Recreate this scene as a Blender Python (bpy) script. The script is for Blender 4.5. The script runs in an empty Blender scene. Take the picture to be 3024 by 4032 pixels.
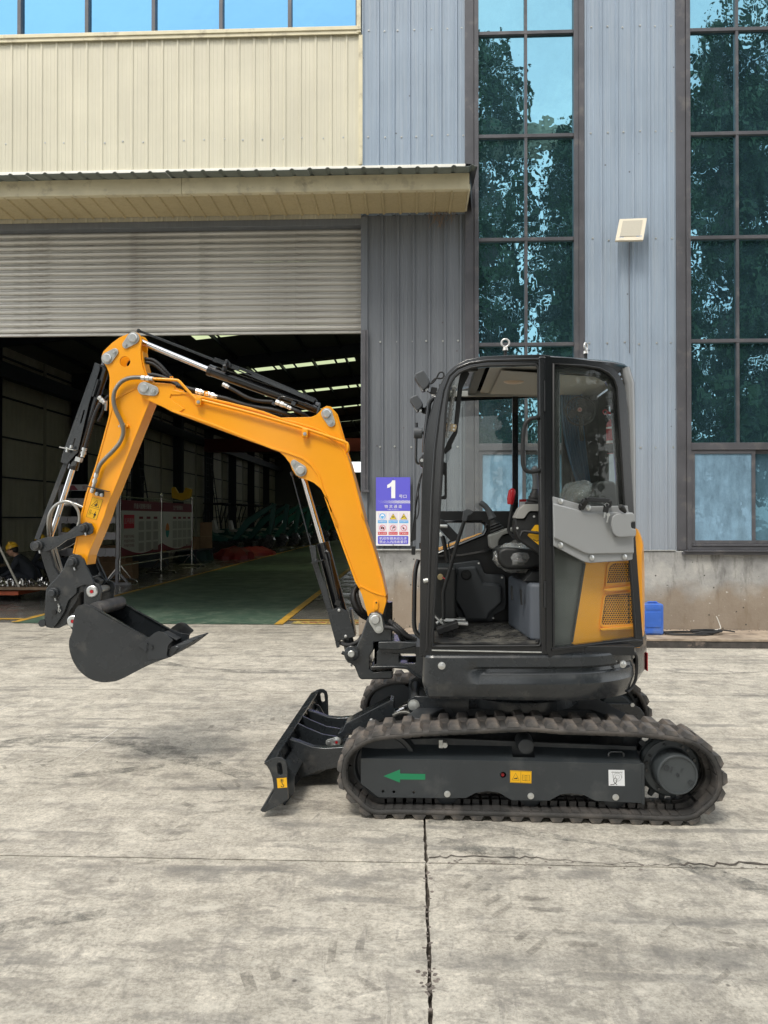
import bpy, bmesh, math, random
import numpy as np
from mathutils import Vector, Matrix, Euler
from mathutils.geometry import tessellate_polygon
random.seed(7); RNG = np.random.default_rng(7)
R = math.radians
sc = bpy.context.scene
# ---------------------------------------------------------------- camera
F = 3050.0; CAMZ = 1.5
cam = bpy.data.objects.new('camera', bpy.data.cameras.new('camera')); sc.collection.objects.link(cam)
cam.data.sensor_fit = 'HORIZONTAL'; cam.data.sensor_width = 36.0; cam.data.lens = F / 3024 * 36
cam.data.clip_start = 0.05; cam.data.clip_end = 2000
cam.location = (0, 0, CAMZ); cam.rotation_euler = Euler((R(90 + 0.45), 0, R(2.31)), 'XYZ')
sc.camera = cam; sc.render.resolution_x = 768; sc.render.resolution_y = 1024
# ---------------------------------------------------------------- sky, sun, exposure
SUN_EL, SUN_AZ = 58.0, 205.0          # elevation; direction the light comes from (0 = +Y, clockwise)
world = bpy.data.worlds.new('World'); sc.world = world; world.use_nodes = True
wn = world.node_tree.nodes; wl = world.node_tree.links
bg = wn['Background']; sky = wn.new('ShaderNodeTexSky'); sky.sky_type = 'NISHITA'; sky.sun_disc = False
sky.sun_elevation = R(SUN_EL); sky.sun_rotation = R(SUN_AZ); sky.air_density = 1.0; sky.dust_density = 3.0; sky.ozone_density = 1.0
# thin high cloud over the whole dome
tc = wn.new('ShaderNodeTexCoord'); mp = wn.new('ShaderNodeMapping'); mp.inputs['Scale'].default_value = (1, 1, 2.2)
cn = wn.new('ShaderNodeTexNoise'); cn.inputs['Scale'].default_value = 2.3; cn.inputs['Detail'].default_value = 7; cn.inputs['Roughness'].default_value = 0.6
cr_ = wn.new('ShaderNodeValToRGB'); cr_.color_ramp.elements[0].position = 0.38; cr_.color_ramp.elements[1].position = 0.66
cr_.color_ramp.elements[0].color = (0.45, 0.45, 0.45, 1); cr_.color_ramp.elements[1].color = (0.9, 0.9, 0.9, 1)
mx = wn.new('ShaderNodeMixRGB'); mx.inputs['Color2'].default_value = (10.5, 10.6, 10.4, 1)
wl.new(tc.outputs['Generated'], mp.inputs['Vector']); wl.new(mp.outputs[0], cn.inputs['Vector']); wl.new(cn.outputs['Fac'], cr_.inputs['Fac'])
wl.new(cr_.outputs['Color'], mx.inputs['Fac']); wl.new(sky.outputs['Color'], mx.inputs['Color1']); wl.new(mx.outputs['Color'], bg.inputs['Color'])
bg.inputs['Strength'].default_value = 0.14
sun = bpy.data.objects.new('sun', bpy.data.lights.new('sun', 'SUN')); sc.collection.objects.link(sun)
sun.data.energy = 1.5; sun.data.angle = R(15); sun.data.color = (1.0, 0.95, 0.86)
sd = Vector((math.sin(R(SUN_AZ)) * math.cos(R(SUN_EL)), math.cos(R(SUN_AZ)) * math.cos(R(SUN_EL)), math.sin(R(SUN_EL))))
sun.rotation_euler = sd.to_track_quat('Z', 'Y').to_euler(); sun.location = (0, 0, 30)
sc.view_settings.view_transform = 'Standard'; sc.view_settings.look = 'None'; sc.view_settings.exposure = 0.55; sc.view_settings.gamma = 1
sc.view_settings.use_curve_mapping = False
sc.render.engine = 'CYCLES'; sc.cycles.use_denoising = True
sc.cycles.max_bounces = 8; sc.cycles.transparent_max_bounces = 16; sc.cycles.caustics_reflective = False; sc.cycles.caustics_refractive = False
sc.cycles.sample_clamp_indirect = 6

# ---------------------------------------------------------------- pixel -> place
CR = Matrix(cam.rotation_euler.to_matrix())
def ray(px, py): return CR @ Vector(((px - 1512) / F, -(py - 2016) / F, -1))
def W(px, py, Y):
    d = ray(px, py); t = Y / d.y
    return Vector((d.x * t, Y, CAMZ + d.z * t))
def G(px, py, z=0.0):
    d = ray(px, py); t = (z - CAMZ) / d.z
    return Vector((d.x * t, d.y * t, z))
YAW = R(1.1); CA, SA = math.cos(YAW), math.sin(YAW)
def E(px, py, v, s=0.0, u0=0.0):
    """pixel -> (u, v, z) in the excavator's own frame, on the plane v + s*(u-u0)"""
    d = ray(px, py); du = d.x * CA - d.y * SA; dv = d.x * SA + d.y * CA
    t = (v - s * u0) / (dv - s * du)
    return Vector((du * t, dv * t, CAMZ + d.z * t))
def crop(ox, oy, s): return lambda x, y: (ox + x / s, oy + y / s)
cA = crop(100, 1250, 2.07375); cB = crop(700, 1250, 2.07375); cC = crop(100, 1950, 2.07375); cD = crop(1050, 1900, 2.37)
cE = crop(1580, 1320, 1.659); cF = crop(1600, 1950, 2.765); cG = crop(2050, 1900, 2.765); cH = crop(1000, 2600, 1.8433)
cI = crop(1600, 2500, 1.659); cJ = crop(2200, 2600, 2.07375); cK = crop(0, 1850, 2.37); cL = crop(400, 1850, 2.765)
cM = crop(1600, 1400, 4.424); cO = crop(2400, 1900, 2.6587); cP = crop(1400, 1800, 4.424); cS = lambda x, y: (x, y)
def EP(c, pts, v, s=0.0, u0=0.0):
    out = []
    for p in pts:
        q = E(*c(p[0], p[1]), v, s, u0); out.append((q.x, q.z))
    return out
def E3(c, x, y, v): return E(*c(x, y), v)

# ---------------------------------------------------------------- mesh helpers
def basis(d):
    d = Vector(d).normalized(); a = Vector((0, 0, 1)) if abs(d.z) < 0.9 else Vector((1, 0, 0))
    x = d.cross(a).normalized(); return x, d.cross(x).normalized(), d
class MB:
    def __init__(s): s.v = []; s.f = []
    def add(s, vs, fs):
        b = len(s.v); s.v += [tuple(p) for p in vs]; s.f += [tuple(b + i for i in f) for f in fs]; return s
    def box(s, x0, x1, y0, y1, z0, z1):
        return s.add([(x0,y0,z0),(x1,y0,z0),(x1,y1,z0),(x0,y1,z0),(x0,y0,z1),(x1,y0,z1),(x1,y1,z1),(x0,y1,z1)],
                     [(3,2,1,0),(4,5,6,7),(0,1,5,4),(1,2,6,5),(2,3,7,6),(3,0,4,7)])
    def obox(s, c, size, rot=(0, 0, 0)):
        m = Euler(rot, 'XYZ').to_matrix(); c = Vector(c); b = len(s.v)
        for k in range(8):
            s.v.append(tuple(c + m @ Vector(((-.5 if k in (0,3,4,7) else .5) * size[0], (-.5 if k in (0,1,4,5) else .5) * size[1], (-.5 if k < 4 else .5) * size[2]))))
        s.f += [tuple(b + i for i in f) for f in [(3,2,1,0),(4,5,6,7),(0,1,5,4),(1,2,6,5),(2,3,7,6),(3,0,4,7)]]; return s
    def bar(s, p0, p1, w, h, up=(0, 1, 0)):
        p0 = Vector(p0); p1 = Vector(p1); d = (p1 - p0).normalized(); up = Vector(up)
        x = d.cross(up).normalized() * (w / 2); y = x.cross(d).normalized() * (h / 2)
        vs = [p0-x-y, p0+x-y, p0+x+y, p0-x+y, p1-x-y, p1+x-y, p1+x+y, p1-x+y]
        return s.add(vs, [(3,2,1,0),(4,5,6,7),(0,1,5,4),(1,2,6,5),(2,3,7,6),(3,0,4,7)])
    def prism(s, pts, y0, y1, holes=(), fn=None):
        """profile in (x, z), extruded over y"""
        def area(p): return sum(p[i][0]*p[(i+1)%len(p)][1]-p[(i+1)%len(p)][0]*p[i][1] for i in range(len(p)))
        pts = list(pts)
        if area(pts) < 0: pts.reverse()
        loops = [pts] + [list(reversed(h)) if area(h) > 0 else list(h) for h in holes]
        b = len(s.v); flat = [p for l in loops for p in l]; n = len(flat)
        fn = fn or (lambda x, y, z: (x, y, z))
        s.v += [fn(p[0], y0, p[1]) for p in flat] + [fn(p[0], y1, p[1]) for p in flat]
        if holes:
            tr = tessellate_polygon([[Vector((p[0], p[1], 0)) for p in l] for l in loops])
            for t in tr:
                a, c, d = [flat[i] for i in t]
                if (c[0]-a[0])*(d[1]-a[1])-(d[0]-a[0])*(c[1]-a[1]) < 0: t = (t[0], t[2], t[1])
                s.f.append((b+t[0], b+t[1], b+t[2])); s.f.append((b+n+t[0], b+n+t[2], b+n+t[1]))
        else:
            s.f.append(tuple(b+i for i in range(n))); s.f.append(tuple(b+n+i for i in reversed(range(n))))
        o = 0
        for l in loops:
            m = len(l)
            for i in range(m):
                j = (i+1) % m; s.f.append((b+o+j, b+o+i, b+n+o+i, b+n+o+j))
            o += m
        return s
    def tube(s, pts, r, n=8, closed=False, cap=True):
        pts = [Vector(p) for p in pts]; m = len(pts); b = len(s.v); x = None
        rs = r if isinstance(r, (list, tuple)) else [r] * m
        for i, p in enumerate(pts):
            if closed: d = pts[(i+1) % m] - pts[i-1]
            else: d = pts[min(i+1, m-1)] - pts[max(i-1, 0)]
            if d.length < 1e-9: d = Vector((0, 0, 1))
            d.normalize()
            if x is None: x, y, _ = basis(d)
            else:
                x = (x - d * x.dot(d)).normalized(); y = d.cross(x)
            y = d.cross(x)
            for k in range(n):
                a = 2*math.pi*k/n; s.v.append(tuple(p + (x*math.cos(a) + y*math.sin(a)) * rs[i]))
        for i in range(m if closed else m-1):
            for k in range(n):
                a0 = b+i*n+k; a1 = b+i*n+(k+1) % n; j = (i+1) % m
                s.f.append((a0, a1, b+j*n+(k+1) % n, b+j*n+k))
        if cap and not closed:
            s.f.append(tuple(b+k for k in reversed(range(n)))); s.f.append(tuple(b+(m-1)*n+k for k in range(n)))
        return s
    def cyl(s, p0, p1, r, r1=None, n=20): return s.tube([p0, p1], [r, r if r1 is None else r1], n)
    def lathe(s, c, axis, prof, n=24):
        """prof: list of (distance along axis, radius)"""
        x, y, d = basis(axis); c = Vector(c); b = len(s.v); m = len(prof)
        for t, r in prof:
            for k in range(n):
                a = 2*math.pi*k/n; s.v.append(tuple(c + d*t + (x*math.cos(a)+y*math.sin(a))*max(r, 1e-4)))
        for i in range(m-1):
            for k in range(n): s.f.append((b+i*n+k, b+i*n+(k+1) % n, b+(i+1)*n+(k+1) % n, b+(i+1)*n+k))
        s.f.append(tuple(b+k for k in reversed(range(n)))); s.f.append(tuple(b+(m-1)*n+k for k in range(n)))
        return s
    def ball(s, c, r, n=12, sc_=(1, 1, 1), z0=-1.0):
        b = len(s.v); m = n // 2
        for i in range(m+1):
            t = -math.pi/2 + math.pi*i/m
            for k in range(n):
                a = 2*math.pi*k/n
                s.v.append((c[0]+r*sc_[0]*math.cos(t)*math.cos(a), c[1]+r*sc_[1]*math.cos(t)*math.sin(a), c[2]+r*sc_[2]*max(z0, math.sin(t))))
        for i in range(m):
            for k in range(n): s.f.append((b+i*n+k, b+i*n+(k+1) % n, b+(i+1)*n+(k+1) % n, b+(i+1)*n+k))
        return s
    def ribbon(s, pts, th, y0, y1, closed=False):
        """polyline in (x, z) thickened by th, extruded over y"""
        P = [Vector((p[0], p[1])) for p in pts]; m = len(P); b = len(s.v)
        for i, p in enumerate(P):
            a = P[i-1] if (i or closed) else P[0]; c = P[(i+1) % m] if (i < m-1 or closed) else P[-1]
            d = (c-a).normalized(); nrm = Vector((-d.y, d.x)) * th/2
            for q in (p+nrm, p-nrm):
                s.v.append((q.x, y0, q.y)); s.v.append((q.x, y1, q.y))
        for i in range(m if closed else m-1):
            A = b+i*4; B = b+((i+1) % m)*4
            s.f += [(A+1, A, B, B+1), (A+2, A+3, B+3, B+2), (A, A+2, B+2, B), (A+3, A+1, B+1, B+3)]
        if not closed:
            A = b; B = b+(m-1)*4; s.f += [(A, A+1, A+3, A+2), (B+1, B, B+2, B+3)]
        return s
    def build(s, name, mat, parent=None, bevel=0, ang=35, seg=2, sub=0, loc=None, coll=None, recalc=True):
        me = bpy.data.meshes.new(name); me.from_pydata(s.v, [], s.f)
        if recalc and len(s.f) < 60000:
            bm = bmesh.new(); bm.from_mesh(me); bmesh.ops.remove_doubles(bm, verts=bm.verts, dist=1e-5)
            bmesh.ops.recalc_face_normals(bm, faces=bm.faces); bm.to_mesh(me); bm.free()
        me.polygons.foreach_set('use_smooth', [True]*len(me.polygons))
        me.set_sharp_from_angle(angle=R(ang))
        me.materials.append(mat)
        o = bpy.data.objects.new(name, me); sc.collection.objects.link(o)
        if parent: o.parent = parent
        if parent is not None and parent.get('frame_off'): o.location = parent['frame_off']
        if loc: o.location = loc
        if bevel:
            m = o.modifiers.new('bevel', 'BEVEL'); m.width = bevel; m.segments = seg; m.limit_method = 'ANGLE'; m.angle_limit = R(40); m.harden_normals = True
        if sub:
            m = o.modifiers.new('sub', 'SUBSURF'); m.levels = m.render_levels = sub
        return o
def tag(o, label=None, cat=None, group=None, kind=None):
    if label: o['label'] = label
    if cat: o['category'] = cat
    if group: o['group'] = group
    if kind: o['kind'] = kind
    return o
def empty(name, loc=(0, 0, 0), rz=0, parent=None):
    o = bpy.data.objects.new(name, None); sc.collection.objects.link(o); o.location = loc; o.rotation_euler = (0, 0, rz); o.empty_display_size = .1
    if parent: o.parent = parent
    return o
def copy_tree(o, parent=None):
    c = o.copy(); sc.collection.objects.link(c)
    if parent: c.parent = parent
    for ch in [x for x in ALLCH.get(o.name, o.children)]: copy_tree(ch, c)
    return c
ALLCH = {}
def rnd(pts, r, n=4):
    """round the corners of a closed 2-D polygon; r scalar or per-vertex list"""
    out = []; m = len(pts); rr = r if isinstance(r, (list, tuple)) else [r]*m
    for i in range(m):
        p = Vector(pts[i]); a = Vector(pts[i-1]); c = Vector(pts[(i+1) % m]); k = rr[i]
        if k <= 0: out.append(tuple(p)); continue
        da = (a-p); dc = (c-p); k = min(k, da.length*.45, dc.length*.45)
        q0 = p + da.normalized()*k; q1 = p + dc.normalized()*k
        for j in range(n+1):
            t = j/n; out.append(tuple(q0*(1-t)**2 + p*2*t*(1-t) + q1*t*t))
    return out
def spl(pts, n=6, closed=False):
    P = [Vector(p) for p in pts]; m = len(P); out = []
    for i in range(m if closed else m-1):
        p0 = P[(i-1) % m] if (closed or i) else P[0]; p1 = P[i]; p2 = P[(i+1) % m]; p3 = P[(i+2) % m] if (closed or i < m-2) else P[-1]
        for j in range(n):
            t = j/n; out.append(0.5*((2*p1)+(p2-p0)*t+(2*p0-5*p1+4*p2-p3)*t*t+(3*p1-p0-3*p2+p3)*t**3))
    if not closed: out.append(P[-1])
    return out
def circ(cx, cz, r, n=24, a0=0, a1=360): return [(cx+r*math.cos(R(a0+(a1-a0)*i/n)), cz+r*math.sin(R(a0+(a1-a0)*i/n))) for i in range(n)]
def resample(pts, step, closed=False):
    P = [Vector(p) for p in pts] + ([Vector(pts[0])] if closed else [])
    L = [0]
    for i in range(1, len(P)): L.append(L[-1]+(P[i]-P[i-1]).length)
    n = max(2, round(L[-1]/step)); out = []; j = 0
    for k in range(n + (0 if closed else 1)):
        t = L[-1]*k/n
        while j < len(P)-2 and L[j+1] < t: j += 1
        d = L[j+1]-L[j]; a = (t-L[j])/d if d > 0 else 0; out.append(P[j]*(1-a)+P[j+1]*a)
    return out

# ---------------------------------------------------------------- materials
def new_mat(name):
    m = bpy.data.materials.new(name); m.use_nodes = True; nt = m.node_tree; return m, nt, nt.nodes['Principled BSDF']
def N(nt, typ, **kw):
    n = nt.nodes.new(typ)
    for k, v in kw.items():
        if k in n.inputs: n.inputs[k].default_value = v
        else: setattr(n, k, v)
    return n
def coords(nt, scale=(1, 1, 1), kind='Object'):
    t = N(nt, 'ShaderNodeTexCoord'); m = N(nt, 'ShaderNodeMapping'); m.inputs['Scale'].default_value = scale
    nt.links.new(t.outputs[kind], m.inputs['Vector']); return m.outputs[0]
def noise(nt, vec, scale, detail=5, rough=.55, dist=0):
    n = N(nt, 'ShaderNodeTexNoise'); n.inputs['Scale'].default_value = scale; n.inputs['Detail'].default_value = detail
    n.inputs['Roughness'].default_value = rough; n.inputs['Distortion'].default_value = dist; nt.links.new(vec, n.inputs['Vector']); return n.outputs['Fac']
def ramp(nt, fac, stops):
    r = N(nt, 'ShaderNodeValToRGB'); e = r.color_ramp.elements
    while len(e) < len(stops): e.new(0.5)
    for k, (p, c) in enumerate(stops):
        e[k].position = p; e[k].color = (*((c,)*3 if isinstance(c, (int, float)) else c), 1)
    nt.links.new(fac, r.inputs['Fac']); return r.outputs['Color']
def mix(nt, a, b, fac, mode='MIX'):
    m = N(nt, 'ShaderNodeMixRGB', blend_type=mode)
    for s_, k in ((a, 'Color1'), (b, 'Color2')):
        if isinstance(s_, tuple): m.inputs[k].default_value = (*s_, 1)
        elif isinstance(s_, (int, float)): m.inputs[k].default_value = (s_, s_, s_, 1)
        else: nt.links.new(s_, m.inputs[k])
    if isinstance(fac, (int, float)): m.inputs['Fac'].default_value = fac
    else: nt.links.new(fac, m.inputs['Fac'])
    return m.outputs['Color']
def bump(nt, b, h, strength=.3, dist=.01):
    n = N(nt, 'ShaderNodeBump'); n.inputs['Strength'].default_value = strength; n.inputs['Distance'].default_value = dist
    nt.links.new(h, n.inputs['Height']); nt.links.new(n.outputs['Normal'], b.inputs['Normal']); return n
def pbr(name, col, rough=.5, metal=0, var=.0, vscale=6, dirt=None, dscale=3, dth=(.5, .7), bmp=0, bscale=60, coat=0, stretch=(1, 1, 1), rvar=0, spec=None, bdist=.004):
    m, nt, b = new_mat(name); v = coords(nt, stretch)
    b.inputs['Roughness'].default_value = rough; b.inputs['Metallic'].default_value = metal; b.inputs['Coat Weight'].default_value = coat
    b.inputs['Coat Roughness'].default_value = .12
    if spec is not None: b.inputs['Specular IOR Level'].default_value = spec
    c = tuple(col)
    if var:
        n = noise(nt, v, vscale); c = ramp(nt, n, [(.3, tuple(x*(1-var) for x in col)), (.7, tuple(min(1, x*(1+var)) for x in col))])
    if dirt:
        n2 = noise(nt, v, dscale, 8, .62); f = ramp(nt, n2, [(dth[0], 0), (dth[1], 1)]); c = mix(nt, c, dirt, f)
    if isinstance(c, tuple): b.inputs['Base Color'].default_value = (*c, 1)
    else: nt.links.new(c, b.inputs['Base Color'])
    if rvar:
        n3 = noise(nt, v, vscale*2.3, 6); r_ = ramp(nt, n3, [(.3, max(0, rough-rvar)), (.7, min(1, rough+rvar))]); nt.links.new(r_, b.inputs['Roughness'])
    if bmp: bump(nt, b, noise(nt, v, bscale, 4), bmp, bdist)
    return m
def flat(name, col, rough=.55): return pbr(name, col, rough)
# ================================================================ MATERIALS OF THE PLACE
def concrete_mat():
    m, nt, b = new_mat('yard_concrete'); v = coords(nt)
    def rot(scale, ang, loc=(0, 0, 0)):
        t = N(nt, 'ShaderNodeTexCoord'); q = N(nt, 'ShaderNodeMapping'); q.inputs['Scale'].default_value = scale; q.inputs['Rotation'].default_value = (0, 0, R(ang)); q.inputs['Location'].default_value = loc
        nt.links.new(t.outputs['Object'], q.inputs['Vector']); return q.outputs[0]
    base = ramp(nt, noise(nt, v, 0.7, 7, .62), [(.32, (.375, .345, .29)), (.5, (.46, .426, .36)), (.68, (.53, .492, .418))])
    fine = ramp(nt, noise(nt, v, 21, 9, .78), [(.32, .70), (.5, 1.0), (.68, 1.22)]); c = mix(nt, base, fine, 1.0, 'MULTIPLY'); grit = ramp(nt, noise(nt, v, 62, 5, .85), [(.36, .66), (.5, 1.0), (.64, 1.26)]); c = mix(nt, c, grit, 1.0, 'MULTIPLY')
    mid = ramp(nt, noise(nt, v, 5.5, 8, .7), [(.35, .78), (.65, 1.16)]); c = mix(nt, c, mid, 1.0, 'MULTIPLY')
    for (sc_v, ang, s_, lo, hi, am, col) in (((1, 1.3, 1), 14, 1.9, .53, .64, .32, (.25, .23, .195)), ((1, 2.0, 1), -34, 2.6, .545, .60, .50, (.20, .187, .165)), ((2.6, 1, 1), -48, 2.0, .555, .62, .45, (.215, .20, .18)), ((1, 3.5, 1), 38, 4.2, .57, .62, .45, (.175, .165, .15)), ((1.2, 1, 1), 40, .9, .55, .66, .36, (.25, .24, .21)), ((5, 1, 1), -12, 3.2, .60, .64, .4, (.16, .15, .14))):
        k = ramp(nt, noise(nt, rot(sc_v, ang, (ang, 0, 0)), s_, 9, .72, .6), [(lo, 0), (hi, am)]); c = mix(nt, c, col, k)
    pale = ramp(nt, noise(nt, rot((1.2, 1.8, 1), 22), 4.3, 9, .8), [(.52, 0), (.64, .55)]); c = mix(nt, c, (.66, .62, .53), pale)
    sp = N(nt, 'ShaderNodeTexVoronoi', Scale=5.0); nt.links.new(v, sp.inputs['Vector']); c = mix(nt, c, (.10, .09, .08), mix(nt, ramp(nt, sp.outputs['Distance'], [(.03, .8), (.055, 0)]), ramp(nt, noise(nt, v, 1.6, 3), [(.52, 0), (.56, 1)]), 1, 'MULTIPLY'))
    # tread prints and rubber sweeps of turning wheels
    for (loc, s_, lo, hi) in (((3.5, -7.5, 0), .55, .80, .93), ((-2.0, -1.0, 0), 1.3, .86, .95), ((-6.5, -4.5, 0), .9, .84, .95)):
        w = N(nt, 'ShaderNodeTexWave', Scale=s_, Distortion=1.8, Detail=4.0); w.inputs['Detail Scale'].default_value = .9; w.wave_type = 'RINGS'; mpn = N(nt, 'ShaderNodeMapping'); mpn.inputs['Location'].default_value = loc; nt.links.new(v, mpn.inputs['Vector']); nt.links.new(mpn.outputs[0], w.inputs['Vector'])
        wm = ramp(nt, noise(nt, rot((1, 1, 1), 0, (loc[0], 3, 0)), 1.0, 9, .75), [(.50, 0), (.62, 1)]); c = mix(nt, c, (.15, .145, .135), mix(nt, ramp(nt, w.outputs['Fac'], [(lo, 0), (hi, .6)]), wm, 1, 'MULTIPLY'))
    # clusters of oblong tyre-block prints
    br = N(nt, 'ShaderNodeTexBrick'); br.inputs['Scale'].default_value = 5.2; br.inputs['Mortar Size'].default_value = .035; br.inputs['Brick Width'].default_value = .75; br.inputs['Row Height'].default_value = .32; br.inputs['Color1'].default_value = (1, 1, 1, 1); br.inputs['Color2'].default_value = (0, 0, 0, 1); br.inputs['Mortar'].default_value = (0, 0, 0, 1)
    dq = N(nt, 'ShaderNodeVectorMath', operation='ADD'); nz = N(nt, 'ShaderNodeTexNoise', Scale=2.2, Detail=2.0); nt.links.new(v, nz.inputs['Vector']); sc2 = N(nt, 'ShaderNodeVectorMath', operation='SCALE'); sc2.inputs['Scale'].default_value = .35; nt.links.new(nz.outputs['Color'], sc2.inputs[0]); nt.links.new(rot((1, 1, 1), 14), dq.inputs[0]); nt.links.new(sc2.outputs[0], dq.inputs[1]); nt.links.new(dq.outputs[0], br.inputs['Vector'])
    pm = ramp(nt, noise(nt, v, .75, 5, .6), [(.52, 0), (.60, .38)]); c = mix(nt, c, (.24, .215, .185), mix(nt, br.outputs['Color'], mix(nt, pm, ramp(nt, noise(nt, v, 14, 6, .7), [(.4, .3), (.6, 1)]), 1, 'MULTIPLY'), 1, 'MULTIPLY'))
    nt.links.new(c, b.inputs['Base Color'])
    nt.links.new(ramp(nt, noise(nt, v, 3, 7), [(.3, .62), (.7, .88)]), b.inputs['Roughness']); b.inputs['Specular IOR Level'].default_value = .25
    bump(nt, b, mix(nt, noise(nt, v, 70, 6, .75), noise(nt, v, 6, 6, .6), .5), .3, .006)
    return m
M = {}
M['ground'] = concrete_mat()
M['joint'] = pbr('joint_dirt', (.085, .072, .060), .95, var=.4, vscale=30, bmp=.8, bscale=90)
M['rubble'] = pbr('rubble', (.17, .145, .125), .9, var=.4, vscale=20, bmp=.5, bscale=80)
M['kerb'] = pbr('kerb_concrete', (.36, .29, .22), .9, var=.3, vscale=5, dirt=(.17, .13, .10), dscale=4, bmp=.5, bscale=60)
M['kerb_dark'] = pbr('kerb_bitumen', (.052, .047, .043), .85, var=.4, vscale=9, dirt=(.20, .16, .13), dscale=5, dth=(.55, .66), bmp=.6, bscale=40)
def plinth_mat():
    m, nt, b = new_mat('plinth_render'); v = coords(nt)
    c = ramp(nt, noise(nt, v, 2.1, 9, .68), [(.3, (.17, .17, .17)), (.5, (.31, .31, .30)), (.7, (.46, .45, .42))])
    w = noise(nt, coords(nt, (3.5, 1, .8)), 2.4, 8, .7); c = mix(nt, c, (.12, .118, .11), ramp(nt, w, [(.52, 0), (.66, .75)]))
    z = N(nt, 'ShaderNodeSeparateXYZ'); nt.links.new(v, z.inputs[0]); zz = N(nt, 'ShaderNodeMath', operation='ADD'); nt.links.new(z.outputs['Z'], zz.inputs[0])
    nz = N(nt, 'ShaderNodeMath', operation='MULTIPLY'); nt.links.new(noise(nt, v, 2, 6), nz.inputs[0]); nz.inputs[1].default_value = -.9; nt.links.new(nz.outputs[0], zz.inputs[1])
    c = mix(nt, c, (.25, .19, .13), ramp(nt, zz.outputs[0], [(.0, .75), (.25, 0)]))
    vo = N(nt, 'ShaderNodeTexVoronoi', Scale=9.0); nt.links.new(v, vo.inputs['Vector']); c = mix(nt, c, (.05, .045, .04), ramp(nt, vo.outputs['Distance'], [(.07, .9), (.11, 0)]))
    wh = ramp(nt, noise(nt, v, 22, 3, .5), [(.70, 0), (.76, .7)]); c = mix(nt, c, (.6, .59, .56), wh)
    nt.links.new(c, b.inputs['Base Color']); b.inputs['Roughness'].default_value = .9; bump(nt, b, noise(nt, v, 30, 7, .7), .5, .01); return m
M['plinth'] = plinth_mat()
def clad(name, col, streak, amt=.5, dots=True, rough=.45, dust=None):
    m, nt, b = new_mat(name); v = coords(nt)
    c = ramp(nt, noise(nt, v, .9, 5), [(.3, tuple(x*.9 for x in col)), (.7, tuple(min(1, x*1.08) for x in col))])
    st = ramp(nt, noise(nt, coords(nt, (9, 9, .45)), 2.2, 8, .68), [(.48, 0), (.74, amt)]); c = mix(nt, c, streak, st)
    st3 = ramp(nt, noise(nt, coords(nt, (30, 30, .25)), 2.0, 5, .6), [(.45, .0), (.8, amt*.6)]); c = mix(nt, c, tuple(min(1, x*1.5) for x in col), st3)
    if dust:
        z = N(nt, 'ShaderNodeSeparateXYZ'); nt.links.new(v, z.inputs[0]); k = N(nt, 'ShaderNodeMath', operation='MULTIPLY_ADD'); nt.links.new(noise(nt, v, 1.4, 6), k.inputs[0]); k.inputs[1].default_value = 1.8; nt.links.new(z.outputs['Z'], k.inputs[2])
        mr = N(nt, 'ShaderNodeMapRange'); nt.links.new(k.outputs[0], mr.inputs['Value']); mr.inputs['From Min'].default_value = 1.6; mr.inputs['From Max'].default_value = 4.6; mr.inputs['To Min'].default_value = .6; mr.inputs['To Max'].default_value = 0
        c = mix(nt, c, dust, mr.outputs[0])
    if dots:
        vo = N(nt, 'ShaderNodeTexVoronoi', Scale=3.2); nt.links.new(v, vo.inputs['Vector']); c = mix(nt, c, (.06, .05, .045), ramp(nt, vo.outputs['Distance'], [(.025, .8), (.045, 0)]))
    nt.links.new(c, b.inputs['Base Color']); nt.links.new(ramp(nt, noise(nt, v, 3, 6), [(.3, rough-.08), (.7, rough+.15)]), b.inputs['Roughness'])
    bump(nt, b, noise(nt, coords(nt, (3, 3, .6)), 1.6, 3), .25, .02); return m
M['cream'] = clad('cream_sheet', (.585, .55, .425), (.52, .49, .40), .45, False)
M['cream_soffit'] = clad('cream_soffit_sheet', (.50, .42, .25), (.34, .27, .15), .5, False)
M['cream_trim'] = pbr('cream_trim', (.66, .60, .42), .45, var=.08, dirt=(.42, .37, .26), dscale=5, dth=(.55, .7))
M['blue'] = clad('blue_grey_sheet', (.262, .325, .40), (.37, .42, .47), .6, True, .48, dust=(.27, .27, .28))
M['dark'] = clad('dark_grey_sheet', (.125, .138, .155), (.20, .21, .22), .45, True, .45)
M['trim'] = pbr('dark_window_trim', (.085, .085, .094), .4, .1, var=.2, vscale=3, dirt=(.15, .14, .135), dscale=6, dth=(.55, .75))
M['roofedge'] = pbr('canopy_sheet', (.16, .19, .185), .5, var=.15)
M['shutter'] = None
def shutter_mat():
    m, nt, b = new_mat('shutter_zinc'); v = coords(nt, (.5, 1, 7))
    c = ramp(nt, noise(nt, v, 1.3, 8, .62), [(.3, (.36, .35, .32)), (.7, (.53, .52, .48))])
    g = ramp(nt, noise(nt, coords(nt, (.7, 1, 3)), 2.4, 9, .7), [(.52, 0), (.68, .7)]); c = mix(nt, c, (.17, .155, .13), g); g2 = ramp(nt, noise(nt, coords(nt, (5, 1, .35)), 1.6, 7, .7), [(.58, 0), (.75, .5)]); c = mix(nt, c, (.22, .205, .18), g2)
    nt.links.new(c, b.inputs['Base Color']); b.inputs['Roughness'].default_value = .38; b.inputs['Metallic'].default_value = .35; return m
M['shutter'] = shutter_mat()
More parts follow.
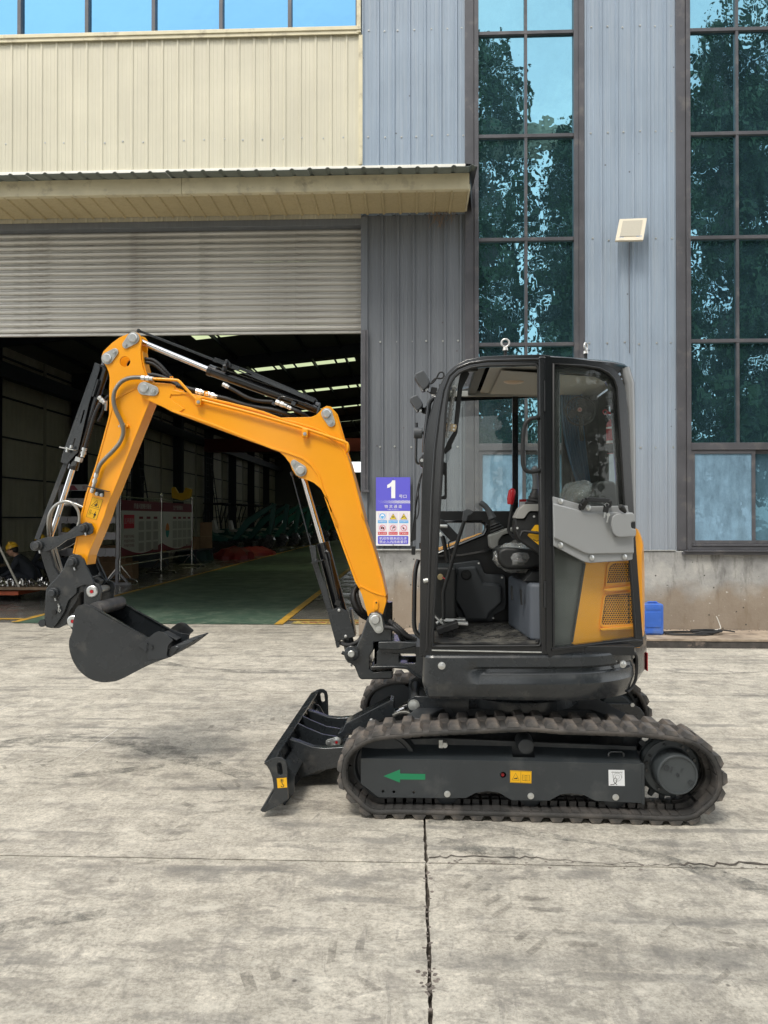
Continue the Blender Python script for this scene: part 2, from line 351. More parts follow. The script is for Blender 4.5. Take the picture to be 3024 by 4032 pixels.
def glass_mat(name, tint, fac, wav, dirt=0, dcol=(.5, .6, .68), thru=(.10, .17, .22)):
    m, nt, b = new_mat(name); nt.nodes.remove(b); out = nt.nodes['Material Output']; v = coords(nt)
    gl = N(nt, 'ShaderNodeBsdfGlossy', Roughness=.015); gl.inputs['Color'].default_value = (*tint, 1)
    tr = N(nt, 'ShaderNodeBsdfTransparent'); tr.inputs['Color'].default_value = (*thru, 1)
    bp = N(nt, 'ShaderNodeBump', Strength=1.0, Distance=wav); nt.links.new(noise(nt, coords(nt, (1.6, 1, 1.3)), 1.5, 3, .55), bp.inputs['Height']); nt.links.new(bp.outputs[0], gl.inputs['Normal'])
    mx_ = N(nt, 'ShaderNodeMixShader', Fac=fac); nt.links.new(tr.outputs[0], mx_.inputs[1]); nt.links.new(gl.outputs[0], mx_.inputs[2]); last = mx_
    if dirt:
        df = N(nt, 'ShaderNodeBsdfDiffuse'); n1 = noise(nt, coords(nt, (3, 1, .9)), 3.0, 9, .7)
        nt.links.new(ramp(nt, n1, [(.3, tuple(x*.55 for x in dcol)), (.7, dcol)]), df.inputs['Color'])
        m2 = N(nt, 'ShaderNodeMixShader'); nt.links.new(ramp(nt, noise(nt, v, 4, 9, .75), [(.3, dirt*.75), (.7, min(1, dirt*1.3))]), m2.inputs['Fac'])
        nt.links.new(last.outputs[0], m2.inputs[1]); nt.links.new(df.outputs[0], m2.inputs[2]); last = m2
    nt.links.new(last.outputs[0], out.inputs['Surface']); return m
M['pane'] = glass_mat('blue_mirror_glass', (.25, .50, .60), .90, .0045, .16, (.09, .20, .26))
M['pane_up'] = glass_mat('sky_blue_glass', (.17, .40, .62), .9, .004, .05, (.15, .35, .6))
M['pane_dusty'] = glass_mat('dusty_blue_glass', (.40, .62, .80), .6, .004, .85, (.26, .42, .56))
M['pane_dusty2'] = glass_mat('dusty_teal_glass', (.25, .5, .62), .6, .004, .62, (.12, .23, .31))
M['floor'] = pbr('hall_floor', (.17, .165, .15), .22, var=.25, vscale=.8, dirt=(.10, .10, .095), dscale=2, bmp=.1, bscale=20, rvar=.1)
def green_mat():
    m, nt, b = new_mat('green_floor_paint'); v = coords(nt)
    c = ramp(nt, noise(nt, coords(nt, (1.2, .8, 1)), 1.1, 9, .68), [(.3, (.05, .09, .068)), (.5, (.075, .13, .095)), (.72, (.14, .19, .145))])
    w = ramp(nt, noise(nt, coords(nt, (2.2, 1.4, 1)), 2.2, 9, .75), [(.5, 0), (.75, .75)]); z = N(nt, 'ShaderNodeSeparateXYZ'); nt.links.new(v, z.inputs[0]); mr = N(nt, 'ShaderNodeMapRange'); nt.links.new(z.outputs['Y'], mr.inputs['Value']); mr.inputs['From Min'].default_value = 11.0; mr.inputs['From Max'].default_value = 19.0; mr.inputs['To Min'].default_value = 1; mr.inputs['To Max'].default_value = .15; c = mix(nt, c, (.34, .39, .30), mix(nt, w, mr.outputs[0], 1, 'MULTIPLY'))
    nt.links.new(c, b.inputs['Base Color']); nt.links.new(ramp(nt, noise(nt, v, 2.5, 7), [(.3, .3), (.7, .55)]), b.inputs['Roughness']); b.inputs['Specular IOR Level'].default_value = .35; return m
M['green'] = green_mat()
M['yellow_line'] = pbr('yellow_line_paint', (.62, .36, .05), .5, var=.2, vscale=8, dirt=(.22, .18, .10), dscale=7, dth=(.52, .68))
M['hazard'] = pbr('faded_hazard_print', (.60, .46, .12), .6, var=.3, vscale=12, dirt=(.20, .17, .12), dscale=14, dth=(.48, .58))
M['red_print'] = pbr('red_print', (.42, .06, .045), .6)
M['hall_wall'] = clad('hall_wall_sheet', (.60, .57, .48), (.48, .45, .38), .4, False)
M['steel_dark'] = pbr('dark_steel', (.028, .036, .052), .6, var=.2)
M['steel_pale'] = pbr('pale_pipe', (.42, .40, .34), .5)
M['skylight'] = None
m, nt, b = new_mat('skylight_sheet'); nt.nodes.remove(b); tr = N(nt, 'ShaderNodeBsdfTransparent'); tr.inputs['Color'].default_value = (.46, .50, .28, 1)
nt.links.new(tr.outputs[0], nt.nodes['Material Output'].inputs['Surface']); M['skylight'] = m
M['leaf'] = pbr('poplar_leaf', (.055, .095, .035), .5, var=.35, vscale=1.3)
M['bark'] = pbr('bark', (.16, .14, .11), .9, var=.3, vscale=9, bmp=.6, bscale=20)
M['zinc'] = pbr('zinc_plate', (.50, .51, .49), .36, .55, var=.15, vscale=25)
M['bolt'] = pbr('zinc_bolt', (.62, .63, .62), .3, .8, var=.1, vscale=40)
M['white'] = pbr('white_board', (.80, .80, .80), .35)
M['signblue'] = pbr('violet_blue_print', (.125, .115, .62), .35)
M['print_white'] = flat('white_print', (.85, .85, .85))
M['print_blue'] = flat('blue_print', (.07, .24, .60)); M['print_red'] = flat('red_sign_print', (.60, .03, .06)); M['print_black'] = flat('black_print', (.015, .015, .015))
M['print_yellow'] = flat('yellow_print', (.80, .62, .06)); M['print_pale'] = flat('pale_pink_print', (.74, .68, .76)); M['print_sky'] = flat('sky_blue_print', (.10, .42, .80))

# ================================================================ GROUND
YF = 9.9                                    # facade plane
g = MB(); g.box(-400, 400, -400, 400, -.6, -.05); o = g.build('ground', pbr('earth_bed', (.20, .185, .16), .95, var=.2, vscale=.3)); tag(o, kind='structure')
yard = empty('paved_yard'); tag(yard, 'grey beige concrete yard of large jointed slabs under the digger', 'yard', kind='structure')
def jag(a, b, amp, seed, step=.03):
    """jagged offsets along an edge from a to b"""
    rg = random.Random(seed); n = max(2, int(abs(b-a)/step)); out = []; chip = 0; v = 0
    for i in range(n+1):
        if chip <= 0 and rg.random() < .03: chip = rg.randint(2, 5); v = rg.uniform(.25, .8)*amp
        if chip > 0: chip -= 1; o_ = v*rg.uniform(.6, 1.1)
        else: o_ = abs(rg.gauss(0, .0022))
        out.append((a+(b-a)*i/n, o_))
    return out
XJ = [-14.1, -9.4, -4.7, .046, 4.8, 9.5, 14.2]; YJ = [-9.8, -6.5, -3.2, .1, 3.385, 6.68, 10.9]
def slab(x0, x1, y0, y1, seed, fineq):
    g0 = .0042; pts = []; st = .03 if fineq else .4; am = .013 if fineq else 0
    for x, d in jag(x0, x1, am, seed, st): pts.append((x, y0+g0+d*.8))
    for y, d in jag(y0, y1, am*.9, seed+1, st)[1:]: pts.append((x1-g0-d, y))
    for x, d in jag(x1, x0, am, seed+2, st)[1:]: pts.append((x, y1-g0*.6-d*.6))
    for y, d in jag(y1, y0, am*.9, seed+3, st)[1:-1]: pts.append((x0+g0+d, y))
    pts[0] = (x0+g0, y0+g0)
    b = MB(); n = len(pts); b.v = [(p[0], p[1], 0) for p in pts] + [(p[0], p[1], -.055) for p in pts]
    b.f = [tuple(range(n))] + [(i, n+i, n+(i+1) % n, (i+1) % n) for i in range(n)]
    return b.build('concrete_slab', M['ground'], yard, recalc=False)
for i in range(len(XJ)-1):
    for j in range(len(YJ)-1):
        y1 = YJ[j+1]
        if y1 > 10 and XJ[i] >= -1: y1 = 9.9
        slab(XJ[i], XJ[i+1], YJ[j], y1, i*31+j*7, -5 < XJ[i] < 5 and 0 < YJ[j] < 7)
b = MB(); b.box(-15, 15, -10, 11, -.054, -.028); b.build('joint_fill', M['joint'], yard)
# long broken crack running beside the cross joint, right of the track
rg = random.Random(5); up = []; dn = []
x = .06; k = 0
while x < 3.6:
    t = (x-.06)/3.0; yy = 3.385+.055+.02*math.sin(x*5)-.012*t*4+rg.gauss(0, .008); w_ = (.0022+.002*max(0, math.sin(x*3.1+1))+(.007 if 1.15 < x < 1.6 else 0))*rg.uniform(.5, 1.3)
    up.append((x, yy+w_)); dn.append((x, yy-w_)); x += .025
b = MB(); n = len(up); b.v = [(p[0], p[1], .003) for p in up]+[(p[0], p[1], .003) for p in dn]; b.f = [(i, n+i, n+i+1, i+1) for i in range(n-1)]; b.build('crack', M['joint'], yard)
b = MB(); rg = random.Random(9)
for k in range(260):
    if k < 110: x = .046+rg.gauss(0, .012); y = rg.uniform(.8, 3.3)
    elif k < 150: x = .046+rg.gauss(0, .02); y = 2.5+rg.gauss(0, .05)
    elif k < 230: x = rg.uniform(.06, 2.4); y = 3.40+rg.gauss(0, .02)
    else: x = rg.uniform(-2.5, 3); y = rg.uniform(1.2, 6)
    s_ = rg.uniform(.003, .010) if k < 230 else rg.uniform(.002, .005)
    b.ball((x, y, -.002 if k < 230 else s_*.5), s_, 6, (1, rg.uniform(.6, 1.2), .6))
b = b.build('stone_crumbs', M['rubble'], yard); tag(b, kind='stuff')
# worn scratches on the slabs
b = MB()
for (x0_, y0_, x1_, y1_, w_) in ((462, 2872, 272, 2998, 5), (0, 2795, 40, 2775, 3)):
    p = G(x0_, y0_, .003); q = G(x1_, y1_, .003); d = (q-p).normalized(); nn = Vector((-d.y, d.x, 0))*.0045
    b.add([p+nn, p-nn*.3, q-nn*.2, q+nn*.2], [(0, 1, 2, 3)])
b.build('scratch', pbr('scratch_white', (.72, .70, .66), .8), yard)

# rubber marks and tread prints left on the slabs (thin films, worn through)
def mark_mat(name, col, lo, hi, am, st=(1, 1, 1)):
    m, nt, b = new_mat(name); b.inputs['Base Color'].default_value = (*col, 1); b.inputs['Roughness'].default_value = .8
    k = ramp(nt, noise(nt, coords(nt, st), 9, 9, .8), [(lo, 0), (hi, am)]); nt.links.new(k, b.inputs['Alpha']); return m
MK1 = mark_mat('rubber_film', (.10, .105, .10), .42, .66, .55); MK2 = mark_mat('tread_film', (.16, .147, .125), .42, .62, .42)
def sweep(pts, w, mat, n=30):
    P = resample(spl([G(x, y, .0028) for x, y in pts], 6), .06); b = MB()
    for i, p in enumerate(P):
        d = (P[min(i+1, len(P)-1)]-P[max(i-1, 0)]).normalized(); nn = Vector((-d.y, d.x, 0))*w/2*(.75+.3*math.sin(i*.35)); b.v += [tuple(p+nn), tuple(p-nn)]
    b.f = [(2*i, 2*i+1, 2*i+3, 2*i+2) for i in range(len(P)-1)]; b.build('tyre_mark', mat, yard, recalc=False)
def prints(pts, w, step, bl, bw, mat, seed, zz=.0033, skew=.5):
    rg = random.Random(seed); P = resample(spl([G(x, y, zz) for x, y in pts], 6), step); b = MB()
    for i in range(1, len(P)-1):
        d = (P[i+1]-P[i-1]).normalized(); nn = Vector((-d.y, d.x, 0))
        for s_ in (-1, 1):
            if rg.random() < .25: continue
            c = P[i]+nn*s_*w/2+d*(step*.5 if s_ > 0 else 0); a1 = (nn+d*skew*s_).normalized()*bl/2*rg.uniform(.7, 1.1); a2 = d*bw/2*rg.uniform(.7, 1.1)
            b.add([c-a1-a2*.7, c+a1-a2, c+a1*.9+a2*.8, c-a1+a2], [(0, 1, 2, 3)])
    if b.f: tag(b.build('tread_prints', mat, yard, recalc=False), kind='stuff')
sweep([(1690, 3225), (2050, 3275), (2500, 3350), (3060, 3520)], .10, MK1); sweep([(1740, 3310), (1900, 3350), (2100, 3365)], .12, MK1); sweep([(0, 2930), (300, 2905), (620, 2950), (980, 3060)], .22, MK1)
sweep([(-40, 3660), (200, 3620), (420, 3590)], .09, MK1); sweep([(220, 3060), (420, 3040), (650, 3015)], .10, MK1); sweep([(1000, 3480), (1060, 3440), (1180, 3425)], .02, MK1); sweep([(560, 2600), (900, 2640), (1400, 2640)], .16, MK1); sweep([(2620, 2640), (2800, 2655), (3060, 2640)], .10, MK1)
prints([(1760, 3330), (1950, 3470), (2120, 3640), (2250, 3760)], .16, .085, .13, .04, MK2, 3); prints([(2650, 3600), (2800, 3720), (3020, 3900)], .18, .09, .12, .04, MK2, 5); prints([(-20, 3010), (150, 3005), (330, 2995)], .10, .07, .09, .03, MK2, 6)
prints([(760, 2880), (950, 2860), (1160, 2830)], .16, .09, .12, .04, MK2, 8); prints([(560, 3330), (900, 3120), (1250, 3020)], .16, .09, .13, .04, MK2, 9); prints([(350, 3480), (480, 3430), (560, 3360)], .12, .08, .10, .03, MK2, 12); prints([(900, 4000), (1200, 3850), (1500, 3780)], .2, .10, .13, .045, MK2, 14)
# ================================================================ KERB PLATFORM
JX = W(1432, 1500, YF).x                     # right jamb of the big door
kb = empty('kerb', (0, 0, 0)); tag(kb, 'low concrete kerb platform with dark front edge along the wall', 'kerb', kind='structure')
xs = [JX+.25, 1.55, 4.9, 9.0]
for i in range(3):
    top = []; x0, x1 = xs[i]+.004, xs[i+1]-.004; nn = int((x1-x0)/.06)
    pr = [(x0+(x1-x0)*k/nn, 9.06+abs(random.gauss(0, .006))) for k in range(nn+1)]
    pts = pr+[(x1, YF+.02), (x0, YF+.02)]; n = len(pts); b = MB()
    b.v = [(p[0], p[1], .105+random.gauss(0, .0015)) for p in pts]+[(p[0], p[1]+.003, .082) for p in pts]; b.f = [tuple(range(n))]+[(k, n+k, n+(k+1) % n, (k+1) % n) for k in range(n)]
    b.build('kerb_top', M['kerb'], kb)
    b = MB(); b.box(x0, x1, 9.075, YF+.01, 0, .083); b.build('kerb_stone', M['kerb_dark'], kb)

# ================================================================ FACTORY BUILDING
fac = empty('factory_building', (4, YF, 0)); fac['frame_off'] = (-4, -YF, 0)
tag(fac, 'tall sheet metal factory hall with blue grey and cream cladding and open shutter door', 'building')
def cladding(x0, x1, z0, z1, mat, y, pitch=.2, rib=.022, per=4, name='cladding_sheet', parent=None, flipy=False, micro=True):
    x = x0; k = 0; parent = parent or fac
    while x < x1-.01:
        xe = min(x+pitch*per, x1); prof = []; t = x
        off = -.0 - (.003 if k % 2 else 0)
        while t < xe-.001:
            w = min(pitch, xe-t); q = [(0, 0), (.012, rib), (.030, rib), (.042, 0)]
            if micro: q += [(.075, 0), (.080, .0022), (.085, .0022), (.090, 0), (.125, 0), (.130, .0022), (.135, .0022), (.140, 0)]
            for a, h in q:
                if a < w: prof.append((t+a, h))
            t += pitch
        prof.append((xe+(.006 if xe < x1 else 0), 0)); b = MB(); n = len(prof)
        sg = 1 if flipy else -1
        for zz in (z0, z1):
            for px_, h in prof: b.v.append((px_, y+off*sg*-1+sg*h, zz))
        b.f = [(i, i+1, n+i+1, n+i) for i in range(n-1)]
        b.build(name, mat, parent, recalc=False, ang=20); x = xe; k += 1
ZTOP = 9.2
zc = W(1600, 648, YF).z                       # canopy flashing on the wall
z_low = W(2500, 2172, YF).z                   # top of the plinth
xw1a, xw1b = W(1884, 1200, YF).x, W(2258, 1200, YF).x    # first window strip (between frames)
xw2a = W(2716, 1200, YF).x; xw2b = xw2a + 1.62
xu = W(1422, 400, YF).x                       # end of the cream wall
zj = W(1200, 865, YF).z                       # bottom of the cream wall over the door
z_soff = W(1832, 838, YF).z
zb0 = W(1000, 128, YF).z                      # sill of the high window band
# cream wall over the door
cladding(-10.5, xu, zj, zb0-.02, M['cream'], YF, .2, .013, 5)
cladding(xu, xw1a-.16, z_soff-.02, ZTOP, M['blue'], YF, .2, .021, 4)
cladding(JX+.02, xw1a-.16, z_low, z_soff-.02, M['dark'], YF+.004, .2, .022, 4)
cladding(xw1b+.13, xw2a-.15, z_low, ZTOP, M['blue'], YF, .2, .021, 4)
cladding(xw2b+.1, xw2b+2.5, z_low, ZTOP, M['blue'], YF, .2, .021, 4)
# backing behind the sheets (real wall thickness)
b = MB(); b.box(JX+.03, xw1a-.16, YF+.03, YF+.25, 0, ZTOP); b.box(xw1b+.13, xw2a-.15, YF+.03, YF+.25, 0, ZTOP); b.box(xw2b+.1, xw2b+2.6, YF+.03, YF+.25, 0, ZTOP); b.box(-14, JX+.03, YF+.03, YF+.16, zj+.02, zb0); b.build('wall_core', M['steel_dark'], fac)
# door jamb (dark return) with guide rail
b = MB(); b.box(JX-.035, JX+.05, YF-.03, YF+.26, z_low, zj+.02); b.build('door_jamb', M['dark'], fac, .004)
b = MB(); zr = W(1440, 1930, YF).z; b.box(JX-.025, JX+.03, YF-.075, YF-.032, zr, 3.9); b.box(JX+.032, JX+.06, YF-.06, YF-.032, zr, 3.9); b.box(JX-.03, JX+.075, YF-.10, YF-.03, zr-.03, zr); b.build('guide_rail', M['trim'], fac, .003)
# screws
def screws(zs, x0, x1, mat=None, st=.2, y=YF):
    b = MB(); x = x0+.1
    while x < x1:
        for z in zs:
            zz = z+random.gauss(0, .006); xx = x+random.gauss(0, .012)
            b.cyl((xx, y+.004, zz), (xx, y-.004, zz), .013, n=10); b.cyl((xx, y-.004, zz), (xx, y-.012, zz), .007, n=6)
        x += st
    return tag(b.build('screws', mat or M['zinc'], fac), kind='stuff')
screws([W(2600, p, YF).z for p in (102, 518, 940, 1350, 1762)], xw1b+.13, xw2a-.15)
screws([W(1600, p, YF).z for p in (118, 538)], xu, xw1a-.2)
screws([W(1600, p, YF).z for p in (1345, 1760)], JX+.1, xw1a-.2)
screws([W(900, p, YF).z for p in (550,)], -7, xu, st=.26)
# plinth walls
b = MB(); b.box(xw1a-.3, xw2b+3, YF-.045, YF+.2, .10, z_low+.01); b.build('plinth_wall', M['plinth'], fac, .01)
b = MB(); b.box(JX-.06, xw1a-.302, YF-.05, YF+.28, .0, z_low+.01); b.build('plinth_wall', M['plinth'], fac, .01)
b = MB(); b.box(JX-.04, xw1a-.3, YF-.075, YF-.005, z_low+.012, z_low+.03); b.box(xw1b+.1, xw2a-.2, YF-.06, YF-.005, z_low+.012, z_low+.024); b.build('drip_trim', M['zinc'], fac, .003)
# peeled paint chips on the plinth beside the door
b = MB()
for (px_, py_, w_, h_) in ((1483, 2198, .045, .035), (1488, 2228, .03, .02)):
    p = W(px_, py_, YF-.052); b.v += [(p.x-w_, p.y, p.z+h_*.4), (p.x+w_, p.y, p.z+h_*.5), (p.x+w_*.6, p.y, p.z-h_*.6), (p.x-w_*.5, p.y, p.z-h_)]; n = len(b.v)-4; b.f.append((n, n+3, n+2, n+1))
b.build('paint_chip', M['print_white'], fac)

# ---- window strips
def pane(x0, x1, z0, z1, y, mat, parent, tilt=.0022):
    tx, tz = random.gauss(0, tilt), random.gauss(0, tilt); cx, cz = (x0+x1)/2, (z0+z1)/2; b = MB()
    f = lambda x, z: y + (x-cx)*tx + (z-cz)*tz
    vs = []
    for dy in (0, .008):
        for x, z in ((x0, z0), (x1, z0), (x1, z1), (x0, z1)): vs.append((x, f(x, z)+dy, z))
    b.add(vs, [(0, 1, 2, 3), (7, 6, 5, 4), (1, 0, 4, 5), (2, 1, 5, 6), (3, 2, 6, 7), (0, 3, 7, 4)])
    return b.build('pane', mat, parent, recalc=False)
def strip(x0, x1, xm, zl, zb, zs):
    w = empty('window', ((x0+x1)/2, YF, 0), parent=fac); w.location = ((x0+x1)/2-4, 0, 0); w['frame_off'] = (-(x0+x1)/2, -YF, 0)
    b = MB(); fw = .055
    b.box(x0-fw, x0, YF-.05, YF+.12, zb, ZTOP); b.box(x1, x1+fw, YF-.05, YF+.12, zb, ZTOP); b.box(x0+.001, x1-.001, YF-.045, YF+.1, zb, zb+.05)
    b.build('frame', M['trim'], w, .004)
    b = MB(); b.box(x0-fw-.118, x0-fw-.002, YF-.035, YF+.1, zb, ZTOP); b.box(x1+fw+.002, x1+fw+.08, YF-.035, YF+.1, zb, ZTOP); b.build('reveal_trim', M['trim'], w, .006)
    b = MB(); b.box(xm-.018, xm+.018, YF-.03, YF+.05, zl+.051, ZTOP)
    b.build('mullion', M['trim'], w, .003)
    for z in zs[:-1]:
        b = MB(); b.box(x0+.001, x1-.001, YF-.034, YF+.052, z-.022, z+.022); b.build('transom', M['trim'], w, .003)
    zz = [zl+.03]+zs
    for i in range(len(zz)-1):
        pane(x0, xm-.018, zz[i]+.02, zz[i+1]-.02, YF+.01, M['pane'], w); pane(xm+.018, x1, zz[i]+.02, zz[i+1]-.02, YF+.01, M['pane'], w)
    # sliding window under the fixed lights
    b = MB(); b.box(x0+.001, x1-.001, YF-.05, YF+.09, zl-.04, zl+.05); b.box(x0+.002, x1-.002, YF-.055, YF+.09, zb+.051, zb+.075); b.build('slide_track', M['trim'], w, .004)
    mid = x0+(x1-x0)*.47
    for (a, c, yy, mt) in ((x0+.001, mid+.03, YF-.035, M['pane_dusty']), (mid-.03, x1-.001, YF+.012, M['pane_dusty2'])):
        b = MB(); s_ = .045; za, zc_ = zb+.078, zl-.043
        b.box(a, a+s_, yy, yy+.03, za, zc_); b.box(c-s_, c, yy, yy+.03, za, zc_); b.box(a+s_, c-s_, yy, yy+.03, za, za+s_); b.box(a+s_, c-s_, yy, yy+.03, zc_-s_, zc_)
        b.build('sash', M['trim'], w, .003); pane(a+s_, c-s_, za+s_, zc_-s_, yy+.012, mt, w)
    b = MB(); b.box(x0-.13, x1+.13, YF-.10, YF-.052, zb-.055, zb-.02); b.box(x0-.11, x1+.11, YF-.125, YF-.053, zb-.018, zb); b.build('sill', M['trim'], w, .004)
    return w
zsill = W(2800, 2166, YF).z; zls = W(2800, 1760, YF).z
zz1 = [W(2000, p, YF).z for p in (1358, 946, 540, 135)]+[ZTOP]
strip(xw1a, xw1b, (xw1a+xw1b)/2, zls, zsill, [W(2000, 1760, YF).z+.0]*0+zz1)
zz2 = [W(2800, p, YF).z for p in (1344, 938, 530, 122)]+[ZTOP]
strip(xw2a, xw2b, W(2901, 1000, YF).x, zls, zsill, zz2)

# ---- high window band above the cream wall
wb = empty('window', parent=fac); wb.location = (-8, 0, zb0); wb['frame_off'] = (4, -YF, -zb0)
xms = [W(p, 60, YF).x for p in (80-270+10, 80, 345, 607, 872, 1142, 1408)]; xms = [xms[0]-1.7, xms[0]-.85]+xms
for i in range(len(xms)-1): pane(xms[i]+.02, xms[i+1]-.02, zb0+.05, ZTOP, YF+.02, M['pane_up'], wb, .001)
for x in xms:
    b = MB(); b.box(x-.024, x+.024, YF-.035, YF+.08, zb0+.02, ZTOP); b.build('mullion', M['trim'], wb, .003)
b = MB(); b.box(-10.5, xu+.0, YF-.06, YF+.08, zb0-.03, zb0+.02); b.build('sill', M['cream_trim'], wb, .006)
b = MB(); b.box(-10.5, xu-.03, YF-.045, YF-.028, zb0-.075, zb0-.032); b.build('flashing', M['cream_trim'], wb, .004)
b = MB(); b.box(xu-.055, xu-.002, YF-.05, YF+.05, zb0-.06, ZTOP); b.build('edge_trim', M['cream_trim'], wb, .004)
b = MB(); b.box(xu-.03, xu+.02, YF-.03, YF+.02, zc, zb0-.08); b.build('edge_trim', M['cream_trim'], fac, .004)

# ---- canopy
YC = 9.22; zf0 = W(1848, 745, YC).z; zf1 = W(1848, 682, YC).z; xc1 = W(1848, 700, YC).x; xce = W(1876, 660, YC-.1).x
cn_ = empty('canopy', parent=fac); cn_.location = (-4, 0, zf0); cn_['frame_off'] = (0, -YF, -zf0)
b = MB(); b.box(-10.5, -2.82, YC-.012, YC+.012, zf0, zf1); b.box(-10.5, -2.82, YC+.012, YC+.06, zf0-.004, zf0+.012); b.build('fascia', M['cream_trim'], cn_, .004)
b = MB(); b.box(-2.816, xc1, YC-.012, YC+.012, zf0, zf1); b.box(-2.816, xc1, YC+.012, YC+.06, zf0-.004, zf0+.012); b.build('fascia', M['cream_trim'], cn_, .004)
b = MB(); b.box(xc1-.012, xc1+.012, YC+.013, YF-.03, zf0-.01, zf0+.07); b.build('end_trim', M['cream_trim'], cn_, .004)
# soffit sheets with ribs running out from the wall
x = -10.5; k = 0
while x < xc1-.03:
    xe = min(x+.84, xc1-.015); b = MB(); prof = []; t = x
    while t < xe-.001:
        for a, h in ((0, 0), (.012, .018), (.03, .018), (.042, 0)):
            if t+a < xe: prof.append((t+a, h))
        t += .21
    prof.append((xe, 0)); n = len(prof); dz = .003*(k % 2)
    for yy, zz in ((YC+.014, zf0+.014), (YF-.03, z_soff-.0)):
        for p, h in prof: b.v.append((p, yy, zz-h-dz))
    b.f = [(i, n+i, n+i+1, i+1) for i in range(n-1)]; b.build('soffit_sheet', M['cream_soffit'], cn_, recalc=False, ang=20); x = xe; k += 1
# corrugated roof sheet, slightly overhanging, seen from below
ZE1 = W(1600, 660, YC-.25).z; x = -10.5; k = 0; z_e = W(1000, 690, YC-.13).z-.02
while x < xce-.01:
    xe = min(x+.84, xce); b = MB(); prof = []; t = x
    while t < xe-.001:
        for a, h in ((0, 0), (.02, .016), (.04, .016), (.06, 0)):
            if t+a < xe: prof.append((t+a, h))
        t += .21
    prof.append((xe, 0)); n = len(prof); dz = .006*(k % 2)
    for yy, zz, dd in ((YC-.25, ZE1, 0), (YF-.01, ZE1+.12, 0), (YF-.01, ZE1+.114, 0), (YC-.25, ZE1-.004, 0)):
        for p, h in prof: b.v.append((p, yy, zz+h+dz))
    for r_ in range(4):
        q = (r_+1) % 4; b.f += [(r_*n+i, r_*n+i+1, q*n+i+1, q*n+i) for i in range(n-1)]
    b.build('roof_sheet', M['roofedge'], cn_, ang=20); x = xe; k += 1
b = MB(); b.box(-10.5, xce, YF-.035, YF-.005, ZE1+.14, W(1600, 649, YF-.03).z); b.box(-10.5, xce, YF-.09, YF-.036, ZE1+.14, ZE1+.155); b.build('flashing', pbr('pale_flashing', (.80, .78, .70), .5, var=.1), cn_, .005)
b = MB(); b.v = [(xce, YC-.24, ZE1-.01), (xce, YF-.04, ZE1+.1), (xce-.0, YF-.04, z_soff), (xc1+.014, YC+.02, zf0), (xc1+.014, YC+.02, zf1)]; b.f = [(0, 1, 2, 3, 4)]
b.v += [(p[0]-.004, p[1], p[2]) for p in b.v]; b.f += [(9, 8, 7, 6, 5)]+[(i, i+5, (i+1) % 5+5, (i+1) % 5) for i in range(5)]; b.build('end_plate', M['trim'], cn_)
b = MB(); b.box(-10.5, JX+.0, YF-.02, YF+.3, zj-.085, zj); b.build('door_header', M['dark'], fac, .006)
b = MB(); b.box(-10.5, JX+.0, YF+.305, YF+.55, zj-.25, zj-.0); b.build('shutter_box', M['steel_dark'], fac, .006)
# dry roots hanging under the soffit
b = MB(); rg = random.Random(3)
for k in range(22):
    x0 = W(rg.uniform(1690, 1790), 840, YF-.06).x; pts = [Vector((x0, YF-.07, z_soff-.01))]
    for j in range(rg.randint(3, 9)): pts.append(pts[-1]+Vector((rg.gauss(0, .014), rg.gauss(0, .006), -rg.uniform(.01, .035))))
    b.tube(pts, .0022, 4)
tag(b.build('dry_roots', pbr('dry_root', (.22, .15, .10), .9), cn_), kind='stuff')

# ---- roller shutter
sh = empty('roller_shutter', parent=fac); zs0 = W(1000, 1318, YF+.13).z; sh.location = (-9, .13, zs0); sh['frame_off'] = (5, -(YF+.13), -zs0)
b = MB(); h = .084; xa, xb = -10.5, JX+.0
prof = [(0, 0), (.003, .012), (-.012, .020), (-.022, .040), (-.022, .052), (-.012, .072), (.004, .080), (.004, .084)]
vs = []
for x in (xa, xb):
    for y_, z_ in prof: vs.append((x, YF+.13+y_, z_))
n = len(prof); b.v = vs+[(v_[0], v_[1]+.003, v_[2]) for v_ in vs]; b.f = [(i, n+i, n+i+1, i+1) for i in range(n-1)]+[(2*n+i+1, 3*n+i+1, 3*n+i, 2*n+i) for i in range(n-1)]
s0 = b.build('slat', M['shutter'], sh, recalc=False, ang=25); s0.location.z += zs0
zk = zs0+.03
nsl = int((zj-.04-zk)/h)+1
for k in range(nsl):
    o = s0 if k == 0 else s0.copy()
    if k: sc.collection.objects.link(o)
    o.location = (5+random.gauss(0, .001), -(YF+.13)+random.gauss(0, .0016), zk+k*h-zs0)
b = MB(); b.box(xa, xb, YF+.105, YF+.15, zs0, zs0+.03); b.build('bottom_bar', M['shutter'], sh, .004)

# ---- wall floodlight
fl = empty('floodlight', W(2490, 900, YF)); fl['frame_off'] = tuple(-x for x in fl.location)
tag(fl, 'slim cream LED floodlight tilted down on the blue grey wall', 'floodlight')
p = [W(*cE(0, 0), YF)]*0
YL = YF-.17; tl = W(2440, 862, YL+.05); tr_ = W(2548, 858, YL+.05); br = W(2533, 945, YL-.05); bl = W(2423, 947, YL-.05)
def quad_slab(name, c4, th, mat, parent, inset=0, off=0, bev=.004):
    c = sum(c4, Vector())/4; nrm = (c4[1]-c4[0]).cross(c4[3]-c4[0]).normalized()
    if nrm.y > 0: nrm = -nrm
    q = [c+(p_-c)*(1-inset)+nrm*off for p_ in c4]; b = MB(); b.add([tuple(p_) for p_ in q]+[tuple(p_-nrm*th) for p_ in q], [(0, 1, 2, 3), (7, 6, 5, 4), (0, 4, 5, 1), (1, 5, 6, 2), (2, 6, 7, 3), (3, 7, 4, 0)])
    return b.build(name, mat, parent, bev)
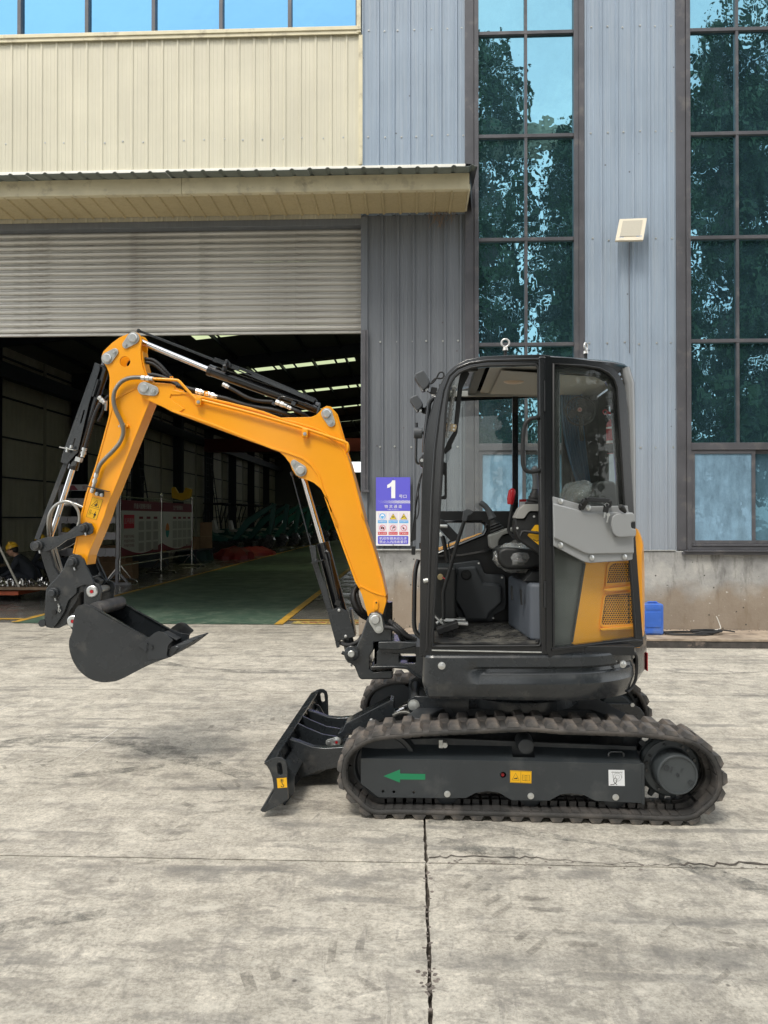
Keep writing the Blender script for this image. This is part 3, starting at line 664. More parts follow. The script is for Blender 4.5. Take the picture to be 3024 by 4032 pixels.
M['lampcase'] = pbr('cream_lamp_case', (.66, .60, .47), .4); M['lamplens'] = pbr('lamp_lens', (.44, .41, .33), .3, var=.06, vscale=90)
quad_slab('body', [tl, tr_, br, bl], .03, M['lampcase'], fl)
c_ = (tl+tr_+br+bl)/4; q = [c_+(p_-c_)*.72+Vector((0, 0, .012)) for p_ in (tl, tr_, br, bl)]; quad_slab('lens', q, .004, M['lamplens'], fl, 0, .002, 0)
b = MB(); b.bar(c_+Vector((0, .03, -.02)), (c_.x, YF-.02, c_.z-.05), .05, .012, (1, 0, 0)); b.tube([W(2481, 950, YF-.13), W(2478, 953, YF-.1), W(2470, 948, YF-.03)], .004, 6); b.build('bracket', M['zinc'], fl)
b = MB(); b.tube([W(2478, 950, YF-.01), W(2477, 1060, YF-.01), W(2479, 1390, YF-.01)], .004, 6); b.build('cable', M['trim'], fl)
# ================================================================ TEXT HELPER
def text(body, cx, cz, w, h, y, mat, parent, name='lettering', n=(0, -1, 0), ang=0, thick=.0, frame=None, fn=None):
    """lettering fitted to w x h, standing in the x-z plane at depth y (faces -y)"""
    cu = bpy.data.curves.new('t', 'FONT'); cu.body = body; cu.align_x = 'LEFT'; cu.resolution_u = 2; cu.space_line = 1.15
    ob = bpy.data.objects.new('t', cu); sc.collection.objects.link(ob)
    dg = bpy.context.evaluated_depsgraph_get(); me = bpy.data.meshes.new_from_object(ob.evaluated_get(dg)); bpy.data.objects.remove(ob); bpy.data.curves.remove(cu)
    v = np.empty(len(me.vertices)*3, 'f'); me.vertices.foreach_get('co', v); v = v.reshape(-1, 3)
    if len(v) == 0: return None
    mn, mxx = v.min(0), v.max(0); sx = w/max(1e-6, mxx[0]-mn[0]); sz = h/max(1e-6, mxx[1]-mn[1]); c, s_ = math.cos(ang), math.sin(ang)
    out = []
    for p in v:
        a = (p[0]-(mn[0]+mxx[0])/2)*sx; b_ = (p[1]-(mn[1]+mxx[1])/2)*sz
        q = (cx+a*c-b_*s_, y, cz+a*s_+b_*c); out.append(fn(*q) if fn else q)
    me.vertices.foreach_set('co', np.array(out, 'f').ravel()); me.name = name; me.materials.clear(); me.materials.append(mat); me.update()
    o = bpy.data.objects.new(name, me); sc.collection.objects.link(o); o.parent = parent
    if parent.get('frame_off'): o.location = parent['frame_off']
    return o
def plate(pts, y, th, mat, parent, name, holes=(), bevel=0):
    b = MB(); b.prism(pts, y-th, y, holes); return b.build(name, mat, parent, bevel)
def rect(x0, x1, z0, z1): return [(x0, z0), (x1, z0), (x1, z1), (x0, z1)]

# ---- lettering of the floodlight
text('LiKING', W(2446, 936, YL-.045).x, W(2446, 936, YL-.045).z, .06, .014, W(2446, 936, YL).y-.062, M['print_blue'], fl)
text('200W 白光', W(2515, 932, YL-.045).x, W(2515, 932, YL-.045).z, .07, .02, YL-.062, M['print_blue'], fl)

# ================================================================ DOOR SIGN
ys = YF-.045
sg = empty('entrance_sign', W(1548, 2020, ys)); sg['frame_off'] = tuple(-x for x in sg.location)
tag(sg, 'violet and white gate number sign with six safety pictograms on dark pillar', 'sign')
def S(x, y): p = W(*cP(x, y), ys); return p.x, p.z
def SR(x0, y0, x1, y1): a = S(x0, y0); b_ = S(x1, y1); return rect(a[0], b_[0], b_[1], a[1])
plate(SR(357, 352, 952, 1542), ys, .014, M['white'], sg, 'board', bevel=.002)
plate(SR(357, 352, 952, 936), ys-.0145, .002, M['signblue'], sg, 'blue_panel')
def ST(t, x0, y0, x1, y1, mat, name='lettering', dy=.0): a = S(x0, y0); b_ = S(x1, y1); return text(t, (a[0]+b_[0])/2, (a[1]+b_[1])/2, b_[0]-a[0], a[1]-b_[1], ys-.018-dy, mat, sg, name)
one = [S(*p) for p in ((640, 405), (692, 405), (692, 716), (622, 716), (622, 508), (590, 528), (552, 540), (552, 486), (600, 458), (628, 430))]
plate(one, ys-.0165, .003, M['print_white'], sg, 'numeral')
ST('号口', 758, 655, 888, 712, M['print_white']); ST('物 流 通 道', 505, 830, 805, 888, M['print_white']); ST('• 禁止人员出入 •', 553, 902, 760, 922, M['print_white'])
b = MB()
for j in range(4):
    for i in range(46):
        if (i+j) % 2 == 0:
            x = 400+i*12; sz = 6*min(1, .25+i/34); a = S(x-sz+6, 755+j*12.5+6-sz); c = S(x+sz+6, 755+j*12.5+6+sz); k = len(b.v)
            b.v += [(a[0], ys-.0185, c[1]), (c[0], ys-.0185, c[1]), (c[0], ys-.0185, a[1]), (a[0], ys-.0185, a[1])]; b.f.append((k, k+1, k+2, k+3))
b.build('checker_band', M['print_white'], sg)
cap1 = ['必须戴安全帽', '当心叉车', '当心机械伤人']; cap2 = ['禁止拍照', '禁止非工作人员入内', '严禁烟火']
for i in range(3):
    x0 = 390+i*186; x1 = x0+158
    for (ya, yb, yc, yd, mt, cp) in ((965, 1098, 1102, 1150, M['print_sky'], cap1[i]), (1166, 1300, 1303, 1351, M['print_red'], cap2[i])):
        plate(SR(x0, ya, x1, yb), ys-.0145, .001, M['print_pale'], sg, 'pictogram_tile'); plate(SR(x0, yc, x1, yd), ys-.0145, .001, mt, sg, 'caption_bar')
        ST(cp, x0+10, yc+9, x1-10, yc+34, M['print_white'])
    cx, cz = S((x0+x1)/2, 1032); r = (S(x0+133, 0)[0]-S(x0+25, 0)[0])/2
    if i == 0:
        plate(circ(cx, cz, r), ys-.0156, .001, M['print_sky'], sg, 'pictogram'); plate([(cx+r*.62*math.cos(R(a)), cz+r*.1+r*.62*math.sin(R(a))) for a in range(0, 181, 20)], ys-.017, .001, M['print_white'], sg, 'pictogram')
        plate([(cx-r*.5, cz-.02*r), (cx-r*.36, cz-.6*r), (cx, cz-.78*r), (cx+r*.36, cz-.6*r), (cx+r*.5, cz-.02*r), (cx+r*.75, cz+.05*r), (cx+r*.6, cz-.7*r), (cx, cz-.95*r), (cx-r*.6, cz-.7*r), (cx-r*.75, cz+.05*r)], ys-.017, .001, M['print_white'], sg, 'pictogram')
    else:
        def tri(q): return [(cx-r*1.12*q, cz-r*(.95-(1-q)*.6)), (cx+r*1.12*q, cz-r*(.95-(1-q)*.6)), (cx, cz+r*(.95-(1-q)*1.2))]
        plate(tri(1), ys-.0156, .001, M['print_black'], sg, 'pictogram'); plate(tri(.82), ys-.017, .001, M['print_yellow'], sg, 'pictogram')
        b = MB()
        for (dx, dz, rr) in (((-.2, -.25, .2), (.25, -.3, .18), (.0, .02, .16)) if i == 1 else ((-.3, -.3, .22), (.05, -.05, .2), (.4, -.5, .17))): b.prism(circ(cx+dx*r, cz+dz*r, rr*r, 8), ys-.0185, ys-.0175)
        b.build('pictogram', M['print_black'], sg)
    cx, cz = S((x0+x1)/2, 1234)
    b = MB(); b.prism(circ(cx, cz, r), ys-.0162, ys-.0156, [circ(cx, cz, r*.86)])
    b.prism([(cx-r*.66, cz+r*.58), (cx-r*.58, cz+r*.66), (cx+r*.66, cz-r*.58), (cx+r*.58, cz-r*.66)], ys-.0190, ys-.0182); b.build('pictogram', M['print_red'], sg)
    b = MB()
    if i == 0: b.prism(rect(cx-r*.55, cx+r*.55, cz-r*.35, cz+r*.3), ys-.0172, ys-.0164, [circ(cx, cz-.03*r, r*.22, 12)]); b.prism(rect(cx-r*.25, cx+r*.15, cz+r*.31, cz+r*.45), ys-.0172, ys-.0164)
    elif i == 1: b.prism(rect(cx-r*.05, cx+r*.6, cz+r*.1, cz+r*.5), ys-.0172, ys-.0164); b.prism(rect(cx-r*.3, cx-r*.15, cz-r*.5, cz+r*.0), ys-.0172, ys-.0164)
    else: b.prism([(cx-r*.5, cz+r*.1), (cx-.1*r, cz-.45*r), (cx+.3*r, cz-.2*r), (cx, cz-.05*r), (cx+.1*r, cz+.3*r)], ys-.0172, ys-.0164)
    b.build('pictogram', M['print_black'], sg)
plate(rnd(SR(390, 1372, 918, 1512), .012), ys-.0145, .002, M['signblue'], sg, 'blue_panel')
ST('机动车辆未经允许', 416, 1388, 892, 1440, M['print_white']); ST('禁止入内违者重罚', 416, 1450, 892, 1498, M['print_white'])
b = MB()
for y_ in (380, 1526):
    x_, z_ = S(655, y_); b.cyl((x_, ys-.014, z_), (x_, ys-.02, z_), .006, n=8)
b.build('screw', M['trim'], sg)

# ================================================================ INSIDE THE HALL
hall = empty('hall_interior', (0, 30, 0)); hall['frame_off'] = (0, -30, 0); tag(hall, kind='structure')
XW, XE, YE = -17.5, 14.0, 96.0
b = MB(); b.box(-30, 20, 10.9, 100, -.05, .001); o = b.build('hall_floor', M['floor']); tag(o, kind='structure')
b = MB(); b.add([(-5.72, 10.83, .007), (-1.95, 10.83, .007), (-1.95, 60, .007), (-5.72, 60, .007)], [(0, 1, 2, 3)]); o = b.build('green_lane', M['green']); tag(o, 'green painted traffic lane running into the hall', 'floor paint', kind='structure')
b = MB()
b.add([(-5.80, 10.9, .011), (-5.69, 10.9, .011), (-5.69, 60, .011), (-5.80, 60, .011)], [(0, 1, 2, 3)])
b.add([(-1.98, 10.8, .011), (-1.86, 10.8, .011), (-1.86, 60, .011), (-1.98, 60, .011)], [(0, 1, 2, 3)])
b.add([(-9.5, 10.96, .011), (-5.81, 11.2, .011), (-5.81, 11.32, .011), (-9.5, 11.06, .011)], [(0, 1, 2, 3)])
b.add([(-1.85, 11.25, .011), (-.62, 11.25, .011), (-.62, 11.33, .011), (-1.85, 11.33, .011)], [(0, 1, 2, 3)])
o = b.build('yellow_line', M['yellow_line']); tag(o, 'worn yellow lines edging the green lane', 'floor paint', kind='structure')
b = MB(); b.add([(-1.75, 10.86, .010), (-.5, 10.86, .010), (-.5, 11.17, .010), (-1.75, 11.17, .010)], [(0, 1, 2, 3)]); b.add([(-9.0, 10.93, .006), (-6.1, 10.93, .006), (-6.1, 11.2, .006), (-9.0, 11.0, .006)], [(0, 1, 2, 3)])
o = b.build('hazard_print', M['hazard']); tag(o, 'worn yellow hazard lettering strip on the door threshold', 'floor paint', kind='structure')
hz = text('车辆通行 注意安全', 0, 0, 1.0, .14, 0, M['red_print'], o, fn=lambda x, y, z: (-1.13+x, 11.02+z, .0125)); 
# skylight reflections painted as pale bars on the floor right of the lane
b = MB()
for k in range(9): b.add([(-1.75, 14.5+k*1.1, .005), (.4, 14.5+k*1.1, .005), (.4, 14.75+k*1.1, .005), (-1.75, 14.75+k*1.1, .005)], [(0, 1, 2, 3)])
o = b.build('skylight_reflection_bars', pbr('reflection_white', (.34, .34, .31), .35, dirt=(.15, .15, .14), dscale=3)); tag(o, 'skylight reflections painted as pale bars beside the green lane', 'floor paint', kind='structure')
# left wall: sheets, girts, columns, pipes
for k in range(int((YE-10)/4)+1):
    y0 = 10.3+k*4; b = MB(); prof = []; t = 0
    while t < 3.99:
        for a, h in ((0, 0), (.05, .03), (.09, .03), (.14, 0)): prof.append((y0+t+a, h))
        t += .4
    prof.append((y0+4, 0)); n = len(prof)
    for z in (0, 8.8):
        for p, h in prof: b.v.append((XW+h, p, z))
    b.f = [(i, i+1, n+i+1, n+i) for i in range(n-1)]; b.build('wall_sheet', M['hall_wall'], hall, recalc=False)
for z in (1.5, 3.2, 4.9, 6.6, 8.3):
    b = MB(); b.box(XW+.04, XW+.14, 10.3, YE, z, z+.06); b.build('girt', M['steel_dark'], hall)
def icol(x, y, z1, s_=.45):
    b = MB(); b.box(x-s_/2, x+s_/2, y-s_*.42, y-s_*.38, 0, z1); b.box(x-s_/2, x+s_/2, y+s_*.38, y+s_*.42, 0, z1); b.box(x-.015, x+.015, y-s_*.37, y+s_*.37, 0, z1); return b.build('column', M['steel_dark'], hall)
c0 = icol(XW+.5, 14, 8.8, .62)
for k in range(1, 10): o = c0.copy(); sc.collection.objects.link(o); o.location.y += 8.2*k
b = MB(); b.cyl((XW+.45, 18.6, 0), (XW+.45, 18.6, 8.6), .07, n=8); p0 = b.build('rain_pipe', M['steel_pale'], hall)
for k in range(1, 9): o = p0.copy(); sc.collection.objects.link(o); o.location.y += 8.2*k
# lattice ladders leaning between the columns
b = MB()
def ladder(b, p0, p1, w, n):
    p0 = Vector(p0); p1 = Vector(p1)
    for s_ in (-w/2, w/2): b.bar(p0+Vector((0, s_, 0)), p1+Vector((0, s_*.6, 0)), .06, .06)
    for i in range(n):
        t = (i+.5)/n; q = p0.lerp(p1, t); b.bar(q+Vector((0, -w/2, 0)), q+Vector((0, w/2, 0)), .04, .04, (0, 0, 1))
for (y, hh) in ((44, 8.4), (60.5, 8.4)):
    ladder(b, (XW+1.6, y-1.6, 0), (XW+.9, y+.6, hh), .9, 18); ladder(b, (XW+1.6, y+2.2, 0), (XW+.9, y+.6, hh), .9, 18)
b.build('cross_bracing', M['steel_dark'], hall)
# crane girders along the hall + end wall + roof with skylight rows
b = MB(); b.box(XW+.6, XW+1.0, 12, YE, 7.2, 7.8); b.box(-1.2, -.8, 40, 40.5, 0, 0.01); b.build('crane_rail', M['steel_dark'], hall)
b = MB(); b.box(XW+1, XE-1, 60, 60.8, 6.7, 7.7); b.build('bridge_crane', pbr('crane_red', (.16, .022, .02), .6), hall)
zr_ = lambda x: 8.8+.1*(x-XW) if x < -1 else 8.8+.1*(-1-XW)-.1*(x+1)
def roof_strip(y0, y1, name, mat, x0=XW-.2, x1=XE, seg=None):
    xs_ = [x0, -1, x1] if seg is None else seg
    b = MB(); n = len(xs_)
    for yy in (y0, y1):
        for x in xs_: b.v.append((x, yy, zr_(x)))
    b.f = [(i, i+1, n+i+1, n+i) for i in range(n-1)]; return b.build(name, mat, hall, recalc=False)
y = 10.0; rows = []
M['roof_in'] = pbr('roof_lining', (.20, .205, .21), .7)
while y < YE:
    roof_strip(y, y+7.3, 'roof_sheet', M['roof_in']); 
    if y+8.2 < YE:
        # skylight bay: panels with dark sheet between
        x = -9.9; roof_strip(y+7.3, y+8.2, 'roof_sheet', M['roof_in'], seg=[XW-.2, x])
        while x < -3.2:
            roof_strip(y+7.3, y+8.2, 'skylight', M['skylight'], seg=[x, x+1.0]); roof_strip(y+7.3, y+8.2, 'roof_sheet', M['roof_in'], seg=[x+1.0, x+1.12]); x += 1.12
        roof_strip(y+7.3, y+8.2, 'roof_sheet', M['roof_in'], seg=[x, -1, .5])
        for k in range(7): roof_strip(y+7.3, y+8.2, 'skylight', M['skylight'], seg=[.5+k*1.12, 1.5+k*1.12]); roof_strip(y+7.3, y+8.2, 'roof_sheet', M['roof_in'], seg=[1.5+k*1.12, 1.62+k*1.12])  # unseen skylights on the right roof slope, added to brighten the hall
        roof_strip(y+7.3, y+8.2, 'roof_sheet', M['roof_in'], seg=[8.34, XE])
    y += 8.2
for k in range(10):
    yy = 14+8.2*k; b = MB(); b.add([(XW+.2, yy-.1, 8.3), (-1, yy-.1, 9.9), (XE, yy-.1, 8.3), (XE, yy-.1, 8.8), (-1, yy-.1, 10.42), (XW+.2, yy-.1, 8.78), (XW+.2, yy+.1, 8.3), (-1, yy+.1, 9.9), (XE, yy+.1, 8.3), (XE, yy+.1, 8.8), (-1, yy+.1, 10.42), (XW+.2, yy+.1, 8.78)],
        [(0, 1, 4, 5), (1, 2, 3, 4), (6, 11, 10, 7), (7, 10, 9, 8), (0, 6, 7, 1), (1, 7, 8, 2)]); b.build('rafter', M['steel_dark'], hall)
b = MB()
for k in range(9):
    x = XW+1.5+k*1.75; b.box(x, x+.08, 10, YE, zr_(x)-.2, zr_(x)-.02)
b.build('purlin', M['steel_dark'], hall)
b = MB(); b.box(XE, XE+.1, 10, YE, 0, 8.8); b.box(XE-8.9, XE, YE, YE+.1, 0, 7.2); b.box(XW-.2, XE-8.9, YE, YE+.1, 0, 7.2); b.box(XW-.2, XE, YE, YE+.1, 8.5, 12); b.box(XW-.2, -9, YE, YE+.1, 7.2, 8.5)
b.box(XW-.2, -10.5, YF+.2, YF+.35, 0, 12); b.box(XW-.2, XE, YF+.17, YF+.3, zb0, 10.8) ; b.build('end_wall', M['roof_in'], hall)
# distant treetops seen through the far slot
def simple_mat(n_, c_): return pbr(n_, c_, .8)
# ---- cream steel columns just inside the windows
for (px_, a_) in ((2885, 0), ):
    X_ = W(px_, 1000, YF+1.2).x; b = MB(); b.box(X_-.12, X_+.10, YF+1.1, YF+1.3, 0, 8); 
    b.build('inner_column', M['cream_trim'], hall)
# ---- notice boards on chrome stands
M['chrome'] = pbr('stainless', (.55, .54, .52), .22, 1.0); M['maroon'] = pbr('maroon_print', (.17, .010, .028), .5); M['board_white'] = pbr('board_print', (.62, .63, .57), .45)
M['sleeve'] = pbr('paper_sleeve', (.36, .36, .32), .3, var=.1, vscale=4)
bx = -6.92; YB = [17.9, 20.85, 23.75]
nb = empty('notice_board', (bx, 20.8, 0)); nb['frame_off'] = (-bx, -20.8, 0); tag(nb, 'pair of maroon topped notice boards on stainless steel stands in the hall', 'notice board')
fx = lambda y, off, z: (bx+off, y, z)           # boards face +x
for y in YB:
    b = MB(); b.cyl((bx, y, .05), (bx, y, 2.06), .028, n=12); b.build('post', M['chrome'], nb)
    b = MB(); b.ball((bx, y, 2.12), .055, 14); b.lathe((bx, y, 2.04), (0, 0, 1), [(0, .03), (.015, .045), (.03, .03)], 12); b.build('finial', M['chrome'], nb)
    b = MB(); b.tube([Vector((bx-.42, y, 0)), Vector((bx-.38, y, .05)), Vector((bx-.32, y, .065)), Vector((bx+.32, y, .065)), Vector((bx+.38, y, .05)), Vector((bx+.42, y, 0))], .024, 8)
    b.bar((bx+.28, y, .08), (bx, y, .42), .022, .022); b.bar((bx-.28, y, .08), (bx, y, .42), .022, .022); b.build('foot', M['chrome'], nb)
for i in range(2):
    y0, y1 = YB[i]+.03, YB[i+1]-.03
    b = MB()
    for z in (2.0, .56, .38): b.cyl((bx, y0, z), (bx, y1, z), .018, n=8)
    b.build('rail', M['chrome'], nb)
    b = MB(); b.box(bx-.015, bx+.012, y0+.01, y1-.01, .60, 1.93); pan = b.build('panel', M['board_white'], nb)
    def BX(y_0, y_1, z0, z1, off, mt, nm, cur=None):
        b = MB(); ys_ = [y_0+(y_1-y_0)*k/12 for k in range(13)]
        if cur is None: b.add([(bx+off, y_0, z0), (bx+off, y_1, z0), (bx+off, y_1, z1), (bx+off, y_0, z1)], [(0, 1, 2, 3)])
        else:
            for yy in ys_: b.v += [(bx+off, yy, z0), (bx+off, yy, z1-cur*math.sin(math.pi*(yy-y_0)/(y_1-y_0)))]
            b.f = [(2*k, 2*k+2, 2*k+3, 2*k+1) for k in range(12)]
        o = b.build(nm, mt, pan, recalc=False); o.location = (0, 0, 0); return o
    BX(y0+.012, y1-.012, 1.68, 1.93, .016, M['maroon'], 'header'); BX(y0+.012, y1-.012, .60, .82, .016, M['maroon'], 'footer', .2)
    tp = text('质量问题曝光看板' if i == 0 else '生产管理看板', 0, 0, 1.25 if i == 0 else .9, .13, 0, M['board_white'], pan, fn=lambda x, y, z, c=(y0+y1)/2: (bx+.02, c+x, 1.80+z)); tp.location = (0, 0, 0)
    for r_ in range(3):
        for c in range(3 if i == 0 else 4):
            ya = y0+(1.15 if i == 0 else .92)+c*(.54 if i == 0 else .47); BX(ya, ya+.38, 1.2-r_*.27, 1.42-r_*.27, .02, M['sleeve'], 'paper_sleeve')
            if r_ == 0: BX(ya+.03, ya+.32, 1.48, 1.54, .02, M['maroon'], 'label')
    if i == 0:
        BX(y0+.16, y0+.85, 1.25, 1.58, .02, M['print_red'], 'red_square')
        for t_, zz, mt, w_ in (('三不原则', 1.43, M['board_white'], .6), ('不接收不合格品', 1.06, M['maroon'], .68), ('不制造不合格品', .95, M['maroon'], .68), ('不传递不合格品', .84, M['maroon'], .68)):
            o = text(t_, 0, 0, w_, .13 if zz > 1.4 else .075, 0, mt, pan, fn=lambda x, y, z, zz=zz: (bx+.024, y0+.5+x, zz+z)); o.location = (0, 0, 0)
    else:
        for k, mt in enumerate((flat('chart_orange', (.6, .2, .04)), flat('chart_teal', (.03, .25, .22)))):
            b = MB(); b.v = [(bx+.02, y0+.45+.16*math.cos(R(a)), 1.16+.2*math.sin(R(a))) for a in range(180*k, 180*k+181, 15)]; b.f = [tuple(range(13))]; o = b.build('chart', mt, pan, recalc=False); o.location = (0, 0, 0)
# ---- hard hat rack
rk = empty('hard_hat_rack', (-6.9, 17.2, 0)); rk['frame_off'] = (6.9, -17.2, 0); tag(rk, 'white hard hat rack with scalloped shelves behind the arm', 'rack')
M['rack'] = pbr('rack_white', (.34, .33, .35), .4, var=.08); YR = 17.2
xr0, xr1 = W(232, 2000, YR).x, W(470, 2000, YR).x
zR = lambda p: W(350, p, YR).z
for x in (xr0+.03, xr1-.03):
    b = MB(); b.box(x-.035, x+.035, YR-.03, YR+.03, zR(2200), zR(1910)); b.build('upright', M['rack'], rk, .004)
xq = xr1-.05
b = MB(); b.box(xq-.03, xq+.03, YR-.03, YR+.03, .04, zR(2200)); b.box(xq-.26, xq+.3, YR-.04, YR+.04, 0, .045); b.bar((xq-.24, YR, .05), (xq, YR, .32), .04, .04); b.bar((xq+.24, YR, .05), (xq, YR, .32), .04, .04); b.build('stand', M['rack'], rk)
b = MB(); b.box(xr0+.07, xr1-.07, YR-.02, YR+.02, zR(1932), zR(1908)); b.build('header', M['rack'], rk)
text('安全帽存放处', (xr0+xr1)/2+.1, zR(1920), .5, .08, YR-.024, M['maroon'], rk)
b = MB(); b.prism([(xr0+.15, zR(1930)), (xr0+.3, zR(1911)), (xr0+.36, zR(1911)), (xr0+.45, zR(1930))], YR-.026, YR-.022); b.build('emblem', M['maroon'], rk)
for (pa, pb) in ((1962, 1994), (2034, 2062), (2096, 2126), (2158, 2192)):
    pts = [(xr0+.07, zR(pa)), (xr1-.07, zR(pa))]; n = 22
    for i in range(n+1): x = xr1-.07-(xr1-xr0-.14)*i/n; pts.append((x, zR(pb)+(.02 if i % 2 else 0)))
    b = MB(); b.prism(pts, YR-.05, YR-.03); b.box(xr0+.07, xr1-.07, YR-.03, YR+.25, zR(pb)+.02, zR(pb)+.03)
    for i in range(5): x = xr0+.2+i*(xr1-xr0-.3)/5; b.prism([(x, zR(pa)), (x+.035, zR(pa)-.02), (x+.02, zR(pb)+.06), (x-.02, zR(pb)+.04)], YR-.075, YR-.051)
    b.build('shelf', M['rack'], rk)
# ---- yellow hard hats
M['hat'] = pbr('yellow_hat', (.70, .42, .03), .35)
def hat_mesh(r=.125):
    b = MB(); b.lathe((0, 0, 0), (0, 0, 1), [(0, r*1.15), (.008, r*1.15), (.012, r), (.05, r*.97), (.09, r*.8), (.12, r*.5), (.133, .01)], 16); b.box(-r*.12, r*.12, -r*.75, r*.75, .02, .137); b.box(-r*.5, r*.5, -r*1.4, -r*.9, 0, .012); return b
def hat(loc, label, rz=0, tilt=0):
    o = hat_mesh().build('hard_hat', M['hat'], None, 0); o.location = loc; o.rotation_euler = (tilt, 0, rz); tag(o, label, 'hard hat', 'yellow hard hats in the hall'); return o
hat(W(258, 2098, 17.45), 'yellow hard hat seen between the shelves of the white rack', .4)
hat(W(630, 2170, 22.2), 'yellow hard hat under the lower rail of the first notice board', 1.2)
hat(W(500, 2002, 17.9+1), 'yellow hard hat at top right of the white rack', .4)
# ---- parts trolley with bright scrap
M['wood'] = pbr('worn_timber', (.20, .14, .09), .8, var=.3, vscale=10)
tc_ = empty('parts_trolley', (-6.6, 14.0, 0)); tc_['frame_off'] = (6.6, -14.0, 0); tag(tc_, 'low wheeled trolley loaded with bright metal fittings', 'trolley')
b = MB(); b.box(-8.2, -6.05, 13.5, 14.5, .22, .27); b.build('deck', M['wood'], tc_, .006)
b = MB()
for (x, y) in ((-7.9, 13.65), (-6.35, 13.65), (-6.35, 14.35), (-7.9, 14.35)): b.cyl((x-.03, y, .09), (x+.03, y, .09), .09, n=14)
b.build('wheel', M['steel_pale'], tc_)
b = MB(); b.box(-7.9, -7.1, 13.6, 14.4, .12, .19); b.build('crate', pbr('orange_crate', (.45, .09, .03), .6), tc_)
b = MB(); b.tube([(-7.05, 13.55, .25), (-7.5, 13.5, 1.2)], .02, 6); b.build('handle', M['steel_pale'], tc_)
b = MB(); rg = random.Random(11)
for k in range(420):
    c = (rg.uniform(-8.1, -6.3), rg.uniform(13.55, 14.4), .28+abs(rg.gauss(0, .035))); b.obox(c, (rg.uniform(.02, .1), rg.uniform(.01, .03), rg.uniform(.008, .03)), (rg.uniform(0, 3), rg.uniform(0, 3), rg.uniform(0, 3)))
tag(b.build('metal_fittings', M['chrome'], None), 'heap of small bright metal fittings lying on the trolley', 'metal fittings', kind='stuff')
# ================================================================ STREET BEHIND THE CAMERA (seen in the glass)
def poplar(seed, H):
    rg = np.random.default_rng(seed); nclump = 125; P = []; 
    zc_ = rg.uniform(.12, 1.0, nclump)*H; rad = (.09+.105*np.sin(np.clip((zc_/H-.05)/.95, 0, 1)*math.pi)**.7)*H*.5*rg.uniform(.3, 1, nclump); an = rg.uniform(0, 2*math.pi, nclump)
    cx, cy = rad*np.cos(an), rad*np.sin(an); cr2 = rg.uniform(.3, .8, nclump); cnt = (cr2**2*170).astype(int)+20
    idx = np.repeat(np.arange(nclump), cnt); n = len(idx); d = rg.normal(size=(n, 3)); d /= np.linalg.norm(d, axis=1)[:, None]; rr = rg.uniform(.2, 1, n)**.5
    c = np.stack([cx[idx], cy[idx], zc_[idx]], 1)+d*(cr2[idx]*rr)[:, None]*np.array([1, 1, 1.25]); c = c[c[:, 2] > 1.5]; n = len(c)
    a = rg.normal(size=(n, 3)); a /= np.linalg.norm(a, axis=1)[:, None]; b2 = np.cross(a, rg.normal(size=(n, 3))); b2 /= np.linalg.norm(b2, axis=1)[:, None]; s = rg.uniform(.08, .16, n)[:, None]
    V = np.stack([c-a*s, c+b2*s*.8, c+a*s*1.1, c-b2*s*.8], 1).reshape(-1, 3); me = bpy.data.meshes.new('crown')
    me.vertices.add(len(V)); me.vertices.foreach_set('co', V.ravel()); me.loops.add(4*n); me.loops.foreach_set('vertex_index', np.arange(4*n)); me.polygons.add(n); me.polygons.foreach_set('loop_start', np.arange(n)*4)
    me.update(); me.validate(); me.materials.append(M['leaf']); b = MB(); b.tube([(0, 0, 0), (.05, 0, H*.3), (-.05, .05, H*.65), (0, 0, H*.95)], [.24, .18, .1, .03], 10)
    for k in range(30):
        i = rg.integers(nclump); b.tube([(0, 0, max(1.5, zc_[i]*.8)), (cx[i]*.6, cy[i]*.6, zc_[i]*.93), (cx[i], cy[i], zc_[i])], [.05, .03, .012], 5)
    return me, b
TM = [poplar(3, 15.5), poplar(4, 13.2), poplar(8, 16.8)]
tk = []
for i, (x, y, k, s) in enumerate([(-1.2, -4.6, 1, .92), (2.35, -5.0, 2, .97), (5.35, -5.2, 0, .93), (7.9, -5.4, 1, .80), (9.9, -5.2, 0, 1.10), (12.0, -5.0, 2, 1.1), (13.5, -5.5, 1, 1.05), (-5.2, -6.2, 0, .95), (-9.5, -6.5, 2, .85), (6.3, -7.3, 1, .86)]):
    t = empty('poplar_tree', (x, y, -.02), i*1.3); t.scale = (s*1.05, s*1.05, s); tag(t, 'tall leafy poplar mirrored in the blue window strips', 'tree', 'poplars along the yard, seen as reflections')
    c = bpy.data.objects.new('crown', TM[k][0]); sc.collection.objects.link(c); c.parent = t
    if k not in [q[0] for q in tk]: o = TM[k][1].build('trunk', M['bark'], t); tk.append((k, o.data))
    else: o = bpy.data.objects.new('trunk', [q[1] for q in tk if q[0] == k][0]); sc.collection.objects.link(o); o.parent = t

gy = -6.3; gt = empty('cream_gantry', (6, gy, 0)); tag(gt, 'cream steel gantry mirrored among the trees in the window strips', 'gantry'); gt['frame_off'] = (-6, -gy, 0)
for x in (1.75, 10.85): b = MB(); b.box(x-.17, x+.17, gy-.15, gy+.15, 0, 13.7); b.build('column', M['cream_trim'], gt, .01)
b = MB(); b.box(1.3, 11.3, gy-.2, gy+.2, 13.75, 14.75)
for z in (13.95, 14.2, 14.45): b.box(1.3, 11.3, gy+.2, gy+.24, z, z+.06)
b.build('beam', M['cream_trim'], gt, .01)
b = MB(); b.bar((10.85, gy+.1, 8.0), (12.5, gy+.1, 10.2), .12, .12); b.bar((10.85, gy+.1, 5.0), (9.2, gy+.1, 3.2), .12, .12); b.build('brace', M['steel_dark'], gt)
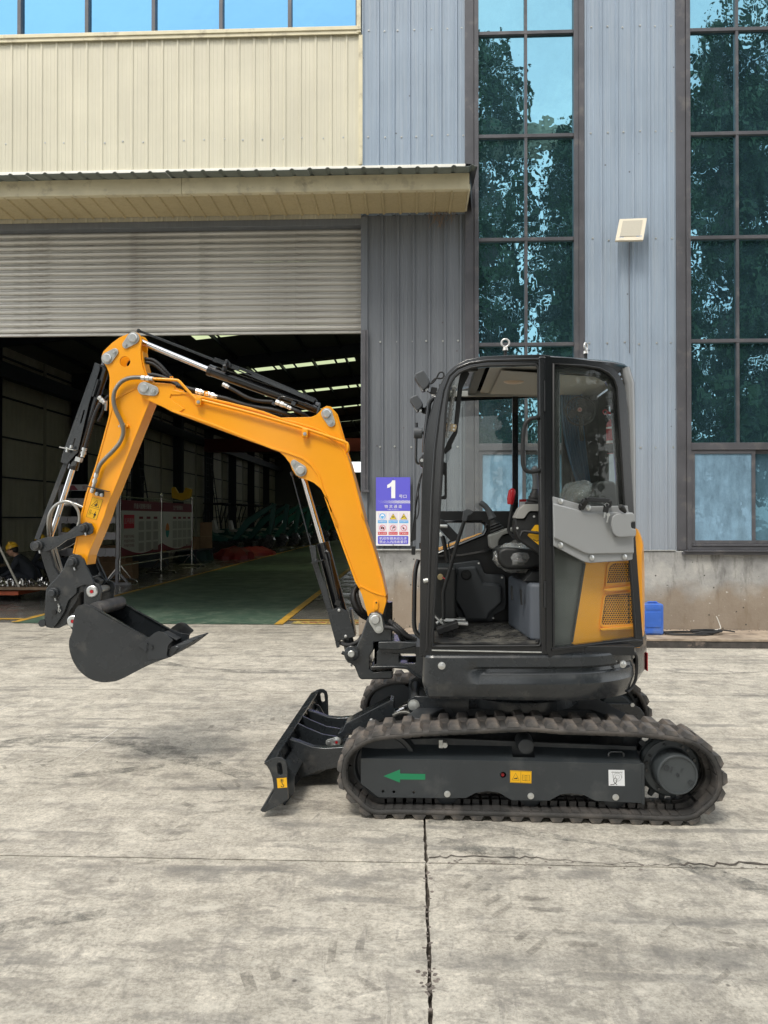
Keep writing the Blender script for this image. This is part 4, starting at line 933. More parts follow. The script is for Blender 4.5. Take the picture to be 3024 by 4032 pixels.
# ================================================================ THE MINI EXCAVATOR
for c, s_ in ((cA, 2.07375), (cB, 2.07375), (cC, 2.07375), (cD, 2.37), (cE, 1.659), (cF, 2.765), (cG, 2.765), (cH, 1.8433), (cI, 1.659), (cJ, 2.07375), (cK, 2.37), (cM, 4.424), (cS, 1.0)): c.s = s_
def mm(c, px, v): return px/c.s*v/F
M['yellow'] = pbr('machine_yellow', (.98, .39, .001), .36, var=.04, vscale=3, coat=.35, bmp=.05, bscale=140, dirt=(.74, .31, .02), dscale=9, dth=(.66, .85))
M['char'] = pbr('charcoal_paint', (.021, .025, .029), .27, var=.15, vscale=4, coat=.4, rvar=.07, bmp=.04, bscale=160, dirt=(.065, .065, .062), dscale=9, dth=(.56, .74))
M['charm'] = pbr('charcoal_matt', (.027, .031, .035), .5, var=.15, vscale=6, dirt=(.09, .088, .083), dscale=8, dth=(.55, .8))
M['black'] = pbr('black_gloss', (.008, .009, .011), .16, coat=.5)
M['blackm'] = pbr('black_matt', (.012, .013, .014), .5)
M['rubber'] = pbr('hose_rubber', (.014, .014, .015), .55)
M['track'] = pbr('track_rubber', (.034, .033, .032), .7, var=.25, vscale=12, dirt=(.115, .102, .092), dscale=4.5, dth=(.45, .7), bmp=.4, bscale=90, bdist=.003)
M['lug'] = pbr('dusty_lug', (.068, .065, .063), .66, var=.25, vscale=15, dirt=(.155, .132, .112), dscale=11, dth=(.42, .62), bmp=.4, bscale=90)
M['rod'] = pbr('chrome_rod', (.78, .78, .80), .07, 1.0)
M['spring'] = pbr('steel_spring', (.42, .42, .40), .32, .7)
M['plas'] = pbr('grey_plastic', (.32, .33, .335), .5, bmp=.15, bscale=300, bdist=.001)
M['plasd'] = pbr('dark_trim_plastic', (.072, .079, .087), .58, bmp=.15, bscale=300, bdist=.001)
M['plasb'] = pbr('slate_trim_plastic', (.095, .108, .130), .6, bmp=.15, bscale=300, bdist=.001)
M['liner'] = pbr('roof_lining_cab', (.40, .40, .38), .7)
M['decal_y'] = flat('decal_yellow', (.85, .46, .01), .4); M['decal_w'] = flat('decal_white', (.78, .80, .82), .4); M['decal_g'] = flat('decal_green', (.01, .21, .09), .4); M['ink'] = flat('decal_ink', (.02, .018, .015), .5)
M['redp'] = pbr('red_plastic', (.45, .012, .02), .35)
m, nt, b = new_mat('cab_glass'); nt.nodes.remove(b)
tr = N(nt, 'ShaderNodeBsdfTransparent'); tr.inputs['Color'].default_value = (.955, .985, .975, 1); gl = N(nt, 'ShaderNodeBsdfGlossy', Roughness=.01); fr = N(nt, 'ShaderNodeLayerWeight', Blend=.5); pw = N(nt, 'ShaderNodeMath', operation='POWER'); pw.inputs[1].default_value = 4.0; nt.links.new(fr.outputs['Facing'], pw.inputs[0])
mx_ = N(nt, 'ShaderNodeMixShader'); ad = N(nt, 'ShaderNodeMath', operation='MULTIPLY_ADD'); nt.links.new(pw.outputs[0], ad.inputs[0]); ad.inputs[1].default_value = .5; ad.inputs[2].default_value = .022
nt.links.new(ad.outputs[0], mx_.inputs['Fac']); nt.links.new(tr.outputs[0], mx_.inputs[1]); nt.links.new(gl.outputs[0], mx_.inputs[2])
df = N(nt, 'ShaderNodeBsdfDiffuse'); df.inputs['Color'].default_value = (.6, .62, .6, 1); m2 = N(nt, 'ShaderNodeMixShader'); nt.links.new(ramp(nt, noise(nt, coords(nt), 3, 7, .65), [(.35, .01), (.75, .05)]), m2.inputs['Fac'])
nt.links.new(mx_.outputs[0], m2.inputs[1]); nt.links.new(df.outputs[0], m2.inputs[2]); nt.links.new(m2.outputs[0], nt.nodes['Material Output'].inputs['Surface']); M['glass'] = m
m, nt, b = new_mat('clear_wrap'); nt.nodes.remove(b); tr = N(nt, 'ShaderNodeBsdfTransparent'); gl = N(nt, 'ShaderNodeBsdfGlossy', Roughness=.12); mx_ = N(nt, 'ShaderNodeMixShader')
lw = N(nt, 'ShaderNodeLayerWeight', Blend=.55); bp = N(nt, 'ShaderNodeBump', Strength=1.0, Distance=.02); nt.links.new(noise(nt, coords(nt), 22, 6, .6, 1.5), bp.inputs['Height'])
for q in (gl, lw): nt.links.new(bp.outputs[0], q.inputs['Normal'])
df = N(nt, 'ShaderNodeBsdfDiffuse'); df.inputs['Color'].default_value = (.75, .76, .75, 1); m2 = N(nt, 'ShaderNodeMixShader', Fac=.16)
nt.links.new(lw.outputs['Facing'], mx_.inputs['Fac']); nt.links.new(tr.outputs[0], mx_.inputs[1]); nt.links.new(gl.outputs[0], mx_.inputs[2]); nt.links.new(mx_.outputs[0], m2.inputs[1]); nt.links.new(df.outputs[0], m2.inputs[2])
nt.links.new(m2.outputs[0], nt.nodes['Material Output'].inputs['Surface']); M['wrap'] = m

VC = 4.63                                            # middle of the machine
UC = E(2100, 3200, 3.86).x
ex = empty('mini_excavator', (UC*CA+VC*SA, -UC*SA+VC*CA, 0), -YAW); OFF = (-UC, -VC, 0); ex['frame_off'] = OFF
tag(ex, 'yellow and charcoal mini excavator with closed cab parked on the concrete yard', 'excavator')
def P_(name, parent=None):
    """an empty part of the machine"""
    o = empty(name, (0, 0, 0), parent=parent or ex); o['frame_off'] = OFF; return o
def Bd(b, name, mat, parent=None, bevel=0, **k): return b.build(name, M[mat] if isinstance(mat, str) else mat, parent or ex, bevel, **k)
def SUB(b, name, mat, part, bevel=0, **k):
    """sub-part: child of a mesh part that already carries the frame offset"""
    o = b.build(name, M[mat] if isinstance(mat, str) else mat, part, bevel, **k); o.location = OFF if part.get('frame_off') else (0, 0, 0); return o
def hull2(a, r1, c, r2, n=14):
    a = Vector(a); c = Vector(c); d = c-a; t = math.atan2(d.y, d.x); ph = math.acos(max(-1, min(1, (r1-r2)/max(1e-6, d.length)))); out = []
    for i in range(n+1): q = t+ph+(2*math.pi-2*ph)*i/n; out.append((a.x+r1*math.cos(q), a.y+r1*math.sin(q)))
    for i in range(n+1): q = t-ph+2*ph*i/n; out.append((c.x+r2*math.cos(q), c.y+r2*math.sin(q)))
    return out
def hexbolt(b, x, y, z, r, h=.008, washer=True):
    if washer: b.cyl((x, y, z), (x, y-.0025, z), r*1.45, n=16)
    b.cyl((x, y-.0025, z), (x, y-.0025-h, z), r, n=6)
def pinplate(c, big, small, R, r, pin, v, parent, th=.008):
    A = EP(c, [big], v)[0]; B = EP(c, [small], v)[0]; Rm, rm, pm = mm(c, R, v), mm(c, r, v), mm(c, pin, v)
    b = MB(); b.prism(hull2(A, Rm, B, rm), v-th, v); o = Bd(b, 'pin_plate', 'zinc', parent, .0015)
    b = MB(); b.lathe((A[0], v-th, A[1]), (0, -1, 0), [(0, pm), (.007, pm), (.012, pm*.82), (.0125, pm*.5)], 8 if pm < .0 else 20); pn = SUB(b, 'pin', 'bolt', o); pn.location = (0, 0, 0)
    b = MB(); hexbolt(b, B[0], v-th, B[1], rm*.42, .009); q = SUB(b, 'bolt', 'bolt', o); q.location = (0, 0, 0); return o
def hose(pts3, r, parent, name='hose', mat='rubber', pitch=.016, amp=.14, n=8, closed=False):
    P = resample(spl(pts3, 8), pitch/2); rs = [r*(1+(amp if i % 2 else -amp)) for i in range(len(P))]
    b = MB(); b.tube(P, rs, n); return Bd(b, name, mat, parent, ang=80)
def fitting(b, p0, p1, r):
    p0, p1 = Vector(p0), Vector(p1); L = (p1-p0).length
    for a, c, k, n in ((0, .3, 1.25, 6), (.3, .42, .85, 12), (.42, .68, 1.35, 6), (.68, 1, 1.05, 12)): b.cyl(p0.lerp(p1, a), p0.lerp(p1, c), r*k, n=n)
def P3(c, pts, v): return [E3(c, x, y, v) if len((x, y)) == 2 else None for x, y in pts]
def P3v(c, pts): return [E3(c, p[0], p[1], p[2]) for p in pts]

# ---------------------------------------------------------------- boom
V0, V1 = 4.545, 4.715
boom = P_('boom')
bo_s = [cA(*p) for p in [(925, 560), (940, 535), (975, 525), (1010, 526), (1190, 541), (1218, 552), (1232, 580), (1310, 612), (1659, 692)]] + \
       [cB(*p) for p in [(600, 735), (840, 818), (1090, 812), (1130, 795), (1160, 765), (1185, 738), (1215, 722), (1250, 728), (1278, 760), (1295, 815), (1350, 1000), (1372, 1090), (1392, 1150), (1430, 1290), (1525, 1659)]] + \
       [cD(*p) for p in [(880, 280), (1000, 640), (1070, 880), (1117, 1065), (1117, 1112), (1083, 1235), (1060, 1300), (1010, 1330), (965, 1300), (945, 1245), (890, 1050), (835, 930), (700, 560), (545, 125)]] + \
       [cB(*p) for p in [(1203, 1455), (1165, 1395), (1110, 1350), (1060, 1328), (1010, 1315), (965, 1290), (935, 1245), (915, 1190), (870, 1132), (830, 1098), (770, 1070), (500, 975), (0, 788)]] + \
       [cA(*p) for p in [(1215, 772), (1195, 770), (1130, 735), (1010, 682), (960, 655), (930, 620)]]
bo = EP(cS, bo_s, V0)
for a, b_ in ((V0, V0+.014), (V1-.014, V1)):
    b = MB(); b.prism(bo, a, b_); Bd(b, 'side_plate', 'yellow', boom, .0015)
top = EP(cS, [cA(*p) for p in [(1205, 600), (1320, 622), (1659, 700)]]+[cB(*p) for p in [(700, 775), (835, 826), (1000, 872), (1130, 910), (1200, 945), (1290, 1012), (1350, 1080), (1395, 1190), (1440, 1350), (1520, 1659)]]+[cD(*p) for p in [(880, 290), (1000, 650), (1070, 890), (1108, 1062)]], V0-.004)
bot = EP(cS, [cA(*p) for p in [(1205, 765), (1330, 805)]]+[cB(*p) for p in [(300, 880), (770, 1066), (900, 1105), (1020, 1148), (1090, 1205), (1150, 1290), (1190, 1420), (1215, 1468), (1300, 1700)]]+[cD(*p) for p in [(545, 128), (700, 555), (835, 925), (872, 985)]], V0-.004)
b = MB(); b.ribbon(top, .014, V0-.007, V1+.007); Bd(b, 'top_flange', 'yellow', boom, .003)
b = MB(); b.ribbon(bot, .013, V0-.007, V1+.007); Bd(b, 'bottom_flange', 'yellow', boom, .003)
# cast nose at the arm end: raised side cheeks
nose = EP(cS, [cA(*p) for p in [(985, 527), (1190, 541), (1215, 565), (1225, 590), (1310, 622), (1245, 632), (1190, 630), (1180, 655), (1215, 690), (1300, 745), (1250, 782), (1190, 765), (1130, 733), (1010, 680)]], V0-.004)
for a, b_ in ((V0-.006, V0+.01), (V1-.01, V1+.006)): b = MB(); b.prism(nose, a, b_); Bd(b, 'nose_plate', 'yellow', boom, .003)
seam = EP(cS, [cD(*p) for p in [(868, 962), (900, 978), (960, 1010), (1020, 1035), (1088, 1055)]], V0-.003); b = MB(); b.ribbon(seam, .010, V0-.005, V0+.005); Bd(b, 'foot_seam', 'yellow', boom, .003)
q = EP(cD, [(1025, 1120)], V0)[0]; q2 = EP(cD, [(1020, 1170)], V0)[0]; b = MB(); b.prism(hull2(q, .013, q2, .014), V0-.008, V0); Bd(b, 'lug', 'yellow', boom, .002); b = MB(); b.cyl((q[0], V0-.0085, q[1]), (q[0], V0-.0092, q[1]), .005, n=10); Bd(b, 'lug_hole', 'blackm', boom)
pinplate(cA, (972, 580), (1050, 600), 55, 42, 38, V0-.006, boom); pinplate(cB, (1218, 787), (1253, 860), 46, 34, 36, V0, boom); pinplate(cB, (1005, 1250), (950, 1190), 50, 28, 38, V0, boom)
# steel pipe clamped along the boom
vp = V0-.022
pipe = P3(cA, [(1030, 500), (1235, 512), (1262, 528), (1380, 655), (1410, 665)], vp)+P3(cB, [(200, 676), (600, 780), (1030, 905), (1270, 985), (1372, 1020), (1390, 1045), (1392, 1080)], vp)+[E3(cB, 1375, 1110, V0+.03)]
P = []
for i, p in enumerate(pipe): P.append(p)
b = MB(); b.tube(resample(spl(P, 4), .02), .0085, 8); Bd(b, 'pipe', 'yellow', boom, ang=80)
for (x, y) in ((1415, 690), (0, 0)):
    c = cA if x else cB; x, y = (x, y) if x else (1040, 950)
    p0 = EP(c, [(x-20, y-42), (x+30, y-38), (x+22, y+30), (x-24, y+26)], V0-.02); b = MB(); b.prism(p0, V0-.034, V0); o = Bd(b, 'pipe_clamp', 'yellow', boom, .003)
    p1 = EP(c, [(x-3, y)], V0-.034)[0]; b = MB(); hexbolt(b, p1[0], V0-.034, p1[1], .007); k_ = SUB(b, 'bolt', 'bolt', o); k_.location = (0, 0, 0)
p1 = [E3(cB, 222, 640, V0-.004), E3(cB, 222, 605, V0-.004), E3(cB, 240, 603, V0-.004), E3(cB, 240, 640, V0-.004)]; b = MB(); b.tube(p1, .005, 6); b.tube([q+Vector((-.21, 0, .09)) for q in p1], .004, 6); Bd(b, 'hose_loop', 'yellow', boom)

# ---------------------------------------------------------------- arm
A0, A1 = 4.572, 4.688
arm = P_('arm')
ao_s = [cA(*p) for p in [(905, 122), (925, 132), (942, 155), (950, 185), (942, 240), (940, 280), (944, 340), (955, 400), (975, 455), (1005, 520), (1030, 600)]]+[(587, 1578), (454, 1910), (422, 1985), (399, 2050), (375, 2115), (352, 2165), (337, 2207), (333, 2209)] + \
       [cK(*p) for p in [(700, 790), (680, 780), (752, 480), (790, 350)]]+[cA(*p) for p in [(455, 1620), (500, 1440), (545, 1320), (590, 1170), (640, 985), (683, 815), (684, 700), (684, 560), (690, 500), (680, 450), (663, 405), (640, 372), (626, 345), (624, 310), (634, 280), (665, 248), (710, 205), (770, 162), (840, 132), (875, 124)]]
ao = EP(cS, ao_s, A0); hc = EP(cA, [(813, 360)], A0)[0]; hr = mm(cA, 45, A0)
for a, b_ in ((A0, A0+.012), (A1-.012, A1)):
    b = MB(); b.prism(ao, a, b_, [circ(hc[0], hc[1], hr, 28)]); Bd(b, 'side_plate', 'yellow', arm, .0012)
at_ = EP(cS, [cA(*p) for p in [(930, 562), (830, 612), (740, 662), (712, 720), (684, 820), (640, 985), (580, 1200), (500, 1440), (455, 1620)]]+[cK(*p) for p in [(752, 478), (684, 782)]], A0-.003)
ab = EP(cS, [(587, 1578), (454, 1910), (422, 1985), (408, 2030), (380, 2100), (352, 2165), (335, 2212)], A0-.003)
b = MB(); b.ribbon(at_, .011, A0-.004, A1+.004); Bd(b, 'rear_flange', 'yellow', arm, .003)
b = MB(); b.ribbon(ab, .013, A0-.006, A1+.006); b.prism(EP(cS, [(337, 2212), (352, 2165), (342, 2225), (334, 2222)], A0-.003), A0-.004, A1+.004); Bd(b, 'front_flange', 'yellow', arm, .003)
b = MB(); b.ribbon(EP(cS, [cA(*p) for p in [(683, 600), (684, 420), (690, 360)]], A0), .004, A0+.012, A1-.012); b.ribbon(EP(cA, [(945, 270), (950, 350), (975, 440), (1005, 520)], A0), .008, A0+.013, A1-.013); Bd(b, 'head_web', 'yellow', arm)
pinplate(cA, (883, 170), (823, 225), 52, 30, 38, A0, arm); pinplate(cA, (672, 335), (733, 283), 50, 30, 37, A0, arm)
cc = EP(cA, [(835, 888)], A0)[0]; b = MB(); b.cyl((cc[0], A0, cc[1]), (cc[0], A0-.02, cc[1]), .010, n=14); Bd(b, 'boss', 'yellow', arm, .002)
b = MB(); cq = E3(cA, 785, 880, A0-.03); b.tube([cq+Vector((.020*math.cos(t), .02*math.sin(t)*.4, .008*math.sin(t)+.007*math.cos(t))) for t in [k*math.pi/8 for k in range(16)]], .0022, 6, closed=True); Bd(b, 'hose_ring', 'spring', arm)
# steel spring wrapped hose down the arm
hs = P3v(cA, [(1000, 497, A0-.03), (955, 492, A0-.03), (900, 490, A0-.032), (840, 498, A0-.032), (785, 525, A0-.032), (742, 575, A0-.032), (722, 630, A0-.032), (722, 700, A0-.032), (745, 775, A0-.032), (780, 845, A0-.032), (797, 900, A0-.032), (795, 960, A0-.032), (765, 1030, A0-.032), (710, 1095, A0-.032), (650, 1155, A0-.032), (605, 1210, A0-.03), (585, 1270, A0-.03)])
hose(hs, .0125, arm, 'spring_hose', 'spring', .0062, .17, 8)
b = MB(); fitting(b, E3(cA, 950, 493, A0-.03), E3(cA, 1045, 500, V0-.022), .0125); Bd(b, 'hose_fitting', 'bolt', arm)
b = MB(); fitting(b, E3(cA, 583, 1270, A0-.03), E3(cA, 556, 1385, A0-.02), .0105); fitting(b, E3(cA, 553, 1390, A0-.02), E3(cA, 540, 1430, A0-.015), .009); Bd(b, 'hose_fitting', 'bolt', arm)
b = MB(); b.bar(E3(cA, 513, 1380, A0-.03), E3(cA, 678, 1422, A0-.03), .004, .05, (0, 1, 0)); Bd(b, 'bracket_shelf', 'charm', arm)
b = MB(); b.prism(EP(cA, [(578, 1402), (645, 1415), (640, 1465), (568, 1450)], A0), A0-.005, A0); Bd(b, 'bracket', 'blackm', arm)
for xy in ((583, 1440), (622, 1450)):
    q = EP(cA, [xy], A0-.005)[0]; b = MB(); hexbolt(b, q[0], A0-.005, q[1], .0075); Bd(b, 'bolt', 'bolt', arm)
# warning decal on the arm
dq = [(549, 1465), (634, 1490), (580, 1653), (497, 1627)]; dp = EP(cA, dq, A0)
b = MB(); b.prism(dp, A0-.0012, A0-.0004); dec = Bd(b, 'warning_decal', 'decal_y', arm)
def lerp2(u, w, q=dp):  # u right, w down in the decal
    a = Vector(q[0]).lerp(Vector(q[1]), u); c = Vector(q[3]).lerp(Vector(q[2]), u); p = a.lerp(c, w); return (p.x, p.y)
b = MB(); y_ = A0-.0016
b.ribbon([lerp2(.0, 0), lerp2(1, 0), lerp2(1, 1), lerp2(0, 1)], .0014, y_-.0003, y_, closed=True); b.ribbon([lerp2(0, .5), lerp2(1, .5)], .0014, y_-.0003, y_)
b.ribbon([lerp2(.5, .1), lerp2(.86, .42), lerp2(.14, .42)], .004, y_-.0003, y_, closed=True); b.prism([lerp2(.42, .38), lerp2(.62, .38), lerp2(.66, .3), lerp2(.5, .22), lerp2(.48, .3)], y_-.0003, y_); b.prism([lerp2(.32, .34), lerp2(.46, .3), lerp2(.46, .36)], y_-.0003, y_)
b.ribbon([lerp2(.16, .62), lerp2(.28, .62), lerp2(.28, .85), lerp2(.16, .85)], .002, y_-.0003, y_, closed=True); b.prism([lerp2(.62, .72), lerp2(.8, .72), lerp2(.84, .82), lerp2(.76, .82), lerp2(.76, .95), lerp2(.66, .95), lerp2(.66, .82), lerp2(.58, .82)], y_-.0003, y_)
hq = lerp2(.71, .66); b.prism(circ(hq[0], hq[1], .0035, 10), y_-.0003, y_); b.ribbon([lerp2(.34, .76), lerp2(.54, .76)], .0016, y_-.0003, y_); q_ = SUB(b, 'symbol', 'ink', dec); q_.location = (0, 0, 0)
AM = (A0+A1)/2
# ---------------------------------------------------------------- hydraulic cylinders
def cyl_between(p0, p1, r, name, mat, parent, n=22, r1=None):
    b = MB(); p0, p1 = Vector(p0), Vector(p1); b.tube([p0, p1], [r, r1 or r], n); return Bd(b, name, mat, parent, .0015 if n > 12 else 0)
ac = P_('arm_cylinder'); VB = (V0+V1)/2
k0, k1 = E3(cA, 892, 178, VB), E3(cB, 258, 430, VB); cyl_between(k0, k1, .0172, 'rod', 'rod', ac)
b1 = E3(cB, 1150, 742, VB); b2 = E3(cB, 1218, 787, VB)
cyl_between(E3(cB, 258, 430, VB), b1, .0345, 'barrel', 'black', ac); cyl_between(E3(cB, 252, 427, VB), E3(cB, 285, 443, VB), .0365, 'gland', 'black', ac)
b = MB(); b.cyl(b2+Vector((0, -.05, 0)), b2+Vector((0, .05, 0)), .036, n=20); b.cyl(k0+Vector((0, -.045, 0)), k0+Vector((0, .045, 0)), .034, n=20); b.cyl(k0, k0.lerp(k1, .09), .026, .02, 14); Bd(b, 'rod_eye', 'black', ac)
def channel(pts, c, v, w, name, parent, slots=()):
    pr = EP(c, pts, v); hl = []
    for s_ in slots:
        a, d = EP(c, [s_[0], s_[1]], v); hl.append(hull2(a, s_[2], d, s_[2], 6))
    b = MB(); b.prism(pr, v, v+.006, hl)
    return b
b = channel([(300, 328), (285, 360), (330, 372), (1110, 695), (1122, 660), (620, 446)], cB, 4.57, .05, 'c', ac, (((500, 425), (600, 468), .004),)); pr = EP(cB, [(300, 328), (1122, 662)], 4.57); b.ribbon(pr, .006, 4.57, 4.66); Bd(b, 'guard_rail', 'char', ac, .001)
b = MB(); b.bar(E3(cA, 935, 112, 4.60), E3(cB, 290, 345, 4.60), .014, .014); b.cyl(E3(cA, 925, 108, 4.58), E3(cA, 925, 108, 4.64), .012, n=12); Bd(b, 'guide_bar', 'char', ac, .001)
b = MB(); b.cyl(E3(cA, 925, 108, 4.58), E3(cA, 925, 108, 4.572), .009, n=6); b.bar(E3(cB, 372, 440, 4.56), E3(cB, 408, 350, 4.56), .014, .05); b.cyl(E3(cB, 372, 400, 4.54), E3(cB, 395, 395, 4.54), .011, n=6); b.cyl(E3(cB, 420, 395, 4.55), E3(cB, 425, 370, 4.55), .006, n=6); Bd(b, 'clamp', 'charm', ac, .002)
b = MB(); b.tube(P3v(cB, [(822, 700, 4.585), (824, 660, 4.585), (845, 646, 4.585), (880, 652, 4.585), (1110, 722, 4.585), (1140, 745, 4.585)]), .007, 8); b.tube(P3v(cB, [(1040, 700, 4.585), (1130, 740, 4.585)]), .011, 8); Bd(b, 'oil_pipe', 'black', ac, ang=70)
b = MB(); fitting(b, E3(cB, 800, 690, 4.58), E3(cB, 890, 725, 4.58), .013); fitting(b, E3(cB, 368, 545, 4.58), E3(cB, 420, 572, 4.58), .011); fitting(b, E3(cB, 895, 730, 4.58), E3(cB, 935, 748, 4.58), .010); Bd(b, 'hose_fitting', 'bolt', ac)
b = MB(); q = E3(cB, 785, 705, 4.60); b.obox(q, (.02, .04, .02), (0, .4, 0)); q = E3(cB, 948, 705, 4.58); b.obox(q, (.028, .03, .024), (0, .4, 0)); Bd(b, 'port_block', 'black', ac, .003)
hp = P_('boom_hoses')
hose(P3v(cB, [(415, 570, 4.58), (480, 605, 4.58), (560, 650, 4.58), (650, 680, 4.59), (780, 690, 4.6)]), .0115, hp)
hose(P3v(cB, [(930, 745, 4.58), (985, 770, 4.58), (1040, 800, 4.6), (1090, 850, 4.64)]), .013, hp)
hose(P3v(cB, [(-20, 555, 4.6), (60, 575, 4.6), (150, 600, 4.6)])+P3v(cB, [(165, 605, 4.6)]), .0125, hp)
hose(P3v(cB, [(310, 645, 4.6), (400, 665, 4.6), (520, 705, 4.6), (650, 735, 4.6), (780, 755, 4.6), (880, 785, 4.6), (960, 820, 4.63)]), .013, hp)
hose(P3v(cB, [(480, 705, 4.64), (600, 745, 4.64), (750, 790, 4.64), (860, 810, 4.64), (900, 830, 4.66)]), .0125, hp)
b = MB(); fitting(b, E3(cB, 150, 600, 4.6), E3(cB, 215, 618, 4.6), .014); fitting(b, E3(cB, 235, 622, 4.6), E3(cB, 325, 650, 4.6), .013); Bd(b, 'hose_fitting', 'bolt', hp)
for off in (0, 26):
    hose(P3v(cA, [(930, 345+off, 4.62), (985, 340+off, 4.62), (1045, 350+off*1.2, 4.62), (1100, 390+off*1.2, 4.62), (1145, 440+off, 4.62), (1190, 490+off*.3, 4.63), (1240, 540, 4.64)]), .011, hp)
hose(P3v(cA, [(985, 470, 4.6), (1050, 470, 4.6), (1140, 495, 4.6), (1230, 545, 4.6), (1330, 580, 4.6), (1410, 600, 4.6)]), .0125, hp); hose(P3v(cA, [(1000, 490, 4.64), (1080, 500, 4.64), (1180, 530, 4.64), (1290, 575, 4.64), (1380, 600, 4.64)]), .0125, hp)
# bucket cylinder
bc = P_('bucket_cylinder'); t0, t1, t2 = E3(cA, 655, 395, AM), E3(cA, 388, 1235, AM), E3(cK, 470, 640, AM)
cyl_between(t0, t1, .030, 'barrel', 'black', bc); cyl_between(E3(cA, 398, 1200, AM), E3(cA, 386, 1242, AM), .0325, 'gland', 'black', bc); cyl_between(t1, t2, .0165, 'rod', 'rod', bc)
b = MB(); b.cyl(E3(cA, 672, 335, A0+.015), E3(cA, 672, 335, A1-.015), .034, n=18); b.cyl(E3(cA, 672, 335, AM), t0, .028, n=14); Bd(b, 'rod_eye', 'black', bc)
b = MB(); pr = EP(cA, [(570, 368), (605, 385), (607, 420), (520, 700), (425, 1100), (340, 1195), (287, 1182), (300, 1120)], 4.565); hl = [hull2(*sum([[EP(cA, [s_[0]], 4.565)[0], .0045], [EP(cA, [s_[1]], 4.565)[0], .0045]], []), 6) for s_ in (((590, 510), (548, 640)), ((480, 760), (452, 860)), ((405, 990), (388, 1050)))]
b.prism(pr, 4.565, 4.570, hl); b.ribbon(EP(cA, [(570, 368), (430, 820), (295, 1182)], 4.565), .005, 4.565, 4.635); Bd(b, 'guard_rail', 'char', bc, .001)
b = MB(); b.prism(EP(cA, [(606, 390), (660, 420), (500, 900), (410, 1210), (360, 1225), (470, 850)], 4.585), 4.585, 4.60); Bd(b, 'guard_box', 'black', bc, .003)
b = MB(); b.bar(E3(cA, 330, 1190, 4.58), E3(cK, 345, 650, 4.55), .030, .008); Bd(b, 'guide_bar', 'charm', bc, .001)
b = MB(); b.bar(E3(cA, 295, 1062, 4.55), E3(cA, 410, 1085, 4.55), .006, .06); o = Bd(b, 'clamp', 'zinc', bc, .001)
for q in (((345, 1060), (340, 1100)), ((378, 1045), (372, 1068))): b = MB(); b.cyl(E3(cA, *q[0], 4.54), E3(cA, *q[1], 4.54), .0085, n=6); k = SUB(b, 'clamp_bolt', 'bolt', o); k.location = (0, 0, 0)
hose(P3v(cA, [(610, 700, 4.55), (575, 770, 4.55), (545, 860, 4.55), (520, 950, 4.55), (500, 1020, 4.55), (485, 1075, 4.55)]), .0115, bc, amp=.17)
b = MB(); fitting(b, E3(cA, 485, 1065, 4.55), E3(cA, 465, 1140, 4.55), .012); b.obox(E3(cA, 437, 1160, 4.56), (.032, .035, .026), (0, .3, 0)); fitting(b, E3(cA, 600, 650, 4.55), E3(cA, 645, 700, 4.55), .012); b.cyl(E3(cA, 660, 680, 4.57), E3(cA, 655, 760, 4.57), .009, n=8); Bd(b, 'hose_fitting', 'bolt', bc)
hose(P3v(cA, [(683, 640, 4.60), (655, 665, 4.60), (635, 760, 4.6), (610, 820, 4.6), (590, 850, 4.6)]), .009, bc)
# twin braided hoses looping to the quick coupler
for dv, dx in ((0, 0), (.03, 22)):
    hose(P3v(cK, [(738+dx*.2, 500, 4.55+dv), (740, 440, 4.54+dv), (728, 380, 4.53+dv), (690, 325, 4.52+dv), (640, 298, 4.52+dv), (580, 300, 4.52+dv), (520, 330, 4.52+dv), (475+dx*.6, 385, 4.52+dv), (452+dx, 450, 4.53+dv), (448+dx*1.2, 530, 4.56+dv), (458+dx*1.2, 610, 4.6+dv), (478+dx*1.4, 700, 4.62+dv), (500+dx*1.8, 800, 4.63+dv), (530+dx*1.8, 900, 4.64+dv), (575+dx, 980, 4.64+dv)]), .0088, bc, 'braided_hose', 'spring', .006, .08)
hose(P3v(cK, [(600, 320, 4.60), (660, 308, 4.60), (720, 325, 4.60), (780, 352, 4.60)]), .008, bc, 'braided_hose', 'spring', .006, .08)
b = MB(); fitting(b, E3(cK, 738, 490, 4.55), E3(cK, 728, 545, 4.57), .009); Bd(b, 'hose_fitting', 'bolt', bc)
# boom cylinder
lc = P_('boom_cylinder'); c0, c1, c2 = E3(cB, 1022, 1290, VB), E3(cD, 520, 562, VB), E3(cD, 790, 1600, VB)
cyl_between(c0, c1, .0172, 'rod', 'rod', lc); cyl_between(c1, E3(cD, 705, 1260, VB), .0395, 'barrel', 'black', lc); cyl_between(c0, c0.lerp(c1, .03), .03, 'rod_eye', 'black', lc)
b = MB(); b.prism(EP(cD, [(402, 592), (452, 588), (462, 640), (480, 760), (622, 1185), (600, 1205), (565, 1200), (430, 760)], 4.56), 4.56, 4.566); b.ribbon(EP(cD, [(402, 592), (430, 760), (570, 1205)], 4.56), .005, 4.56, 4.64); Bd(b, 'guard_rail', 'char', lc, .001)
b = MB(); b.prism(EP(cD, [(565, 1205), (680, 1160), (757, 1205), (828, 1438), (640, 1485)], 4.545), 4.545, 4.552); b.prism(EP(cD, [(640, 1485), (685, 1475), (680, 1535), (655, 1542)], 4.56), 4.55, 4.60); b.prism(EP(cD, [(765, 1180), (790, 1185), (830, 1430), (820, 1440)], 4.59), 4.58, 4.66); Bd(b, 'guard_plate', 'char', lc, .002)
for xy in ((676, 1192), (738, 1435)):
    q = EP(cD, [xy], 4.545)[0]; b = MB(); b.lathe((q[0], 4.545, q[1]), (0, -1, 0), [(0, .009), (.004, .009), (.007, .006)], 14); Bd(b, 'bolt', 'bolt', lc)
